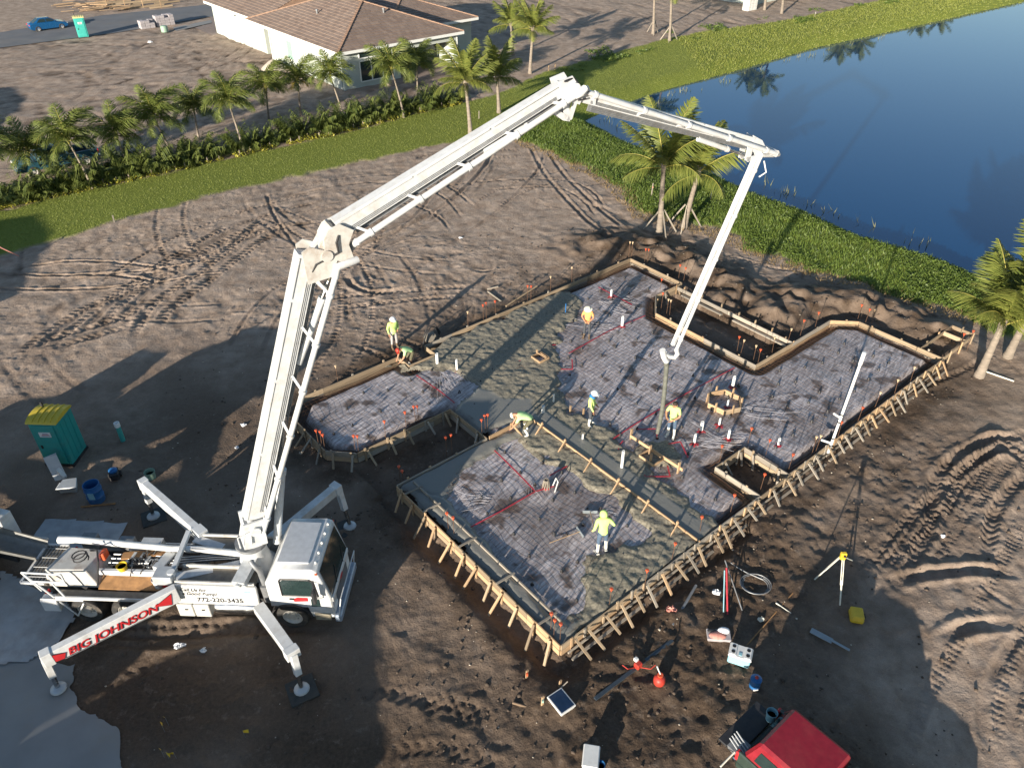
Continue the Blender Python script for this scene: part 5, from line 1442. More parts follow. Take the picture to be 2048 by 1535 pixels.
# turret head carrying section one
t = MB(); t.bar(TC + Vector((0, 0, 2.66)), J0 + Vector((0, 0, .05)), .75, .55, hL, .62, .5)
for s_ in (-1, 1): t.bar(TC + hL * .15 + nL * .33 * s_ + Vector((0, 0, 2.66)), J0 + nL * .33 * s_ + Vector((0, 0, .35)), .06, .6, hL)
t.tube(J0 - nL * .45, J0 + nL * .45, .16, n=14)
t.build('turret_head', M['boom'], pump, True)
g_ = MB(); c0 = J0 - hL * .55 + nL * .4 - Vector((0, 0, .45)); g_.path([c0, c0 + Vector((0, 0, .45)), c0 + hL * .4 + Vector((0, 0, .5)), c0 + hL * .35], .025, 6); g_.build('guard_loop', W_, pump, True)
def ram(a, b, r, parent, name='hydraulic_ram', f=.58):
    a, b = Vector(a), Vector(b)
    m = MB(); m.tube(a, a.lerp(b, f), r, n=12); m.tube(a.lerp(b, f - .02), a.lerp(b, f + .02), r * 1.15, n=12); o = m.build(name, M['boom'], parent, True)
    MB().tube(a.lerp(b, f), b, r * .55, n=10).build('piston_rod', M['chrome'], o, True)
    return o
ram(TC + hL * .75 + Vector((0, 0, 2.2)), S1a.lerp(S1b, .42) + un1 * .35, .13, pump)
ram(S1a.lerp(S1b, .62) + un1 * .42, J1 + hL * .55 - Vector((0, 0, .1)), .11, sec1)
# knuckle one: rust streaked curved plates, pin, lever, pipe bends
k1 = MB()
for s_ in (-1, 1):
    cc = J1 + nL * .27 * s_
    arc = [bp(*q) for q in [(597, 497), (612, 486), (642, 492), (641, 470), (650, 452), (672, 440), (700, 452), (690, 480), (700, 505), (706, 518), (690, 520), (668, 512), (655, 545), (610, 560)]]
    k1.extrude([q + nL * (.25 * s_) for q in arc], nL * (.05 * s_))
k1.tube(J1 - nL * .34 + hL * .12, J1 + nL * .34 + hL * .12, .16, n=14)
k1.bar(bp(640, 505), bp(668, 452), .5, .42, hL)
kn = k1.build('boom_knuckle', M['boom_rust'], pump, True)
MB().path([q11, q11 + ax1 * .35, bp(668, 520) + nL * .42, bp(690, 512) + nL * .42, bp(706, 508) + nL * .36], .10, 12).build('pipe_bend', M['boom'], kn, True)
MB().path([bp(668, 512) - nL * .3, bp(708, 508) - nL * .3, bp(706, 490), q20], .10, 12).build('pipe_bend', M['boom'], kn, True)
MB().path([bp(670, 462) + nL * .3, bp(664, 475) + nL * .36, bp(669, 495) + nL * .34, bp(655, 505) + nL * .3, bp(625, 520) + nL * .3, bp(618, 535) + nL * .28], .03, 8).build('rubber_hose', DK, kn, True)
l_ = MB(); l_.bar(bp(626, 552) + nL * .1, bp(655, 523) + nL * .1, .06, .14); l_.bar(bp(618, 548) + nL * .1, bp(648, 575) + nL * .1, .06, .1); l_.build('lever_link', M['boom'], kn)
# knuckle two: lever triangles under the elbow
k2 = MB()
for s_ in (-1, 1):
    k2.extrude([q + nL * (.2 * s_) for q in (bp(1108, 160), bp(1136, 148), bp(1148, 168), bp(1160, 185), bp(1150, 205), bp(1118, 195))], nL * (.04 * s_))
    k2.extrude([q + nL * (.12 * s_) for q in (bp(1118, 192), bp(1128, 192), bp(1137, 232), bp(1131, 239), bp(1124, 236))], nL * (.04 * s_))
    k2.extrude([q + nL * (.12 * s_) for q in (bp(1144, 192), bp(1152, 192), bp(1138, 236), bp(1128, 239), bp(1132, 228))], nL * (.04 * s_))
    k2.extrude([q + nL * (.12 * s_) for q in (bp(1098, 222), bp(1100, 214), bp(1132, 228), bp(1134, 240), bp(1120, 238))], nL * (.04 * s_))
J2p = bp(1140, 172); k2.tube(J2p - nL * .32, J2p + nL * .32, .15, n=14)
kn2 = k2.build('boom_knuckle', M['boom'], pump, True)
MB().path([q21, bp(1146, 178) + nL * .44, bp(1152, 170) + nL * .44, bp(1160, 172) + nL * .36, q30], .105, 12).build('pipe_bend', M['boom'], kn2, True)
MB().path([bp(1118, 158) + nL * .3, bp(1140, 152) + nL * .2, bp(1150, 165) + nL * .2, bp(1146, 196) + nL * .3, bp(1160, 192) + nL * .3], .03, 6).build('rubber_hose', DK, kn2, True)
ram(S2a.lerp(S2b, .62) + un2 * .38, bp(1112, 218), .10, sec2)
ram(bp(1396, 278), bp(1494, 312), .085, sec3)
k3 = MB()
for s_ in (-1, 1):
    k3.extrude([q + nL * (.14 * s_) for q in (bp(1490, 285), bp(1500, 288), bp(1493, 320), bp(1483, 318))], nL * (.03 * s_))
    k3.extrude([q + nL * (.14 * s_) for q in (bp(1486, 312), bp(1512, 306), bp(1512, 314), bp(1488, 321))], nL * (.03 * s_))
    k3.extrude([q + nL * (.13 * s_) for q in (bp(1500, 268), bp(1518, 278), bp(1530, 302), bp(1512, 318), bp(1500, 300))], nL * (.03 * s_))
J3p = bp(1540, 302); k3.tube(J3p - nL * .28, J3p + nL * .32, .12, n=12)
kn3 = k3.build('boom_knuckle', M['boom'], pump, True)
MB().path([q31, bp(1548, 305) + nL * .2, bp(1546, 310), q40 + Vector((0, 0, .1)), q40], .085, 10).build('pipe_bend', M['boom'], kn3, True)
MB().path([bp(1524, 320) + nL * .1, bp(1522, 340) + nL * .25, bp(1514, 352) + nL * .1], .025, 6).build('rubber_hose', M['lid'], sec4, True)
tp = bp(1336, 704)
el = MB(); el.path([q41, bp(1350, 702) + nL * .17, bp(1346, 712) + nL * .1, bp(1336, 712), bp(1328, 706), bp(1330, 700)], .095, 12)
el.path([bp(1325, 700), bp(1328, 714), bp(1333, 722)], .12, 12); el.build('tip_elbow', M['boom'], pump, True)
hp = [bp(1331, 712), bp(1333, 730)]
zt = hp[-1].z; gl = TL(HOSE_G)
for k in range(1, 9):
    f = k / 8
    b0 = hp[1].lerp(Vector((gl.x, gl.y, .50)), f); b0 += nL * (.10 * math.sin(f * 3.1)); hp.append(b0)
MB().path(hp, [.10, .10] + [.088] * 7 + [.075], 12).build('delivery_hose', pm('concrete_smeared_hose', (.12, .125, .105), .8, var=.2, dirt=(.22, .21, .17), damt=.6, dscale=3), pump, True)

# --- outriggers
M['pad'] = pm('outrigger_mat', (.04, .045, .045), .85, var=.25, dirt=(.09, .07, .05), damt=.6)
def outrigger(root, tip, foot, h0, h1, w=.26, collar=True, arm_mat='white'):
    root, tip, foot = Vector(root), Vector(tip), Vector(foot)
    b = MB(); b.bar(root, tip, w, h0, None, w * .92, h1)
    d = (tip - root).normalized()
    if collar: b.bar(root - d * .2, root + d * .25, w * 1.35, h0 * 1.1)
    b.bar(tip - d * .22, tip + d * .06, w * 1.2, h1 * 1.12)
    leg = b.build('outrigger', M[arm_mat], pump, False, .015)
    j = MB(); j.bar(tip, foot.lerp(tip, .45), .2, .2, d); j.build('jack_sleeve', W_, leg, bevel=.01)
    j = MB(); j.tube(foot.lerp(tip, .5), foot + Vector((0, 0, .12)), .07, n=10); j.build('jack_rod', M['chrome'], leg, True)
    j = MB(); j.lathe([(.24, .05), (.22, .10), (.1, .16)], foot, n=14); j.build('foot_plate', M['metal_sheet'], leg)
    return leg
ZP = .02
lNR = outrigger((-3.45, -1.15, 1.60), (-6.45, -3.55, 1.45), (-6.48, -3.62, ZP), .62, .46, collar=False)
lNF = outrigger((-.92, -1.28, 1.18), (.66, -3.0, 1.32), (.80, -3.32, ZP), .30, .28, .36, collar=False)
lFR = outrigger((-3.5, 1.1, 1.72), (-6.55, 3.5, 1.72), (-6.62, 3.48, ZP), .56, .42)
lFF = outrigger((-1.0, 1.25, 1.6), (.55, 3.55, 1.78), (.83, 3.3, ZP), .34, .34, .32)
d = (Vector((-3.45, -1.15, 1.60)) - Vector((-6.45, -3.55, 1.45))); d.normalize()
up = Vector((0, 0, 1)); nn = d.cross(up).normalized()
def on_beam(f, z): return Vector((-6.45, -3.55, 1.45)).lerp(Vector((-3.45, -1.15, 1.60)), f) + nn * .136 + Vector((0, 0, z))
o = link('lettering', text_mesh('BIG JOHNSON', .40, M['black'], .03, .22), lNR); place(o, on_beam(.155, -.20), d, up)
o = link('lettering', text_mesh('BIG JOHNSON', .40, M['red'], .012, .22), lNR); place(o, on_beam(.15, -.185) + nn * .006, d, up)
for f0, f1 in ((.03, .14), (.80, .95)):
    for k, mt in ((0, 'black'), (1, 'red')):
        q = MB()
        P_ = [on_beam(f0, .20 - .03 * k), on_beam(f1, -.02 if f0 < .5 else .20 - .03 * k), on_beam(f1 - .02, -.24 + .03 * k), on_beam(f0 + .02, -.20 + .03 * k)] if f0 < .5 else [on_beam(f0, .02), on_beam(f1, .24 - .03 * k), on_beam(f1 - .02, -.26 + .03 * k)]
        q.add([p_ + nn * (.006 + .006 * k) for p_ in P_], [tuple(range(len(P_)))])
        q.build('painted_chevron', M[mt], lNR)
o = MB().bar(on_beam(.12, -.235) + nn * .008, on_beam(.82, -.285) + nn * .008, .004, .03).build('painted_line', M['grey'], lNR)
for fx, fy, s_ in ((.80, -3.32, .50), (-6.62, 3.48, .5), (.83, 3.3, .5)):
    pw = PT_LOC + Vector((fx * _ci + fy * _si, -fx * _si + fy * _ci, 0)); pw.z = .0
    near = {(.80): 'dark square mat under the front outrigger foot nearest the viewer', (-6.62): 'dark square mat under the far rear outrigger foot', (.83): 'dark square mat under the far front outrigger foot beside the cab'}[fx]
    tag(MB().box((0, 0, .02), (s_ * 1.7, s_ * 1.7, .09), .5).build('outrigger_mat', M['pad'], None, bevel=.02, loc=pw), near, 'mat', 'outrigger mats')
# --- pump gear behind the turret
pg = MB()
for y in (-.22, .22): pg.tube((-6.1, y, 1.30), (-3.3, y, 1.30), .13, n=12)
pg.build('pump_cylinder', pm('worn_white_steel', (.50, .50, .48), .45, .2, dirt=(.2, .17, .13), damt=.6, dscale=2), pump, True)
MB().path([(-8.15, .70, 1.75), (-7.5, .68, 1.80), (-4.2, .42, 1.82), (-3.2, .40, 1.85), (-1.75, .22, 1.9)], [.14, .12, .11, .11, .11], 12).build('outlet_pipe', W_, pump, True)
MB().path([(-5.9, .75, 1.35), (-2.2, .62, 1.7)], .07, 10).build('return_pipe', W_, pump, True)
MB().bar((-3.72, -.75, 1.95), (-3.85, 1.05, 1.98), .16, .12).build('cross_beam', W_, pump, bevel=.01)
MB().tube((-3.73, -.72, 1.6), (-3.73, -.72, 2.06), .12, n=12).build('beam_pivot', W_, pump, True)
tk = MB(); tk.hexa([(-8.1, -.62, 1.0), (-6.35, -.62, 1.0), (-6.35, .55, 1.0), (-8.1, .55, 1.0), (-8.0, -.55, 1.72), (-6.75, -.45, 1.66), (-6.55, .42, 1.66), (-7.7, .42, 1.72)])
tk.build('hopper_cover', M['boom_rust'], pump, bevel=.02)
hp_ = MB(); hp_.hexa([(-8.6, -.5, .6), (-8.0, -.5, .6), (-8.0, .6, .6), (-8.6, .6, .6), (-8.8, -.72, 1.25), (-8.05, -.72, 1.25), (-8.05, .85, 1.25), (-8.8, .85, 1.25)]); hp_.build('hopper', M['deck'], pump, bevel=.02)
hr = MB()
for a, b in (((-8.82, -.74), (-8.05, -.74)), ((-8.82, .87), (-8.05, .87)), ((-8.82, -.74), (-8.82, .87))): hr.bar((*a, 1.28), (*b, 1.28), .07, .08)
hr.build('hopper_rim', W_, pump)
pl = MB(); pl.hexa([(-6.3, -.78, 1.14), (-4.1, -.78, 1.14), (-4.1, -.30, 1.14), (-6.3, -.30, 1.14), (-6.3, -.78, 1.17), (-4.1, -.78, 1.17), (-4.1, -.30, 1.32), (-6.3, -.30, 1.32)]); pl.build('mud_plate', M['orange_mud'], pump)
MB().bar((-6.4, -.32, 1.45), (-4.3, -.30, 1.45), .12, .2).build('side_rail', W_, pump, bevel=.01)
MB().bar((-5.9, .28, 1.52), (-4.4, .52, 1.56), .28, .06).build('rusty_plank', M['orange_mud'], pump)
ot = MB(); ot.box((-4.35, .05, 1.62), (.36, .75, .16), -.3); ot.build('valve_block', M['metal_sheet'], pump, bevel=.02)
vt = MB()
rv = random.Random(4)
for k in range(16):
    a = Vector((rv.uniform(-5.6, -3.9), rv.uniform(-.25, .35), 1.5)); b = a + Vector((rv.uniform(-.5, .5), rv.uniform(-.4, .4), rv.uniform(-.05, .1)))
    vt.path([a, a.lerp(b, .5) + Vector((0, 0, .22)), b], .022, 6)
vt.build('hydraulic_hoses', DK, pump, True)
vt = MB()
for k in range(8): vt.box((rv.uniform(-5.6, -4.6), rv.uniform(-.2, .3), 1.52), (.1, .3, .1), rv.uniform(-.4, .4))
vt.build('valve_bank', M['metal_sheet'], pump)
MB().box((-3.95, -.72, 1.85), (.62, .5, .34)).build('tool_locker', M['metal_sheet'], pump, bevel=.02)
MB().box((-6.45, .25, 1.62), (.14, .3, .3)).build('orange_reflector', M['cap'], pump, bevel=.02)
la = MB()
for a, b in (((-8.0, -1.0, 1.25), (-8.35, -1.0, 2.1)), ((-7.0, -1.22, .35), (-8.35, -1.0, 2.1)), ((-8.35, -1.0, 2.1), (-7.05, -1.05, 2.12)), ((-7.05, -1.05, 2.12), (-7.05, -1.05, 1.75)), ((-7.05, -1.05, 1.75), (-8.1, -1.05, 1.75)), ((-7.5, -1.05, 1.75), (-7.1, -1.2, 1.1)), ((-7.0, -1.22, .35), (-6.6, -1.22, 1.0)), ((-8.0, -1.2, 1.08), (-6.6, -1.2, 1.08))): la.tube(a, b, .03, n=8)
la.build('ladder_rail', W_, pump, True)
MB().box((-7.75, -1.1, .8), (.55, .3, .5)).build('rear_panel', W_, pump, bevel=.02)
MB().path([(-6.9, .3, 1.72), (-6.5, .1, 2.0), (-6.3, -.3, 1.9), (-6.35, -.7, 1.2)], .03, 6).build('rubber_hose', DK, pump, True)
gr_ = MB()
for k in range(7): gr_.tube((-8.75 + .11 * k, -.7, 1.29), (-8.75 + .11 * k, .83, 1.29), .014, n=5)
for k in range(4): gr_.tube((-8.8, -.5 + .4 * k, 1.30), (-8.06, -.5 + .4 * k, 1.30), .014, n=5)
gr_.build('hopper_grate', GR, pump)
for k, (x_, y_, s_) in enumerate(((-6.05, .95, (.5, .32, .4)), (-5.2, .98, (.7, .3, .34)), (-7.3, .95, (.5, .35, .5)), (-3.1, .0, (.3, .4, .3)), (-2.6, -.05, (.28, .3, .34)))):
    MB().box((x_, y_, 1.2 + s_[2] / 2), s_).build('equipment_box', M['metal_sheet'] if k % 2 else M['grey'], pump, bevel=.02)
for k in range(6):
    y_ = -.1 + .09 * k
    MB().path([(-6.2, y_, 1.5 + .03 * (k % 2)), (-5.2, y_ + .05, 1.48), (-4.0, y_ * .6, 1.62), (-2.6, y_ * .5 + .1, 1.74), (-1.8, .1, 1.8)], .022, 6).build('hydraulic_pipe', M['metal_sheet'] if k % 2 else DK, pump, True)
MB().path([(-7.0 + .22 * math.cos(a), -.1 + .22 * math.sin(a), 1.74 + .012 * j) for j, a in enumerate([q * math.pi / 6 for q in range(26)])], .022, 6, False).build('hose_coil', DK, pump, True)
for s_ in (-1, 1): MB().box((-7.98, .9 * s_, .98), (.06, .3, .12)).build('taillight', M['red'], pump)
for k in range(5): MB().box((-7.4 + .75 * k, -1.185, 1.16), (.1, .012, .05)).build('reflector', M['cap'], pump)
# loose things standing on the truck
def on_truck(p): return PT_LOC + Vector((p[0] * _ci + p[1] * _si, -p[0] * _si + p[1] * _ci, p[2]))
def bucket(name, loc, r, h, mat, label, inner='dark', cat='bucket'):
    t = empty(name, loc, 0, label, cat)
    MB().lathe([(r * .82, 0), (r, h), (r * 1.05, h), (r * 1.05, h - .03), (r * .93, h - .03), (r * .93, h * .94), (r * .80, .04), (.01, .04)], n=18).build('body', M[mat], t, True)
    MB().lathe([(.01, h * .55), (r * .86, h * .55)], n=16).build('contents', M[inner], t)
    P_ = [(r * 1.03 * math.cos(a), r * 1.03 * math.sin(a), h * .9 - .12 * math.sin(a)) for a in [k * math.pi / 8 for k in range(9)]]
    MB().path(P_, .008, 5).build('handle', M['grey'], t)
    return t
bucket('bucket', on_truck((-4.35, -.62, 1.22)), .17, .36, 'lid', 'white bucket standing beside the red extinguisher on the pump truck')
bucket('bucket', on_truck((-5.6, -.28, 1.55)), .16, .2, 'yellow', 'shallow yellow bucket behind the side rail of the pump truck')
t = empty('fire_extinguisher', on_truck((-4.12, -.60, 1.24)), 0, 'red fire extinguisher standing on the pump truck deck', 'extinguisher')
MB().lathe([(.12, 0), (.13, .04), (.13, .5), (.09, .58), (.03, .6)], n=14).build('cylinder', M['red'], t, True)
MB().box((.03, 0, .65), (.2, .05, .07)).build('valve', M['black'], t)

# ================================================================== MIXER TRUCK at the left edge
MX = on_truck((-10.05, .15, 0)); MXR = PT_RZ + math.pi - R(14)
mix = empty('mixer_truck', MX, MXR, 'white concrete mixer truck at the left edge with its chute over the pump hopper', 'mixer truck')
# local x runs forward, away from the pump
dr = MB(); ax_d = Vector((1, 0, -.17)).normalized()
dr.lathe([(.55, 0), (.75, .15), (1.18, 1.6), (1.24, 2.2), (1.24, 3.4), (.95, 4.6), (.5, 4.9)], (1.0, 0, 2.95), ax_d, 28); dr.build('drum', M['boom'], mix, True)
fr = MB()
for y in (-.42, .42): fr.bar((-.2, y, .95), (8.2, y, .95), .1, .26)
fr.box((.9, 0, 1.6), (.3, 1.3, 1.5)); fr.box((6.1, 0, 1.5), (.35, 1.2, 1.3)); fr.build('chassis', DK, mix)
cb = MB(); cb.extrude([(x, -1.15, z) for x, z in [(6.6, .9), (6.6, 2.75), (8.1, 2.75), (8.35, 1.75), (9.6, 1.6), (9.75, .6), (6.6, .6)]], (0, 2.3, 0)); cbm = cb.build('cab', W_, mix, True, .06)
for s_ in (-1, 1): MB().extrude([(x, 1.155 * s_, z) for x, z in [(6.9, 1.85), (8.0, 1.85), (7.95, 2.5), (6.9, 2.5)]], (0, .01 * s_, 0)).build('side_window', M['glass'], cbm)
for s_ in (-1, 1):
    wheel(mix, 8.7, 1.0 * s_, .52, .32, s_)
    for x in (1.7, 3.0): wheel(mix, x, .98 * s_, .52, .5, s_)
    MB().extrude([(x, .75 * s_, z) for x, z in [(.55, .95), (.95, 1.25), (3.9, 1.25), (4.2, .95), (4.2, 1.02), (3.95, 1.32), (.9, 1.32), (.45, 1.0)]], (0, .5 * s_, 0)).build('fender', W_, mix)
    MB().box((.75, 1.0 * s_, 1.75), (.9, .5, 1.1)).build('rear_box', W_, mix, bevel=.03)
hpn = MB(); hpn.hexa([(.3, -.4, 2.6), (1.0, -.4, 2.6), (1.0, .4, 2.6), (.3, .4, 2.6), (.0, -.7, 3.5), (1.1, -.7, 3.5), (1.1, .7, 3.5), (.0, .7, 3.5)]); hpn.build('charge_hopper', W_, mix)
chm = MB()
c0, c1 = Vector((.45, -.25, 2.05)), Vector((-1.25, -.62, 1.55))
for k in range(6):
    a0, a1 = math.pi * (1 + k / 6), math.pi * (1 + (k + 1) / 6)
    d = (c1 - c0).normalized(); sd = d.cross(Vector((0, 0, 1))).normalized(); u_ = sd.cross(d)
    f_ = lambda a, r: sd * math.cos(a) * r + u_ * math.sin(a) * r
    chm.add([c0 + f_(a0, .42), c0 + f_(a1, .42), c1 + f_(a1, .36), c1 + f_(a0, .36), c0 + f_(a0, .45), c0 + f_(a1, .45), c1 + f_(a1, .39), c1 + f_(a0, .39)], [(0, 1, 2, 3), (4, 7, 6, 5), (0, 4, 5, 1), (2, 6, 7, 3)])
chm.build('chute', pm('worn_chute', (.22, .22, .21), .5, .3, dirt=(.3, .28, .24), damt=.6), mix)
MB().tube((.6, -.95, 1.3), (-1.0, -1.1, 1.45), .05, n=8).build('chute_handle', W_, mix)

# ================================================================== VEGETATION
def leaf_material(name, c0, c1, c2=None, rough=.55, trans=.25):
    m, nt, bs, N, L = new_mat(name)
    ge = N.new('ShaderNodeNewGeometry'); oi = N.new('ShaderNodeObjectInfo')
    ad = N.new('ShaderNodeMath'); ad.operation = 'MULTIPLY_ADD'; ad.inputs[1].default_value = .75
    ob = N.new('ShaderNodeMath'); ob.operation = 'MULTIPLY'; ob.inputs[1].default_value = .25
    L.new(oi.outputs['Random'], ob.inputs[0]); L.new(ge.outputs['Random Per Island'], ad.inputs[0]); L.new(ob.outputs[0], ad.inputs[2])
    cr = N.new('ShaderNodeValToRGB'); e = cr.color_ramp.elements
    e[0].position, e[0].color = 0, (*c0, 1); e[1].position, e[1].color = 1, (*c1, 1)
    if c2: x = e.new(.88); x.color = (*c1, 1); e[-1].color = (*c2, 1)
    L.new(ad.outputs[0], cr.inputs['Fac']); L.new(cr.outputs['Color'], bs.inputs['Base Color'])
    bs.inputs['Roughness'].default_value = rough
    tl = N.new('ShaderNodeBsdfTranslucent'); L.new(cr.outputs['Color'], tl.inputs['Color'])
    mx = N.new('ShaderNodeMixShader'); mx.inputs[0].default_value = trans
    L.new(bs.outputs[0], mx.inputs[1]); L.new(tl.outputs[0], mx.inputs[2]); L.new(mx.outputs[0], nt.nodes['Material Output'].inputs['Surface'])
    return m
M['coco'] = leaf_material('coconut_leaflets', (.10, .135, .026), (.23, .25, .055), (.36, .31, .08))
M['queen'] = leaf_material('queen_palm_leaflets', (.08, .115, .022), (.19, .225, .05), (.32, .28, .06))
M['shrub'] = leaf_material('dark_palm_leaves', (.055, .085, .018), (.17, .20, .045))
M['croton'] = leaf_material('yellow_shrub_leaves', (.16, .19, .03), (.48, .42, .05))
M['yellow_palm'] = leaf_material('yellowed_fronds', (.42, .30, .03), (.55, .40, .05))
M['weed'] = leaf_material('weed_leaves', (.055, .095, .016), (.16, .225, .04), (.24, .26, .06))
M['blade'] = leaf_material('lawn_blades', (.16, .195, .034), (.25, .275, .056), (.29, .28, .08))
M['straw'] = leaf_material('dry_grass', (.20, .14, .06), (.34, .24, .11), (.16, .16, .05))
M['reed'] = leaf_material('water_reeds', (.12, .14, .05), (.30, .29, .15))
M['stem'] = pm('frond_stem', (.34, .30, .07), .6, var=.2)
M['trunk'] = pm('palm_trunk', (.24, .20, .16), .9, var=.25, scale=3, bump=.02, bscale=14, rnd=.1, stretch=(1, 1, 4))
rp_ = np.random.RandomState(5)
def frond_mesh(name, L_, bend, n, ll, hang, mat, seed, plum=.25, w=.045, start=.12):
    r = np.random.RandomState(seed)
    m = 12
    s_ = np.linspace(0, 1, m); ang = -bend * s_ ** 1.5
    dx, dz = np.cos(ang), np.sin(ang)
    px = np.concatenate([[0], np.cumsum((dx[1:] + dx[:-1]) / 2 * L_ / (m - 1))]); pz = np.concatenate([[0], np.cumsum((dz[1:] + dz[:-1]) / 2 * L_ / (m - 1))])
    V, F, K = [], [], []
    for i in range(m):                                    # rachis, three sided and tapering
        rr_ = .028 * (1 - .85 * s_[i]) * (L_ / 2.5)
        V += [(px[i], -rr_, pz[i]), (px[i], rr_, pz[i]), (px[i], 0, pz[i] + rr_ * 1.4)]
    for i in range(m - 1):
        for a, b in ((0, 1), (1, 2), (2, 0)):
            p, q, r2, t2 = i * 3 + a, i * 3 + b, i * 3 + 3 + b, i * 3 + 3 + a
            F += [(p, q, r2), (p, r2, t2)]; K += [1, 1]
    for sd in (-1, 1):
        for k in range(n):
            t = start + (1 - start) * (k + r.rand() * .6) / n
            x, z, a = np.interp(t, s_, px), np.interp(t, s_, pz), np.interp(t, s_, ang)
            l = ll * (math.sin(math.pi * min(t * .92 + .10, 1)) ** .7 * .9 + .12) * r.uniform(.8, 1.1)
            T = np.array([math.cos(a), 0, math.sin(a)]); Nn = np.array([-math.sin(a), 0, math.cos(a)])
            d = T * r.uniform(.45, .75) + np.array([0, sd, 0]) * 1.0 + Nn * r.uniform(-plum, plum * 1.4)
            d /= np.linalg.norm(d)
            b0 = np.array([x, 0, z]); mid = b0 + d * l * .5 + np.array([0, 0, -hang * l * .16]); tip = b0 + d * l * .85 + np.array([0, 0, -hang * l * .62])
            o_ = len(V); ww = w * (.7 + .5 * r.rand())
            V += [tuple(b0 - T * ww * .5), tuple(b0 + T * ww * .5), tuple(mid + T * ww * .55), tuple(mid - T * ww * .55), tuple(tip)]
            F += [(o_, o_ + 1, o_ + 2), (o_, o_ + 2, o_ + 3), (o_ + 3, o_ + 2, o_ + 4)]; K += [0, 0, 0]
    me_ = np_mesh(name, V, F, mat); me_.materials.append(M['stem']); me_.polygons.foreach_set('material_index', np.array(K, dtype=np.int32))
    return me_
COCO_F = [frond_mesh('frond', 3.4, b, 62, 1.0, h, M['coco'], 10 + i, .25, .062) for i, (b, h) in enumerate(((.45, .8), (.8, 1.2), (1.25, 1.35), (1.0, 1.3)))]
QUEEN_F = [frond_mesh('frond', 2.8, b, 56, .85, h, M['queen'], 30 + i, .75, .055) for i, (b, h) in enumerate(((1.3, 1.2), (1.9, 1.35), (2.4, 1.3), (1.7, 1.45)))]
YEL_F = frond_mesh('frond', 1.8, 1.9, 40, .6, 1.3, M['yellow_palm'], 50, .7, .04)
rg = random.Random(77)
def trunk_mesh(h, r0, r1, rings, lean, seed):
    mb = MB(); r = random.Random(seed)
    n = max(int(h / .17), 4); pts, rad = [], []
    for i in range(n + 1):
        f = i / n
        pts.append(Vector((lean.x * f ** 1.3, lean.y * f ** 1.3, h * f - .15 * (i == 0))))
        b = r0 + (r1 - r0) * f + (.35 * r0 * (1 - f) ** 6)
        rad.append(b * (1.05 if i % 2 else .96) if rings else b)
    mb.path(pts, rad, 9)
    return mb.mesh('trunk', M['trunk'], True)
def palm(kind, base, crown, label, group, scale=1.0, nf=None, props=False, yellow=0, seed=None, elmin=None):
    sd = seed or rg.randint(0, 9999); r = random.Random(sd)
    t = empty('coconut_palm' if kind == 'coco' else 'queen_palm', base, 0, label, 'palm', group)
    h = crown.z - base.z; lean = Vector((crown.x - base.x, crown.y - base.y, 0))
    if kind == 'coco': r0, r1, FR, n = .17, .12, COCO_F, (nf or 16)
    else: r0, r1, FR, n = .09, .06, QUEEN_F, nf or 17
    link('trunk', trunk_mesh(h, r0 * scale ** .5, r1 * scale ** .5, kind == 'coco', lean, sd), t)
    cr = empty('crown', crown - base, 0, parent=t)
    MB().lathe([(r1 * 1.0, -.15), (r1 * 1.5, .15), (r1 * 1.2, .5), (.02, .75)], n=8).build('crown_shaft', M['stem'] if kind == 'queen' else M['trunk'], cr, True)
    for k in range(n):
        f = k / (n - 1)
        az = k * 2.399 + r.uniform(-.25, .25)
        el = (R(82) * (1 - f) + R((elmin if elmin is not None else 8) if kind == 'coco' else 18) * f) + r.uniform(-.1, .1)
        vi = 0 if f < .35 else (1 if f < .65 else r.choice((2, 3)))
        s_ = scale * (r.uniform(.85, 1.1) * (.8 + .2 * math.sin(math.pi * min(f + .25, 1))))
        o = link('frond', FR[vi] if not (yellow and k >= n - yellow) else YEL_F, cr, (0, 0, .25 * (1 - f)), (r.uniform(-.3, .3), -el, az), (s_, s_, s_))
        o.rotation_euler = (Matrix.Rotation(az, 3, 'Z') @ Matrix.Rotation(-el, 3, 'Y') @ Matrix.Rotation(r.uniform(-.35, .35), 3, 'X')).to_euler()
    if props:
        for k in range(3):
            a = k * 2.09 + r.random()
            st_ = stick('prop', t, base + Vector((math.cos(a) * 1.15, math.sin(a) * 1.15, 0)), base + Vector((math.cos(a) * .12, math.sin(a) * .12, min(h * .45, 1.6))), .05, .09, 'wood_grey')
    return t
def palm_px(kind, bpx, cpx, label, group, **k):
    b = GG(*bpx)
    if ground_z(b.x, b.y) < -.3: b.z = -.3
    c = on_plane(cpx[0], cpx[1], b, b + Vector((1, 0, 0)))
    return palm(kind, b, c, label, group, **k)
CG = 'coconut palms round the pond and the lots'
palm_px('coco', (1318, 470), (1327, 338), 'left coconut palm of the propped pair between slab and pond', CG, props=True, seed=3, scale=1.18, elmin=16, nf=13)
palm_px('coco', (1368, 456), (1396, 350), 'right coconut palm of the propped pair between slab and pond', CG, props=True, seed=8, scale=1.15, elmin=4, nf=13)
palm_px('coco', (941, 268), (931, 168), 'coconut palm standing in front of the house corner at the hedge end', CG, seed=12, nf=18)
palm_px('coco', (998, 226), (994, 158), 'coconut palm just right of the one at the hedge end, nearest the pond tip', CG, seed=15, nf=15)
palm_px('coco', (1060, 147), (1066, 62), 'tall sunlit coconut palm on bare ground right of the house', CG, seed=19, nf=16)
palm_px('coco', (1026, 112), (1022, 52), 'coconut palm right behind the tall sunlit one beside the house', CG, seed=23, nf=14, scale=.95)
palm_px('coco', (1306, 68), (1309, -26), 'left of two propped coconut palms on the far lot, crown above the picture', CG, props=True, seed=27)
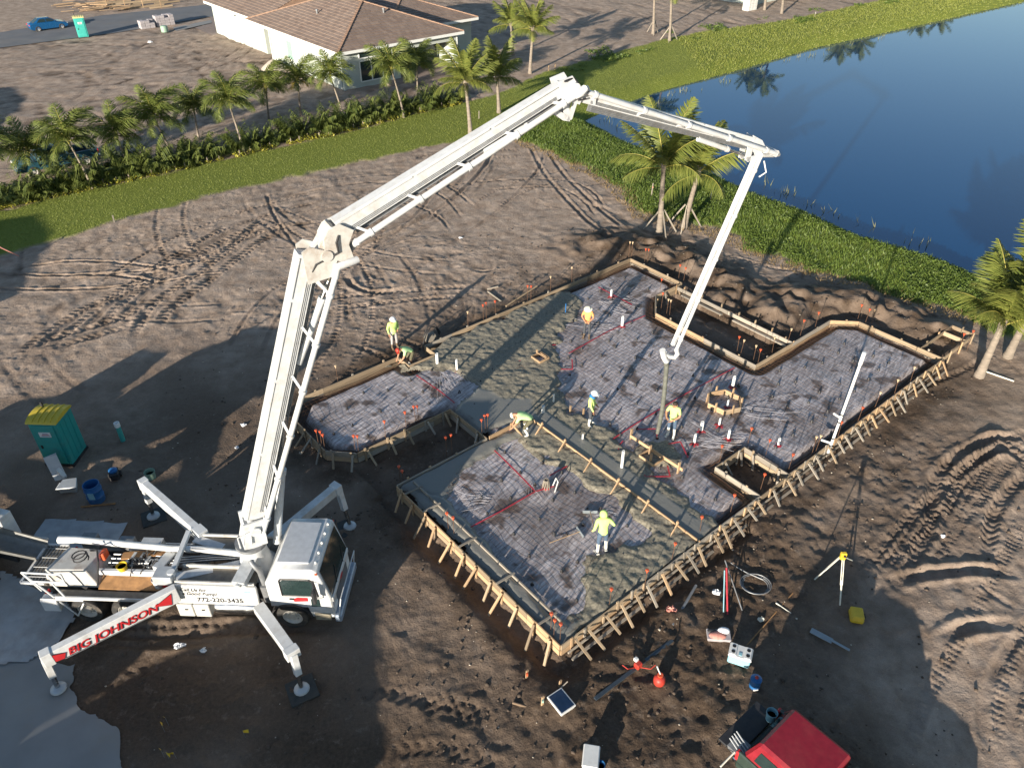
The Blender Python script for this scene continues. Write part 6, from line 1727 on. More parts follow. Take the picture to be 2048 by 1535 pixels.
palm_px('coco', (1339, 82), (1343, -20), 'right of two propped coconut palms on the far lot, crown above the picture', CG, props=True, seed=31)
palm_px('coco', (1529, 20), (1535, -78), 'coconut palm trunk in front of the far white wall', CG, seed=35)
palm_px('coco', (1563, 28), (1571, -78), 'coconut palm trunk right of the far white wall', CG, seed=39)
for k, (a, b_) in enumerate(((1700, -8), (1742, -14), (1862, -48), (1905, -52))):
    bb = GG(a, b_); palm('coco', bb, bb + Vector((.3, 0, 5.0)), ['first', 'second', 'third', 'fourth'][k] + ' coconut palm on the far bank, seen only as a reflection in the pond', CG, seed=43 + 4 * k)
palm_px('coco', (1958, 752), (2002, 655), 'leaning grey trunked coconut palm at the right edge by the form corner', CG, seed=61, scale=1.28, nf=13, elmin=46)
palm_px('coco', (2014, 716), (2058, 628), 'second coconut palm at the right edge behind the leaning one', CG, seed=66, scale=1.3, nf=12, elmin=34)
QG = 'slender palms in the hedge'
for k, (b_, c, lab) in enumerate((((60, 355), (58, 308), 'small slender palm in front of the half hidden pickup'), ((186, 378), (138, 285), 'tall leaning slender palm beside the half hidden pickup'),
        ((262, 350), (234, 275), 'slender palm second right of the half hidden pickup'), ((352, 328), (309, 240), 'broad drooping slender palm in the left half of the hedge'),
        ((398, 278), (388, 222), 'dark slender palm set back behind the hedge line'), ((489, 307), (458, 208), 'tall narrow slender palm in the middle of the hedge'),
        ((538, 240), (532, 178), 'slender palm left of the house wall, set behind the hedge'), ((602, 232), (596, 165), 'slender palm with one yellow frond by the house wall'),
        ((693, 257), (661, 155), 'slender palm in front of the near house corner'), ((808, 236), (783, 140), 'slender palm in front of the house windows'),
        ((836, 206), (834, 132), 'slender palm in front of the house patio'), ((-20, 385), (-40, 300), 'slender palm at the left picture edge above the hedge'))):
    palm_px('queen', b_, c, lab, QG, seed=100 + 7 * k, yellow=2 if k == 7 else 0, scale=rg.uniform(.95, 1.12))
# low palm shrubs and yellow shrubs of the hedge
def tuft_mesh(name, seed, n, L_, up, w, mat, leaf=10, spread=1.0):
    r = np.random.RandomState(seed); V, F = [], []
    for k in range(n):
        az, el = r.rand() * 6.283, R(up) + r.uniform(-.5, .45)
        l = L_ * r.uniform(.7, 1.1)
        for j in range(leaf):
            t = .25 + .75 * j / leaf
            a2 = el - 1.3 * t * t
            p = np.array([math.cos(az) * l * t * math.cos(el - .5 * t) * spread, math.sin(az) * l * t * math.cos(el - .5 * t) * spread, l * t * math.sin(el - .55 * t)])
            for sd in (-1, 1):
                d = np.array([math.cos(az + sd * 1.0), math.sin(az + sd * 1.0), r.uniform(-.5, .25)])
                ll = l * .32 * math.sin(math.pi * (t * .85 + .1)) + .05
                q = np.array([math.cos(az), math.sin(az), 0]) * w
                o_ = len(V); V += [tuple(p - q), tuple(p + q), tuple(p + d * ll + np.array([0, 0, -.25 * ll]))]; F.append((o_, o_ + 1, o_ + 2))
    return np_mesh(name, V, F, mat)
def clump_mesh(name, seed, n, rad, size, mat, hgt=.7):
    r = np.random.RandomState(seed)
    c = r.normal(size=(n, 3)); c /= np.linalg.norm(c, axis=1, keepdims=True); c *= (r.rand(n, 1) ** .4) * rad; c[:, 2] = np.abs(c[:, 2]) * hgt + .04
    a = r.normal(size=(n, 3)); a /= np.linalg.norm(a, axis=1, keepdims=True); b = np.cross(a, r.normal(size=(n, 3))); b /= np.linalg.norm(b, axis=1, keepdims=True)
    s_ = size * r.uniform(.6, 1.2, (n, 1))
    V = np.stack([c - a * s_, c + b * s_ * .5, c + a * s_, c - b * s_ * .5], 1).reshape(-1, 3)
    return np_mesh(name, V, np.arange(n * 4).reshape(n, 4), mat)
SHR = [tuft_mesh('foliage', 200 + i, 34, 1.5, 64, .05, M['shrub'], 12) for i in range(4)]
CRO = [clump_mesh('foliage', 220 + i, 90, .42, .09, M['croton']) for i in range(4)]
TRUNKLET = MB().lathe([(.05, -.1), (.06, .3), (.03, .5)], n=6).mesh('stem', M['trunk'])
hline = [G(*p) for p in [(-120, 447), (0, 421), (171, 383), (342, 345), (700, 263), (926, 205)]]
def along(P, step, off):
    out = []
    d0 = 0.0
    for a, b in zip(P[:-1], P[1:]):
        L_ = (b - a).length; d = (b - a) / L_; nrm = Vector((-d.y, d.x, 0))
        while d0 < L_: out.append(a + d * d0 + nrm * off); d0 += step
        d0 -= L_
    return out
for k, p in enumerate(along(hline, 1.2, 1.05)):
    p = p + Vector((rg.uniform(-.25, .25), rg.uniform(-.3, .3), 0)); p.z = ground_z(p.x, p.y) - .02
    t = empty('palm_shrub', p, rg.uniform(0, 6), ordinal(k + 1) + ' low dark feathery shrub from the left in the hedge row', 'shrub', 'dark shrubs of the hedge row')
    s_ = rg.uniform(1.05, 1.6)
    link('foliage', SHR[k % 4], t, scale=(s_ * .85, s_ * .85, s_ * rg.uniform(1.15, 1.5))); link('stem', TRUNKLET, t)
yk = 0
for k, p in enumerate(along(hline, .85, .30)):
    if rg.random() < .12: continue
    yk += 1
    p = p + Vector((rg.uniform(-.15, .15), rg.uniform(-.15, .15), 0)); p.z = ground_z(p.x, p.y) - .02
    t = empty('yellow_shrub', p, rg.uniform(0, 6), ordinal(yk) + ' small yellow shrub from the left along the lawn edge of the hedge', 'shrub', 'yellow shrubs along the lawn edge')
    s_ = rg.uniform(.85, 1.45)
    link('foliage', CRO[k % 4], t, scale=(s_, s_, s_)); link('stem', TRUNKLET, t)

# leafy weeds, lawn, dry fringe, reeds: ground cover that cannot be counted
def scatter(poly_bounds, n, keep):
    x = rp_.uniform(poly_bounds[0], poly_bounds[1], n); y = rp_.uniform(poly_bounds[2], poly_bounds[3], n)
    k = keep(x, y); return x[k], y[k]
def gz_at(x, y):
    i = np.clip(np.searchsorted(gx, x), 1, len(gx) - 1); j = np.clip(np.searchsorted(gy, y), 1, len(gy) - 1)
    return gz[j, i]
def leaves(name, x, y, per, size, rise, mat, label, cat):
    n = len(x); X = np.repeat(x, per) + rp_.normal(size=n * per) * size * 1.2; Y = np.repeat(y, per) + rp_.normal(size=n * per) * size * 1.2
    H_ = np.repeat(rp_.uniform(.3, 1.0, n), per)
    Z = gz_at(X, Y) + rp_.rand(n * per) * rise * H_ + .02
    C = np.stack([X, Y, Z], 1)
    a = rp_.normal(size=(n * per, 3)); a[:, 2] *= .6; a /= np.linalg.norm(a, axis=1, keepdims=True)
    b = np.cross(a, rp_.normal(size=(n * per, 3)) + np.array([0, 0, .01])); b /= np.linalg.norm(b, axis=1, keepdims=True)
    s_ = size * rp_.uniform(.6, 1.3, (n * per, 1))
    V = np.stack([C - a * s_, C + b * s_ * .6, C + a * s_, C - b * s_ * .6], 1).reshape(-1, 3)
    tag(link(name, np_mesh(name, V, np.arange(len(V)).reshape(-1, 4), mat)), label, cat, kind='stuff')
def blades(name, x, y, h, w, mat, label, cat, lean=.5, z=None):
    n = len(x); Z = gz_at(x, y) if z is None else np.full(n, z)
    a = rp_.rand(n) * 6.283; hh = h * rp_.uniform(.5, 1.2, n)
    dx, dy = np.cos(a), np.sin(a)
    V = np.stack([np.stack([x - dx * w, y - dy * w, Z - .02], 1), np.stack([x + dx * w, y + dy * w, Z - .02], 1), np.stack([x + rp_.normal(size=n) * hh * lean, y + rp_.normal(size=n) * hh * lean, Z + hh], 1)], 1).reshape(-1, 3)
    tag(link(name, np_mesh(name, V, np.arange(len(V)).reshape(-1, 3), mat)), label, cat, kind='stuff')
WB = (0, 45, 33, 78)
wx, wy = scatter(WB, 60000, lambda x, y: (sd_poly(x, y, xy(WEEDS)) + (fbm(x, y, 2.0, 3, 5) - .5) * 2.4 < .1) & (sd_poly(x, y, xy(LAKE)) > .15) & (fbm(x, y, 2.2, 3, 61) > .50))
leaves('weeds', wx, wy, 9, .055, .26, M['weed'], 'bright leafy weeds covering the pond bank', 'weeds')
wx, wy = scatter(WB, 160000, lambda x, y: (sd_poly(x, y, xy(WEEDS)) + (fbm(x, y, 2.0, 3, 5) - .5) * 2.4 < .3) & (sd_poly(x, y, xy(LAKE)) > .0))
blades('bank_grass', wx, wy, .24, .035, M['weed'], 'long green grass on the pond bank', 'grass')
lx, ly = scatter((-45, 20, 40, 100), 420000, lambda x, y: sd_poly(x, y, xy(LAWN)) < .12)
blades('lawn_grass', lx, ly, .065, .024, M['blade'], 'mown green lawn strip between hedge and bare ground', 'grass', .6)
lx, ly = scatter((8, 90, 70, 135), 200000, lambda x, y: (sd_poly(x, y, xy(LAWN)) < .1) & (sd_poly(x, y, xy(LAKE)) > .2) & (x > 20))
blades('far_bank_grass', lx, ly, .16, .05, M['blade'], 'sunlit grass slope along the far side of the pond', 'grass', .6)
fx, fy = scatter((5, 75, 60, 125), 60000, lambda x, y: (np.abs(sd_poly(x, y, xy(LAWN))) < 2.5) & (fbm(x, y, 3.2, 3, 63) > .60) & (sd_poly(x, y, xy(LAKE)) > 2))
leaves('bank_weeds', fx, fy, 5, .10, .35, M['weed'], 'patches of darker weeds at the top of the far bank', 'weeds')
sx, sy = scatter((-30, 32, 34, 80), 160000, lambda x, y: (np.abs(np.minimum(sd_poly(x, y, xy(WEEDS)), 9) - .5) < .9 * fbm(x, y, 1.3, 3, 65) + .25) & (sd_poly(x, y, xy(LAKE)) > 1) & (sd_poly(x, y, xy(LAWN)) > .2))
blades('dry_grass', sx, sy, .16, .03, M['straw'], 'dry straw coloured grass fringing the weeds', 'grass', .9)
qx, qy = scatter((6, 60, 38, 105), 16000, lambda x, y: (sd_poly(x, y, xy(LAKE)) < -.15) & (sd_poly(x, y, xy(LAKE)) > -2.6) & (fbm(x, y, 1.6, 3, 67) > .56) & (sd_poly(x, y, xy(LAKE)) > -.4 - 2.6 * fbm(x, y, 6, 2, 69)))
blades('water_reeds', qx, qy, .55, .035, M['reed'], 'sparse reeds standing in the shallow pond water along the banks', 'reeds', .35, z=WATER_Z)

# ================================================================== WORKERS
BASE = dict(pelvis=(0, 0, .96), belly=(0, .01, 1.12), chest=(0, .02, 1.32), neck=(0, .02, 1.50), head=(0, .045, 1.61), crown=(0, .04, 1.70),
            shR=(.19, 0, 1.43), elR=(.27, -.03, 1.16), wrR=(.27, .10, .94), haR=(.27, .16, .87),
            shL=(-.19, 0, 1.43), elL=(-.27, -.03, 1.16), wrL=(-.27, .10, .94), haL=(-.27, .16, .87),
            hiR=(.10, 0, .91), knR=(.12, .03, .50), anR=(.13, -.02, .10), toR=(.15, .15, .045),
            hiL=(-.10, 0, .91), knL=(-.12, .03, .50), anL=(-.13, -.02, .10), toL=(-.15, .15, .045))
BONES = [('pelvis', 'belly'), ('belly', 'chest'), ('chest', 'neck'), ('neck', 'head'), ('head', 'crown')]
for s_ in 'RL': BONES += [('chest', 'sh' + s_), ('sh' + s_, 'el' + s_), ('el' + s_, 'wr' + s_), ('wr' + s_, 'ha' + s_), ('pelvis', 'hi' + s_), ('hi' + s_, 'kn' + s_), ('kn' + s_, 'an' + s_), ('an' + s_, 'to' + s_)]
RAD = dict(pelvis=.15, belly=.14, chest=.16, neck=.062, head=.10, crown=.075, sh=.085, el=.052, wr=.036, ha=.036, hi=.105, kn=.072, an=.052, to=.042)
def worker(loc, rz, label, pose, shirt, trousers, boots, hat, sleeves='short', boot_h=.38, legs='long', scale=1.0, bandana=None, hood=False, hat_style='hard'):
    J = dict(BASE); J.update(pose)
    names = list(J); V = [Vector(J[n]) for n in names]; E = [(names.index(a), names.index(b)) for a, b in BONES]
    rad = [RAD.get(n, RAD.get(n[:2], .05)) for n in names]
    part = {n: n for n in names}
    for s_ in 'RL':
        w, h = Vector(J['wr' + s_]), Vector(J['ha' + s_])
        d = (h - w).normalized(); up = Vector((0, 0, 1)) if abs(d.z) < .8 else Vector((0, 1, 0))
        sd = d.cross(up).normalized(); ih = names.index('ha' + s_)
        for k in range(5):                      # four fingers and a thumb, unequal and bent
            if k < 4: b0, dd, l = h + sd * (.028 - .019 * k), d, (.050, .058, .054, .042)[k]
            else: b0, dd, l = w.lerp(h, .55) + sd * .03, (d * .6 + sd * .8).normalized(), .042
            c = d.cross(sd).normalized() * (.5 if s_ == 'R' else -.5)
            p1 = b0 + dd * l; p2 = p1 + (dd + c).normalized() * l * .8
            i0 = len(V); V += [b0, p1, p2]; rad += [.012, .010, .008]; names += ['fg' + s_] * 3
            E += [(ih, i0), (i0, i0 + 1), (i0 + 1, i0 + 2)]
    me0 = bpy.data.meshes.new('tmp'); me0.from_pydata(V, E, []); ob = bpy.data.objects.new('tmp', me0); col.objects.link(ob)
    ob.modifiers.new('s', 'SKIN'); sub = ob.modifiers.new('d', 'SUBSURF'); sub.levels = sub.render_levels = 1
    for i, sv in enumerate(me0.skin_vertices[0].data): sv.radius = (rad[i], rad[i]); sv.use_root = (i == 0)
    dg = bpy.context.evaluated_depsgraph_get(); me_ = bpy.data.meshes.new_from_object(ob.evaluated_get(dg)); bpy.data.objects.remove(ob)
    me_.name = 'body'
    mats = [M['skin'], M[shirt], M[trousers], M[boots]]
    me_.materials.clear()
    for m in mats: me_.materials.append(m)
    segs = [(V[a], V[b], names[a], names[b]) for a, b in E]
    idx = []
    for p in me_.polygons:
        c = p.center; best, bd = None, 9
        for a, b, na, nb in segs:
            e = b - a; t = max(0, min(1, (c - a).dot(e) / max(e.dot(e), 1e-6))); q = (a + e * t - c).length - (RAD.get(na, RAD.get(na[:2], .02)) * (1 - t) + RAD.get(nb, RAD.get(nb[:2], .02)) * t)
            if q < bd: bd, best = q, (na, nb, t)
        na, nb, t = best; k = 0
        if na in ('belly', 'chest') or (na == 'pelvis' and nb == 'belly') or nb[:2] == 'sh': k = 1
        if na == 'neck' or nb in ('head', 'crown') or (na == 'chest' and nb == 'neck' and t > .75): k = 1 if hood else 0
        if na[:2] == 'sh' and nb[:2] == 'el': k = 1 if sleeves == 'long' or t < .75 else 0
        if na[:2] == 'el': k = 1 if sleeves == 'long' else 0
        if na[:2] in ('wr', 'ha', 'fg') or nb[:2] in ('ha', 'fg'): k = 0
        if na == 'pelvis' and nb[:2] == 'hi' or na[:2] == 'hi': k = 2
        if na[:2] == 'kn': k = 3 if t > 1 - boot_h / .42 else (2 if legs == 'long' else 0)
        if na[:2] == 'an': k = 3
        idx.append(k)
    me_.polygons.foreach_set('material_index', idx); me_.polygons.foreach_set('use_smooth', [True] * len(idx)); me_.update()
    t = empty('person', loc, rz, label, 'person'); t.scale = (scale,) * 3
    link('body', me_, t)
    hd, cr = Vector(J['head']), Vector(J['crown']); ax_ = (cr - hd).normalized(); fw = Vector((0, 1, 0)) if abs(ax_.y) < .75 else Vector((0, .3, -1))
    fw = (fw - ax_ * fw.dot(ax_)).normalized(); rt_ = fw.cross(ax_)
    f = MB(); f.ell(hd + fw * .098 - ax_ * .015, (.016, .02, .022), 6, 4)
    for k in (-1, 1): f.ell(hd + rt_ * .10 * k, (.015, .022, .03), 6, 4)
    f.build('face', M['skin'], t, True)
    e_ = MB()
    for k in (-1, 1): e_.ell(hd + fw * .088 + rt_ * .036 * k + ax_ * .018, (.012, .012, .008), 6, 4)
    e_.bar(hd + fw * .09 - rt_ * .025 - ax_ * .055, hd + fw * .09 + rt_ * .025 - ax_ * .055, .01, .008); e_.build('eyes', M['hair'], t)
    if hat:
        h = MB()
        if hat_style == 'hard': h.lathe([(.165, .055), (.168, .065), (.135, .072), (.132, .11), (.11, .165), (.06, .20), (.02, .207)], hd, ax_, 16); h.bar(hd + ax_ * .06 + fw * .10, hd + ax_ * .055 + fw * .20, .15, .012)
        elif hat_style == 'brim': h.lathe([(.21, .04), (.21, .05), (.125, .065), (.12, .13), (.085, .165), (.02, .17)], hd, ax_, 16)
        else: h.lathe([(.118, .035), (.122, .07), (.105, .12), (.06, .15), (.02, .155)], hd, ax_, 14); h.bar(hd + ax_ * .06 + fw * .09, hd + ax_ * .05 + fw * .2, .13, .01)
        h.build('hat', M[hat], t, True)
    elif not hood:
        MB().ell(hd + ax_ * .05 - fw * .02, (.108, .112, .085), 12, 7).build('hair', M['hair'], t, True)
    if hood:
        MB().ell(hd + ax_ * .02 - fw * .02, (.135, .14, .15), 12, 8).build('hood', M[shirt], t, True)
    if bandana:
        nk = Vector(J['neck']); MB().lathe([(.13, -.05), (.135, .02), (.10, .07)], nk, (hd - nk), 14).build('neck_scarf', M[bandana], t, True)
    b = MB()
    for s_ in 'RL':
        a, c = Vector(J['an' + s_]), Vector(J['to' + s_]); b.bar(a - Vector((0, 0, .085)) - (c - a) * .35, c + (c - a) * .25 - Vector((0, 0, .03)), .095, .04)
    b.build('soles', M[boots], t)
    return t
def face(dx, dy): return math.atan2(-dx, dy)          # local +Y looks along (dx, dy)
def at_px(px, py, z): p = G(px, py, z); return p
pa = GG(790, 697); pa.z += .02
worker(pa, face(.55, -.8), 'worker in white hard hat, yellow shirt and pale trousers standing outside the left form', dict(elL=(-.30, -.06, 1.18), wrL=(-.20, .12, 1.05), haL=(-.14, .18, 1.02), head=(0, .08, 1.60), crown=(0, .10, 1.69)), 'hivis', 'trousers_pale', 'boots_brown', 'hat_white', 'long', .2, scale=1.02)
pb = G(822, 733, .0); pb.z = .02
worker(pb, face(-.75, -.55), 'worker in pale green shirt and red cap bending over the notch in the left form', dict(pelvis=(0, -.12, .86), belly=(0, .05, .98), chest=(0, .26, 1.08), neck=(0, .43, 1.12), head=(0, .53, 1.12), crown=(0, .62, 1.12), shR=(.19, .32, 1.06), elR=(.24, .42, .80), wrR=(.18, .55, .58), haR=(.16, .60, .52), shL=(-.19, .32, 1.06), elL=(-.26, .44, .82), wrL=(-.18, .58, .60), haL=(-.14, .63, .54), hiR=(.10, -.10, .82), hiL=(-.10, -.10, .82), knR=(.14, .08, .46), knL=(-.13, .05, .46)), 'hivis_green', 'camo', 'boots_white', 'cans', 'short', .2, 'short', 1.03, hat_style='cap')
pc = G(1173, 674, BED); pc.z = BED + .02
worker(pc, face(-.25, -.95), 'worker in orange shirt and pale hat standing on the upper slab bed', dict(elR=(.29, .02, 1.15), wrR=(.10, .22, 1.02), haR=(.03, .26, .99), elL=(-.29, .02, 1.15), wrL=(-.12, .22, 1.02), haL=(-.06, .26, .99), head=(0, .09, 1.60), crown=(0, .12, 1.69)), 'orange_shirt', 'trousers_dark', 'boots_brown', 'hat_cream', 'short', .1, scale=1.0, hat_style='brim')
pd_ = G(1180, 851, BED); pd_.z = BED + .02
worker(pd_, face(.85, -.4), 'worker in white hard hat and blue neck scarf standing in white boots by the divider', dict(elR=(.24, .05, 1.15), wrR=(.22, .16, .93), haR=(.22, .19, .86), head=(0, .08, 1.60), crown=(0, .10, 1.69), toR=(.19, .16, .045)), 'hivis', 'trousers_dark', 'boots_white', 'hat_white', 'long', .36, scale=1.03, bandana='bandana')
pe = G(1341, 872, BED); pe.z = BED + .02
worker(pe, face(-.5, -.85), 'worker in yellow T-shirt and jeans steering the delivery hose', dict(elR=(.30, .06, 1.16), wrR=(.20, .28, 1.08), haR=(.14, .34, 1.07), elL=(-.28, .08, 1.14), wrL=(-.06, .30, 1.0), haL=(.0, .35, .98)), 'hivis', 'jeans', 'boots_white', None, 'short', .36, scale=1.03)
pf = G(1052, 868, BED); pf.z = BED + .02
worker(pf, face(-.95, .05), 'worker in pale green shirt bent double over the end of the divider board', dict(pelvis=(0, -.22, .80), belly=(0, -.04, .90), chest=(0, .20, .98), neck=(0, .38, .98), head=(0, .48, .94), crown=(0, .57, .91), shR=(.20, .27, .94), elR=(.25, .38, .68), wrR=(.20, .50, .42), haR=(.18, .55, .34), shL=(-.20, .27, .94), elL=(-.26, .40, .68), wrL=(-.20, .54, .44), haL=(-.18, .60, .36), hiR=(.11, -.20, .76), hiL=(-.11, -.20, .76), knR=(.20, .10, .46), anR=(.20, -.06, .10), toR=(.23, .10, .045), knL=(-.20, .08, .46), anL=(-.20, -.10, .10), toL=(-.24, .06, .045)), 'hivis_green', 'camo', 'boots_white', 'hat_cream', 'short', .36, scale=1.05, hat_style='cap')
pg_ = G(1203, 1103, BED); pg_.z = BED + .02
wg = worker(pg_, face(-.1, 1.0), 'worker in bright yellow hooded top, jeans and white boots raking the garage floor', dict(belly=(0, .05, 1.12), chest=(0, .10, 1.30), neck=(0, .14, 1.47), head=(0, .19, 1.57), crown=(0, .22, 1.66), shR=(.20, .10, 1.40), elR=(.36, .0, 1.20), wrR=(.30, .22, 1.24), haR=(.26, .30, 1.27), shL=(-.20, .10, 1.40), elL=(-.30, -.02, 1.14), wrL=(-.34, .10, .92), haL=(-.34, .16, .86), knR=(.14, .10, .50), anR=(.15, .02, .10), toR=(.17, .18, .045), knL=(-.14, -.02, .50), anL=(-.16, -.10, .10), toL=(-.2, .06, .045)), 'hivis', 'jeans', 'boots_white', None, 'long', .36, scale=1.04, hood=True)
def rake(hp0, hp1, label, wide=.55):
    """concrete rake: handle from hp0 (grip) to hp1 (head)"""
    t = empty('concrete_rake', hp1, 0, label, 'rake')
    MB().tube(hp0 - hp1, (0, 0, .05), .017, n=7).build('handle', M['wood_new'], t)
    d = (hp0 - hp1); d.z = 0; d.normalize(); s_ = Vector((-d.y, d.x, 0))
    MB().bar(s_ * wide / 2 + Vector((0, 0, .02)), s_ * -wide / 2 + Vector((0, 0, .02)), .03, .14).build('blade', M['bull'], t, bevel=.005)
g0 = G(1196, 1066, 1.3); g1 = G(1180, 1024, .46)
rake(pg_ + Vector((-.28, .22, .86)), g1, 'concrete rake held out by the hooded worker')
rake(G(1099, 1085, .5), G(1160, 1064, .48), 'concrete rake lying on the garage floor beside the hooded worker', .5)

# ================================================================== SITE CLUTTER
def toilet(loc, rz, label, body, roof, h=2.25):
    t = empty('portable_toilet', loc, rz, label, 'portable toilet')
    w = 1.14
    MB().box((0, 0, .06), (w + .06, w + .06, .12)).build('skid', M['dark'], t)
    b = MB(); b.box((0, 0, h / 2), (w, w, h - .2)); cab_ = b.build('cabin', M[body], t, bevel=.03)
    for s_ in (-1, 1):
        for k in range(3): MB().box((-.3 + .3 * k, s_ * (w / 2 + .008), h / 2), (.08, .02, h - .5)).build('rib', M[body], cab_, bevel=.006)
    for k in range(3): MB().box((w / 2 + .008, -.3 + .3 * k, h / 2), (.02, .08, h - .5)).build('rib', M[body], cab_, bevel=.006)
    d = MB(); d.box((-w / 2 - .02, 0, h / 2), (.05, .86, h - .42)); dr_ = d.build('door', M[body], t, bevel=.012)
    MB().box((-w / 2 - .055, .33, 1.05), (.03, .07, .16)).build('latch', M['black'], dr_)
    MB().box((-w / 2 - .05, 0, 1.68), (.012, .46, .24)).build('sign', M['lid'], dr_)
    for k in range(3): MB().box((-w / 2 - .058, -.02, 1.62 + .06 * k), (.004, .34 - .06 * k, .025)).build('lettering', M['red' if k == 1 else 'blue'], dr_)
    MB().box((-w / 2 - .048, 0, .75), (.012, .6, .5)).build('panel', M[body], dr_, bevel=.004)
    r = MB(); n = 8; P_ = []
    for k in range(n + 1):
        a = math.pi * k / n; P_.append((-(w / 2 + .06) * math.cos(a), h - .12 + .20 * math.sin(a)))
    r.extrude([(x, -w / 2 - .05, z) for x, z in P_], (0, w + .1, 0)); rf_ = r.build('roof', M[roof], t, True, .015)
    for y in (-.36, -.12, .12, .36):
        q = MB()
        for a, b_ in zip(P_[1:-2], P_[2:-1]): q.bar((a[0], y, a[1] + .015), (b_[0], y, b_[1] + .015), .07, .03)
        q.build('roof_rib', M[roof], rf_)
    MB().tube((.3, .35, h), (.3, .35, h + .28), .05, n=8).build('vent_pipe', M['dark'], rf_)
    return t
p1, p2, p3 = G(94, 936), G(135, 939), G(175, 897)
c = (p1 + p3) / 2; dxy = (p3 - p2).normalized()
toilet(Vector((c.x - .05, c.y + .1, 0)), math.atan2(dxy.y, dxy.x) + R(8), 'teal portable toilet with yellow roof in the shade left of the pump truck', 'teal', 'roof_yellow', 2.3)
toilet(GG(168, 75), RZ + R(78), 'pale teal portable toilet with cream roof at the edge of the far road', 'teal_pale', 'roof_cream', 2.35)
def px_bar(name, a, b, za, zb, r, mat, label, cat):
    A_, B_ = G(*a, za), G(*b, zb); base = Vector((A_.x, A_.y, A_.z))
    t = MB(); t.tube((0, 0, 0), B_ - A_, r, n=10)
    return tag(t.build(name, M[mat], None, True, loc=base), label, cat)
t = empty('pipe_post', GG(246, 880), 0, 'teal plastic pipe standing upright with a white socket beside the toilet', 'pipe')
MB().lathe([(.10, 0), (.10, .8), (.085, .8), (.085, .75)], n=14).build('pipe', M['pvc_teal'], t, True)
MB().lathe([(.115, .78), (.115, .98), (.09, .98), (.09, .9)], n=14).build('socket', M['pvc'], t, True)
# folded sheet metal chute leaning and its lower tray
t = empty('chute_extension', GG(118, 945), .3, 'pale sheet metal chute piece leaning by the toilet corner', 'chute')
f = MB(); f.extrude([(-.30, 0, .85), (.18, .05, .95), (.16, .05, .9), (.36, -.42, .05), (-.06, -.5, .0)], (0, .03, .02)); f.build('plate', M['metal_sheet'], t)
MB().bar((.12, -.28, .45), (.3, -.42, .12), .16, .06).build('bracket', M['lid'], t)
t = empty('chute_tray', GG(140, 978), .2, 'pale galvanised chute tray with ribbed rim lying beside the blue barrel', 'chute')
f = MB(); f.hexa([(-.28, -.20, .02), (.32, -.25, .02), (.24, .2, .02), (-.18, .22, .02), (-.36, -.28, .34), (.40, -.32, .34), (.28, .28, .34), (-.24, .28, .34)]); f.build('tray', M['metal_sheet'], t, bevel=.02)
for k in range(5): MB().tube((-.36, -.24 + .1 * k, .30 - .02 * k), (-.22, -.24 + .1 * k, .3 - .02 * k), .045, n=8).build('rib', M['metal_sheet'], t, True)
# blue barrel, opened at the top
t = empty('blue_barrel', GG(195, 1000), 0, 'open blue plastic barrel standing left of the pump truck', 'barrel')
MB().lathe([(.27, 0), (.30, .06), (.30, .26), (.32, .30), (.30, .34), (.30, .58), (.32, .62), (.30, .66), (.295, .86), (.27, .86), (.27, .2), (.01, .2)], n=22).build('body', M['blue'], t, True)
MB().box((.05, -.31, .5), (.22, .02, .3)).build('label', M['cooler_blue'], t)
t = empty('pump_engine', GG(232, 956), .4, 'small dark engine unit on the ground between barrel and green bucket', 'engine')
MB().box((0, 0, .22), (.34, .5, .3)).build('housing', M['dark'], t, bevel=.03); MB().lathe([(.16, .35), (.17, .45), (.1, .5)], n=12).build('tank', M['blue'], t, True)
for s_ in (-1, 1): MB().lathe([(.12, -.04), (.12, .04)], (.2 * s_, .1, .12), (1, 0, 0), 12).build('wheel', M['tyre'], t)
bucket('green_bucket', GG(303, 955), .2, .36, 'pale_green', 'pale green bucket standing behind the rear outrigger', 'pale_green')
px_bar('plank', (162, 1013), (231, 1006), .05, .05, .035, 'orange_mud', 'narrow brown plank lying in front of the blue barrel', 'plank')
# plastic sheets spread under the pump
def sheet(name, pts, label, z=.035, seed=1, mat='tarp'):
    P_ = [G(*q) for q in pts]; xs, ys = [p.x for p in P_], [p.y for p in P_]
    X, Y = np.meshgrid(np.arange(min(xs), max(xs), .09), np.arange(min(ys), max(ys), .09))
    Z = gz_at(X.ravel(), Y.ravel()).reshape(X.shape); Z = np.maximum(Z, -.03) * .6 + z + (fbm(X, Y, .5, 3, seed) - .4) * .09 + np.abs(fbm(X, Y, 1.3, 2, seed + 5) - .5) * .12
    me_, _ = masked(name, X, Y, Z, sd_poly(X, Y, xy(P_)) < 0, M[mat])
    tag(link(name, me_), label, 'plastic sheet')
sheet('ground_sheet', [(95, 1036), (262, 1046), (240, 1085), (150, 1110), (60, 1090), (72, 1062)], 'crumpled grey plastic sheet on the ground behind the pump truck', seed=4)
sheet('ground_sheet', [(-30, 1130), (70, 1165), (140, 1200), (155, 1235), (120, 1290), (60, 1325), (-30, 1335)], 'large crumpled grey plastic sheet under the truck ladder at the left edge', z=.06, seed=7)
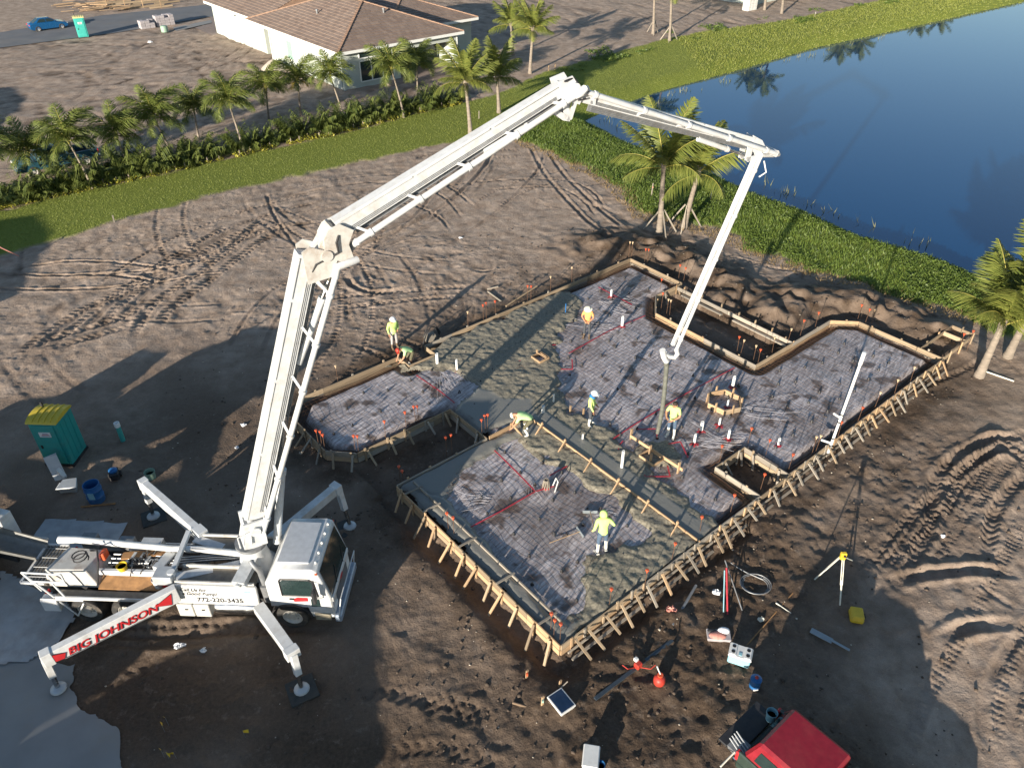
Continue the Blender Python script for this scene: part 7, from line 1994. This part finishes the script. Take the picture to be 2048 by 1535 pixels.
# survey level on its tripod
hd = G(1686, 1112, 1.45)
t = empty('survey_tripod', Vector((hd.x, hd.y, 0)), 0, 'yellow survey level on a pale wooden tripod right of the slab', 'tripod')
o_ = t.location
MB().lathe([(.10, 1.36), (.11, 1.42), (.07, 1.46)], n=12).build('head', M['yellow'], t)
MB().box((0, 0, 1.55), (.2, .14, .16)).build('instrument', M['yellow'], t, bevel=.03)
MB().tube((0, -.12, 1.56), (0, .14, 1.56), .035, n=10).build('telescope', M['black'], t, True)
for fx, fy in ((1628, 1160), (1679, 1212), (1705, 1120)):
    ft = GG(fx, fy) - o_; tp_ = Vector((0, 0, 1.38)) + Vector((ft.x, ft.y, 0)).normalized() * .08
    sd = (ft - tp_).cross(Vector((0, 0, 1))).normalized() * .03
    lg = MB(); mid = tp_.lerp(ft, .55); lg.tube(tp_ + sd, mid + sd, .016, n=6); lg.tube(tp_ - sd, mid - sd, .016, n=6); lg.bar(tp_.lerp(ft, .45), ft, .045, .03); lg.build('leg', M['hat_cream'], t)
t = empty('yellow_case', GG(1711, 1235), R(-12), 'yellow plastic instrument case lying on the dark ground right of the tripod', 'case')
MB().box((0, 0, .12), (.42, .5, .2)).build('lower_shell', M['yellow'], t, bevel=.05); MB().box((0, .01, .26), (.40, .48, .1)).build('lid', M['yellow'], t, bevel=.04); MB().box((.24, 0, .2), (.04, .16, .04)).build('handle', M['black'], t)
# cooler
p1, p2 = G(1455, 1327), G(1494, 1340); dxy = (p2 - p1).normalized()
t = empty('cooler', (p1 + p2) / 2 + Vector((.1, .25, 0)), math.atan2(dxy.y, dxy.x), 'pale blue cooler with white lid and cup rings on the mud below the slab', 'cooler')
MB().box((0, 0, .19), (.66, .44, .36)).build('body', M['cooler_blue'], t, bevel=.03)
ld = MB(); ld.box((0, 0, .40), (.70, .48, .07)); ld.box((-.22, 0, .45), (.2, .44, .05)); ld.box((.22, 0, .45), (.2, .44, .05)); lid_ = ld.build('lid', M['lid'], t, bevel=.015)
for x in (-.22, .22):
    for y in (-.1, .1): MB().lathe([(.055, .474), (.06, .482), (.04, .482), (.038, .476), (.001, .476)], (x, y, 0), n=12).build('cup_ring', M['black'], lid_)
MB().box((0, -.1, .44), (.1, .1, .02)).build('latch', M['cooler_blue'], lid_)
t = empty('water_jug', GG(1508, 1372), 0, 'round blue water jug with red lid knob beside the capped pickup', 'water jug')
MB().lathe([(.15, 0), (.16, .05), (.16, .32), (.14, .36)], n=18).build('body', M['blue'], t, True); MB().lathe([(.165, .34), (.17, .40), (.10, .44), (.05, .45)], n=18).build('lid', M['blue'], t, True)
MB().lathe([(.05, .43), (.055, .48), (.03, .5)], n=10).build('knob', M['cans'], t, True); MB().box((0, -.16, .06), (.14, .03, .06)).build('tap', M['lid'], t)
t = empty('gas_bottle', GG(1317, 1368), 0, 'red gas can standing right of the power screed', 'gas can')
MB().lathe([(.12, 0), (.17, .05), (.18, .12), (.18, .22), (.14, .30), (.05, .34)], n=18).build('body', M['cans'], t, True); MB().lathe([(.05, .33), (.05, .38), (.09, .40), (.09, .43)], n=10).build('valve', M['cap'], t, True)
MB().path([(.02, 0, .4), (-.05, .12, .5), (-.1, .16, .62)], .02, 6).build('spout', M['lid'], t)
# power screed
A_, B_ = G(1190, 1397, .1), G(1345, 1280, .1)
t = empty('power_screed', (A_ + B_) / 2 * 1.0, 0, 'power screed with long dark blade and red motor lying below the slab', 'screed')
o_ = t.location; m0 = G(1275, 1335, .1) - o_
MB().bar(A_ - o_, B_ - o_, .11, .07).build('blade', pm('dark_blade', (.06, .08, .10), .4, .4), t)
MB().box(m0 + Vector((0, 0, .16)), (.22, .2, .2), .7).build('motor', M['cans'], t, bevel=.03); MB().box(m0 + Vector((-.06, .1, .30)), (.14, .14, .12), .7).build('engine_cover', M['lid'], t, bevel=.03)
for s_ in (-1, 1): MB().path([m0 + Vector((.1 * s_, -.05, .1)), m0 + Vector((.35 * s_, -.2, .25)), m0 + Vector((.5 * s_, -.1, .3))], .016, 6).build('handle_bar', M['cans'], t, True)
t = empty('mortar_tub', GG(1122, 1412), R(35), 'grey tub holding dark blue water at the bottom centre', 'tub')
MB().hexa([(-.22, -.3, 0), (.22, -.3, 0), (.22, .3, 0), (-.22, .3, 0), (-.28, -.36, .22), (.28, -.36, .22), (.28, .36, .22), (-.28, .36, .22)]).build('tub', M['lid'], t, bevel=.02); MB().box((0, 0, .215), (.46, .62, .02)).build('water', pm('dark_water', (.012, .03, .07), .1), t)
t = empty('tool_bag', GG(1436, 1275), R(-5), 'tool tray with pink and white bags below the right form', 'tool bag')
MB().hexa([(-.35, -.16, 0), (.35, -.16, 0), (.35, .18, 0), (-.35, .18, 0), (-.38, -.2, .16), (.38, -.2, .16), (.38, .22, .16), (-.38, .22, .16)]).build('tray', M['block'], t, bevel=.02); MB().ell((-.05, -.05, .18), (.28, .15, .08), 12, 6).build('pink_bag', M['pink'], t, True); MB().ell((.16, .12, .22), (.2, .12, .12), 10, 6).build('white_bag', M['bag'], t, True); MB().ell((-.2, .12, .17), (.15, .09, .05), 10, 6).build('dark_cloth', M['dark'], t, True)
def rag(px, py, r, label, mat='bag', cat='bag'):
    b = MB(); b.ell((0, 0, r[2] * .8), r, 12, 8); me_ = b.mesh('bag', M[mat], True)
    me_.polygons.foreach_set('use_smooth', [False] * len(me_.polygons))
    for v_ in me_.vertices: v_.co.x *= rf.uniform(.55, 1.25); v_.co.y *= rf.uniform(.55, 1.25); v_.co.z *= rf.uniform(.3, .95)
    tag(link('plastic_bag', me_, None, GG(px, py)), label, cat)
rag(1432, 1188, (.16, .12, .09), 'small white bag lying left of the leaning poles')
rag(1341, 1226, (.17, .15, .10), 'pale pinkish bag lying below the near form corner', 'pink')
rag(1521, 1241, (.11, .09, .09), 'small cream ball of rag right of the hose coil', 'hat_cream', 'rag')
rag(358, 1294, (.22, .16, .12), 'crumpled white plastic bag on the mud below the truck')
rag(408, 1302, (.12, .1, .07), 'tiny crumpled white wrapper right of the white bag')
rag(1885, 1072, (.13, .08, .06), 'blue white wrapper in the wheel ruts at the far right')
rag(921, 475, (.16, .10, .07), 'small white scrap on the bare ground near the upper form')
rag(487, 850, (.13, .1, .07), 'small white scrap in the shade left of the left wing')
rag(474, 895, (.1, .08, .06), 'tiny white scrap below the other one left of the left wing')
rag(300, 84, (.35, .25, .16), 'pale scrap of sheeting by the far block stacks')
# poles leaning by the mixer paddle, hose coil
px_bar('pole', (1455, 1228), (1453, 1135), .05, 1.0, .03, 'tape', 'dark red pole standing beside the hose coil', 'pole')
px_bar('pole', (1447, 1225), (1449, 1140), .05, .9, .02, 'cooler_blue', 'thin blue pole left of the dark red one', 'pole')
px_bar('pole', (1485, 1222), (1450, 1120), .03, .8, .022, 'grey', 'grey pole leaning right of the dark red one', 'pole')
px_bar('pole', (1552, 1205), (1582, 1226), .08, .04, .025, 'hat_cream', 'short pale stick on the mud right of the hose coil', 'pole')
px_bar('pole', (1480, 1305), (1590, 1180), .05, .05, .022, 'orange_mud', 'long thin brown rod slanting across the mud by the cooler', 'pole')
px_bar('pole', (1345, 1250), (1392, 1170), .08, .08, .05, 'grey', 'grey plank leaning across the mud below the near form', 'plank')
c = GG(1510, 1172); t = MB()
for k in range(3): t.path([(math.cos(a) * (.42 + .05 * k), math.sin(a) * (.36 + .04 * k), .06 + .03 * k) for a in [j * math.pi / 10 for j in range(21)]], .018, 6, False)
t.path([(.3, .2, .1), (-.2, .5, .12), (-.5, .8, .08), (-.62, .95, .1)], .02, 6)
tag(t.build('hose_coil', M['grey'], None, True, loc=c), 'coiled grey hose on the mud right of the leaning poles', 'hose')
# float lying in the shade
t = empty('bull_float', GG(1655, 1283), 0, 'long grey bull float blade lying in the dark shade at the lower right', 'float')
d = G(1706, 1308) - G(1630, 1268); d.z = 0
MB().bar(-d / 2 * .95 + Vector((0, 0, .06)), d * .1 + Vector((0, 0, .06)), .22, .03).build('blade', M['bull'], t, bevel=.01); MB().bar(d * .05 + Vector((0, 0, .09)), d * .55 + Vector((0, 0, .07)), .09, .03).build('handle', M['bull'], t, bevel=.01)
# boundary stakes and flags at the bottom
def wood_stake(px, py, h, label, mat='wood_new', tape=None):
    t = empty('wood_stake', GG(px, py), 0, label, 'stake'); b = t.location
    stick('post', t, b + Vector((0, 0, -.05)), b + Vector((.02, 0, h)), .04, .08, mat)
    if tape: MB().box((.01, -.03, h * .7), (.06, .12, .09)).build('ribbon', M[tape], t)
wood_stake(1053, 1355, .4, 'wooden stake with orange ribbon left of the tub', tape='cap')
wood_stake(1119, 1375, .32, 'short wooden stake just above the tub')
wood_stake(1084, 1415, .42, 'wooden stake with green ribbon at the left of the tub', tape='shutter')
px_bar('plank', (1025, 1404), (1090, 1424), .06, .05, .04, 'boots_brown', 'brown plank lying left of the tub', 'plank')
px_bar('plank', (1090, 1405), (1135, 1362), .1, .3, .02, 'wood_grey', 'grey lath leaning beside the tub', 'plank')
wood_stake(1303, 392, .9, 'pink topped survey stake beside the left propped palm', 'wood_grey', 'pink')
wood_stake(1420, 402, .7, 'white marker post in the weeds between palms and boom tip', 'wood_grey', 'lid')
wood_stake(1097, 142, .6, 'left of two short survey stakes behind the boom elbow')
wood_stake(1110, 140, .6, 'right of two short survey stakes behind the boom elbow')
wood_stake(1629, 35, .7, 'white marker post on the far grass bank', 'wood_grey', 'lid')
wood_stake(958, 238, .7, 'thin pale survey lath on the lawn by the hedge end', 'wood_grey')
wood_stake(229, 445, .5, 'thin pale survey lath at the lower lawn edge', 'wood_grey')
px_bar('marker_pole', (38, 512), (0, 494), .1, .9, .04, 'pink', 'pink pole slanting at the left edge of the lawn', 'pole')
wood_stake(1165, 845, .85, 'slim wooden grade stake left of the worker with the blue scarf')
wood_stake(1139, 838, .8, 'slim wooden grade stake at the end of the divider board')
for k, (px, py) in enumerate(((330, 1455), (337, 1440), (329, 1505), (353, 1508), (490, 1465), (338, 1508))):
    t = empty('marker_flag', GG(px, py + 8), rf.uniform(0, 6), ['lower yellow marker flag of the close pair at the lower left', 'upper yellow marker flag of the close pair at the lower left', 'yellow marker flag at the very bottom left', 'right yellow marker flag of the bottom trio', 'lone yellow marker flag right of the others at the lower left', 'middle yellow marker flag of the bottom trio'][k], 'flag', 'utility marker flags')
    MB().tube((0, 0, 0), (0, 0, .38), .006, n=5).build('wire', M['grey'], t); MB().quad((0, 0, .38), (.15, .02, .37), (.15, -.02, .25), (0, 0, .27)).build('flag', M['yellow'], t)
# loose form boards by the upper edge
px_bar('plank', (1012, 612), (1074, 572), .12, .35, .05, 'wood', 'long board leaning on the outside of the upper left form', 'plank')
px_bar('plank', (976, 583), (1002, 602), .08, .08, .05, 'wood_grey', 'short grey board lying near the upper left form', 'plank')
px_bar('plank', (975, 578), (996, 573), .08, .08, .05, 'wood_grey', 'short grey board lying crosswise above the other one', 'plank')
px_bar('plank', (1375, 522), (1410, 530), .1, .1, .045, 'lid', 'white board lying on the dirt heap beyond the patio pit', 'plank')
px_bar('plank', (1970, 742), (2028, 762), .08, .06, .035, 'hat_cream', 'pale lath lying behind the leaning palm trunk', 'plank')
t = empty('hand_cart', GG(862, 682), .4, 'dark upturned wheelbarrow frame outside the left form by the bending worker', 'barrow')
MB().path([(-.5, -.3, .1), (-.2, -.1, .6), (.1, .1, .75), (.4, .25, .5), (.55, .3, .05)], .03, 7).build('handle', M['dark'], t, True); MB().path([(-.3, .3, .1), (.0, .45, .55), (.4, .5, .6), (.65, .45, .05)], .03, 7).build('handle', M['dark'], t, True); MB().hexa([(-.3, -.2, .05), (.35, -.2, .05), (.35, .3, .05), (-.3, .3, .05), (-.15, -.05, .4), (.2, -.05, .4), (.2, .2, .4), (-.15, .2, .4)]).build('tray', M['deck'], t)
t = empty('rope_bundle', G(1092, 975, BED), 0, 'bundle of pale rods tied upright on the garage floor by the tape seam', 'bundle')
rb = MB()
for k in range(9): a = k * .7; rb.tube((math.cos(a) * .16, math.sin(a) * .16, -.02), (math.cos(a + .6) * .08, math.sin(a + .6) * .08, .42), .03, n=6)
rb.build('rods', M['wood_grey'], t); MB().lathe([(.16, .0), (.17, .08)], n=10).build('tape_collar', M['tape'], t)
MB().path([(.25, .05, .02), (.38, .12, .4), (.45, 0, .3), (.32, -.28, .02)], .025, 7).build('hose_end', M['lid'], t, True)
t = empty('white_cooler', GG(1180, 1530), R(80), 'white cooler cut off by the bottom edge', 'cooler')
MB().box((0, 0, .2), (.62, .42, .36)).build('body', M['lid'], t, bevel=.04); MB().box((0, 0, .42), (.66, .46, .08)).build('lid', M['lid'], t, bevel=.03)
bucket('small_bucket', GG(1199, 1540), .13, .3, 'blue', 'small blue bucket beside the white cooler at the bottom edge', 'blue')
# things on the lowered tailgate
tg = UV(2.0, 5.75); tg.z = .80
bk = bucket('bucket', UV(2.75, 5.62, .80), .15, .34, 'cooler_blue', 'pale blue bucket on the lowered tailgate of the capped pickup', 'blue')
px_bar('pole', (1441, 1532), (1487, 1484), .9, 1.0, .025, 'hat_cream', 'pale wooden pole sticking out past the pickup tailgate', 'pole')
t = empty('tool_crate', UV(1.35, 5.62, .80), RZ, 'grey wire crate of tools on the pickup tailgate', 'crate')
MB().hexa([(-.2, -.22, 0), (.2, -.22, 0), (.2, .22, 0), (-.2, .22, 0), (-.24, -.25, .2), (.24, -.25, .2), (.24, .25, .2), (-.24, .25, .2)]).build('crate', M['grey'], t)
for k in range(4): MB().tube((-.2 + .1 * k, -.2, .2), (-.1 + .1 * k, .3, .32), .02, n=6).build('tool', M['metal_sheet'], t)

# ================================================================== LITTER: clods, stones, scraps too small and too many to count
def chips(name, x, y, lo, hi, mat, label, cat, flat=.6, zoff=0.0):
    n = len(x); s_ = rp_.uniform(lo, hi, n) * (rp_.rand(n) ** 1.5 * .8 + .35)
    c = np.stack([x, y, gz_at(x, y) + s_ * flat * .3 + zoff], 1)
    D = np.array([[1, 0, 0], [0, 1, 0], [-1, 0, 0], [0, -1, 0], [0, 0, 1], [0, 0, -1]], float)
    V = D[None] * s_[:, None, None] * rp_.uniform(.55, 1.2, (n, 6, 1)); V[:, :, 2] *= flat
    a = rp_.rand(n) * 6.283; ca, sa = np.cos(a)[:, None], np.sin(a)[:, None]
    V = np.stack([V[:, :, 0] * ca - V[:, :, 1] * sa, V[:, :, 0] * sa + V[:, :, 1] * ca, V[:, :, 2]], 2) + c[:, None]
    F0 = np.array([[0, 1, 4], [1, 2, 4], [2, 3, 4], [3, 0, 4], [1, 0, 5], [2, 1, 5], [3, 2, 5], [0, 3, 5]])
    F = (F0[None] + (np.arange(n) * 6)[:, None, None]).reshape(-1, 3)
    tag(link(name, np_mesh(name, V.reshape(-1, 3), F, mat)), label, cat, kind='stuff')
dirt_ok = lambda x, y: (sd_poly(x, y, xy(SLAB)) > .35) & (sd_poly(x, y, xy(STREET)) > .1) & (sd_poly(x, y, xy(LAWN)) > .2) & (sd_poly(x, y, xy(WEEDS)) > .3)
kx, ky = scatter((-16, 22, 10.5, 46), 11000, lambda x, y: dirt_ok(x, y) & (fbm(x, y, 2.2, 3, 90) > .47) & (rp_.rand(len(x)) < np.exp(-np.maximum(sd_poly(x, y, xy(SLAB)) - .5, 0) / 4.5) + .10))
M['clod'] = pm('mud_clods', (.085, .062, .046), .95, var=.35, scale=.8)
chips('mud_clods', kx, ky, .03, .10, M['clod'], 'loose brown clods of earth scattered round the forms', 'clods')
kx, ky = scatter((-16, 22, 10.5, 46), 1500, lambda x, y: dirt_ok(x, y) & (rp_.rand(len(x)) < np.exp(-np.maximum(sd_poly(x, y, xy(SLAB)) - .5, 0) / 3) + .12))
chips('site_litter', kx, ky, .02, .06, pm('pale_scraps', (.48, .42, .34), .8, var=.4, scale=.5), 'tiny pale scraps of wood and paper littering the mud', 'litter', .4)
kx, ky = scatter((-12, 22, 12, 42), 2600, lambda x, y: (sd_poly(x, y, xy(SLAB)) < -.7) & (fbm(x, y, 1.5, 3, 92) > .52))
chips('mud_crumbs', kx, ky, .02, .055, M['clod'], 'crumbs of mud trodden onto the plastic sheet', 'mud', .5, .47)
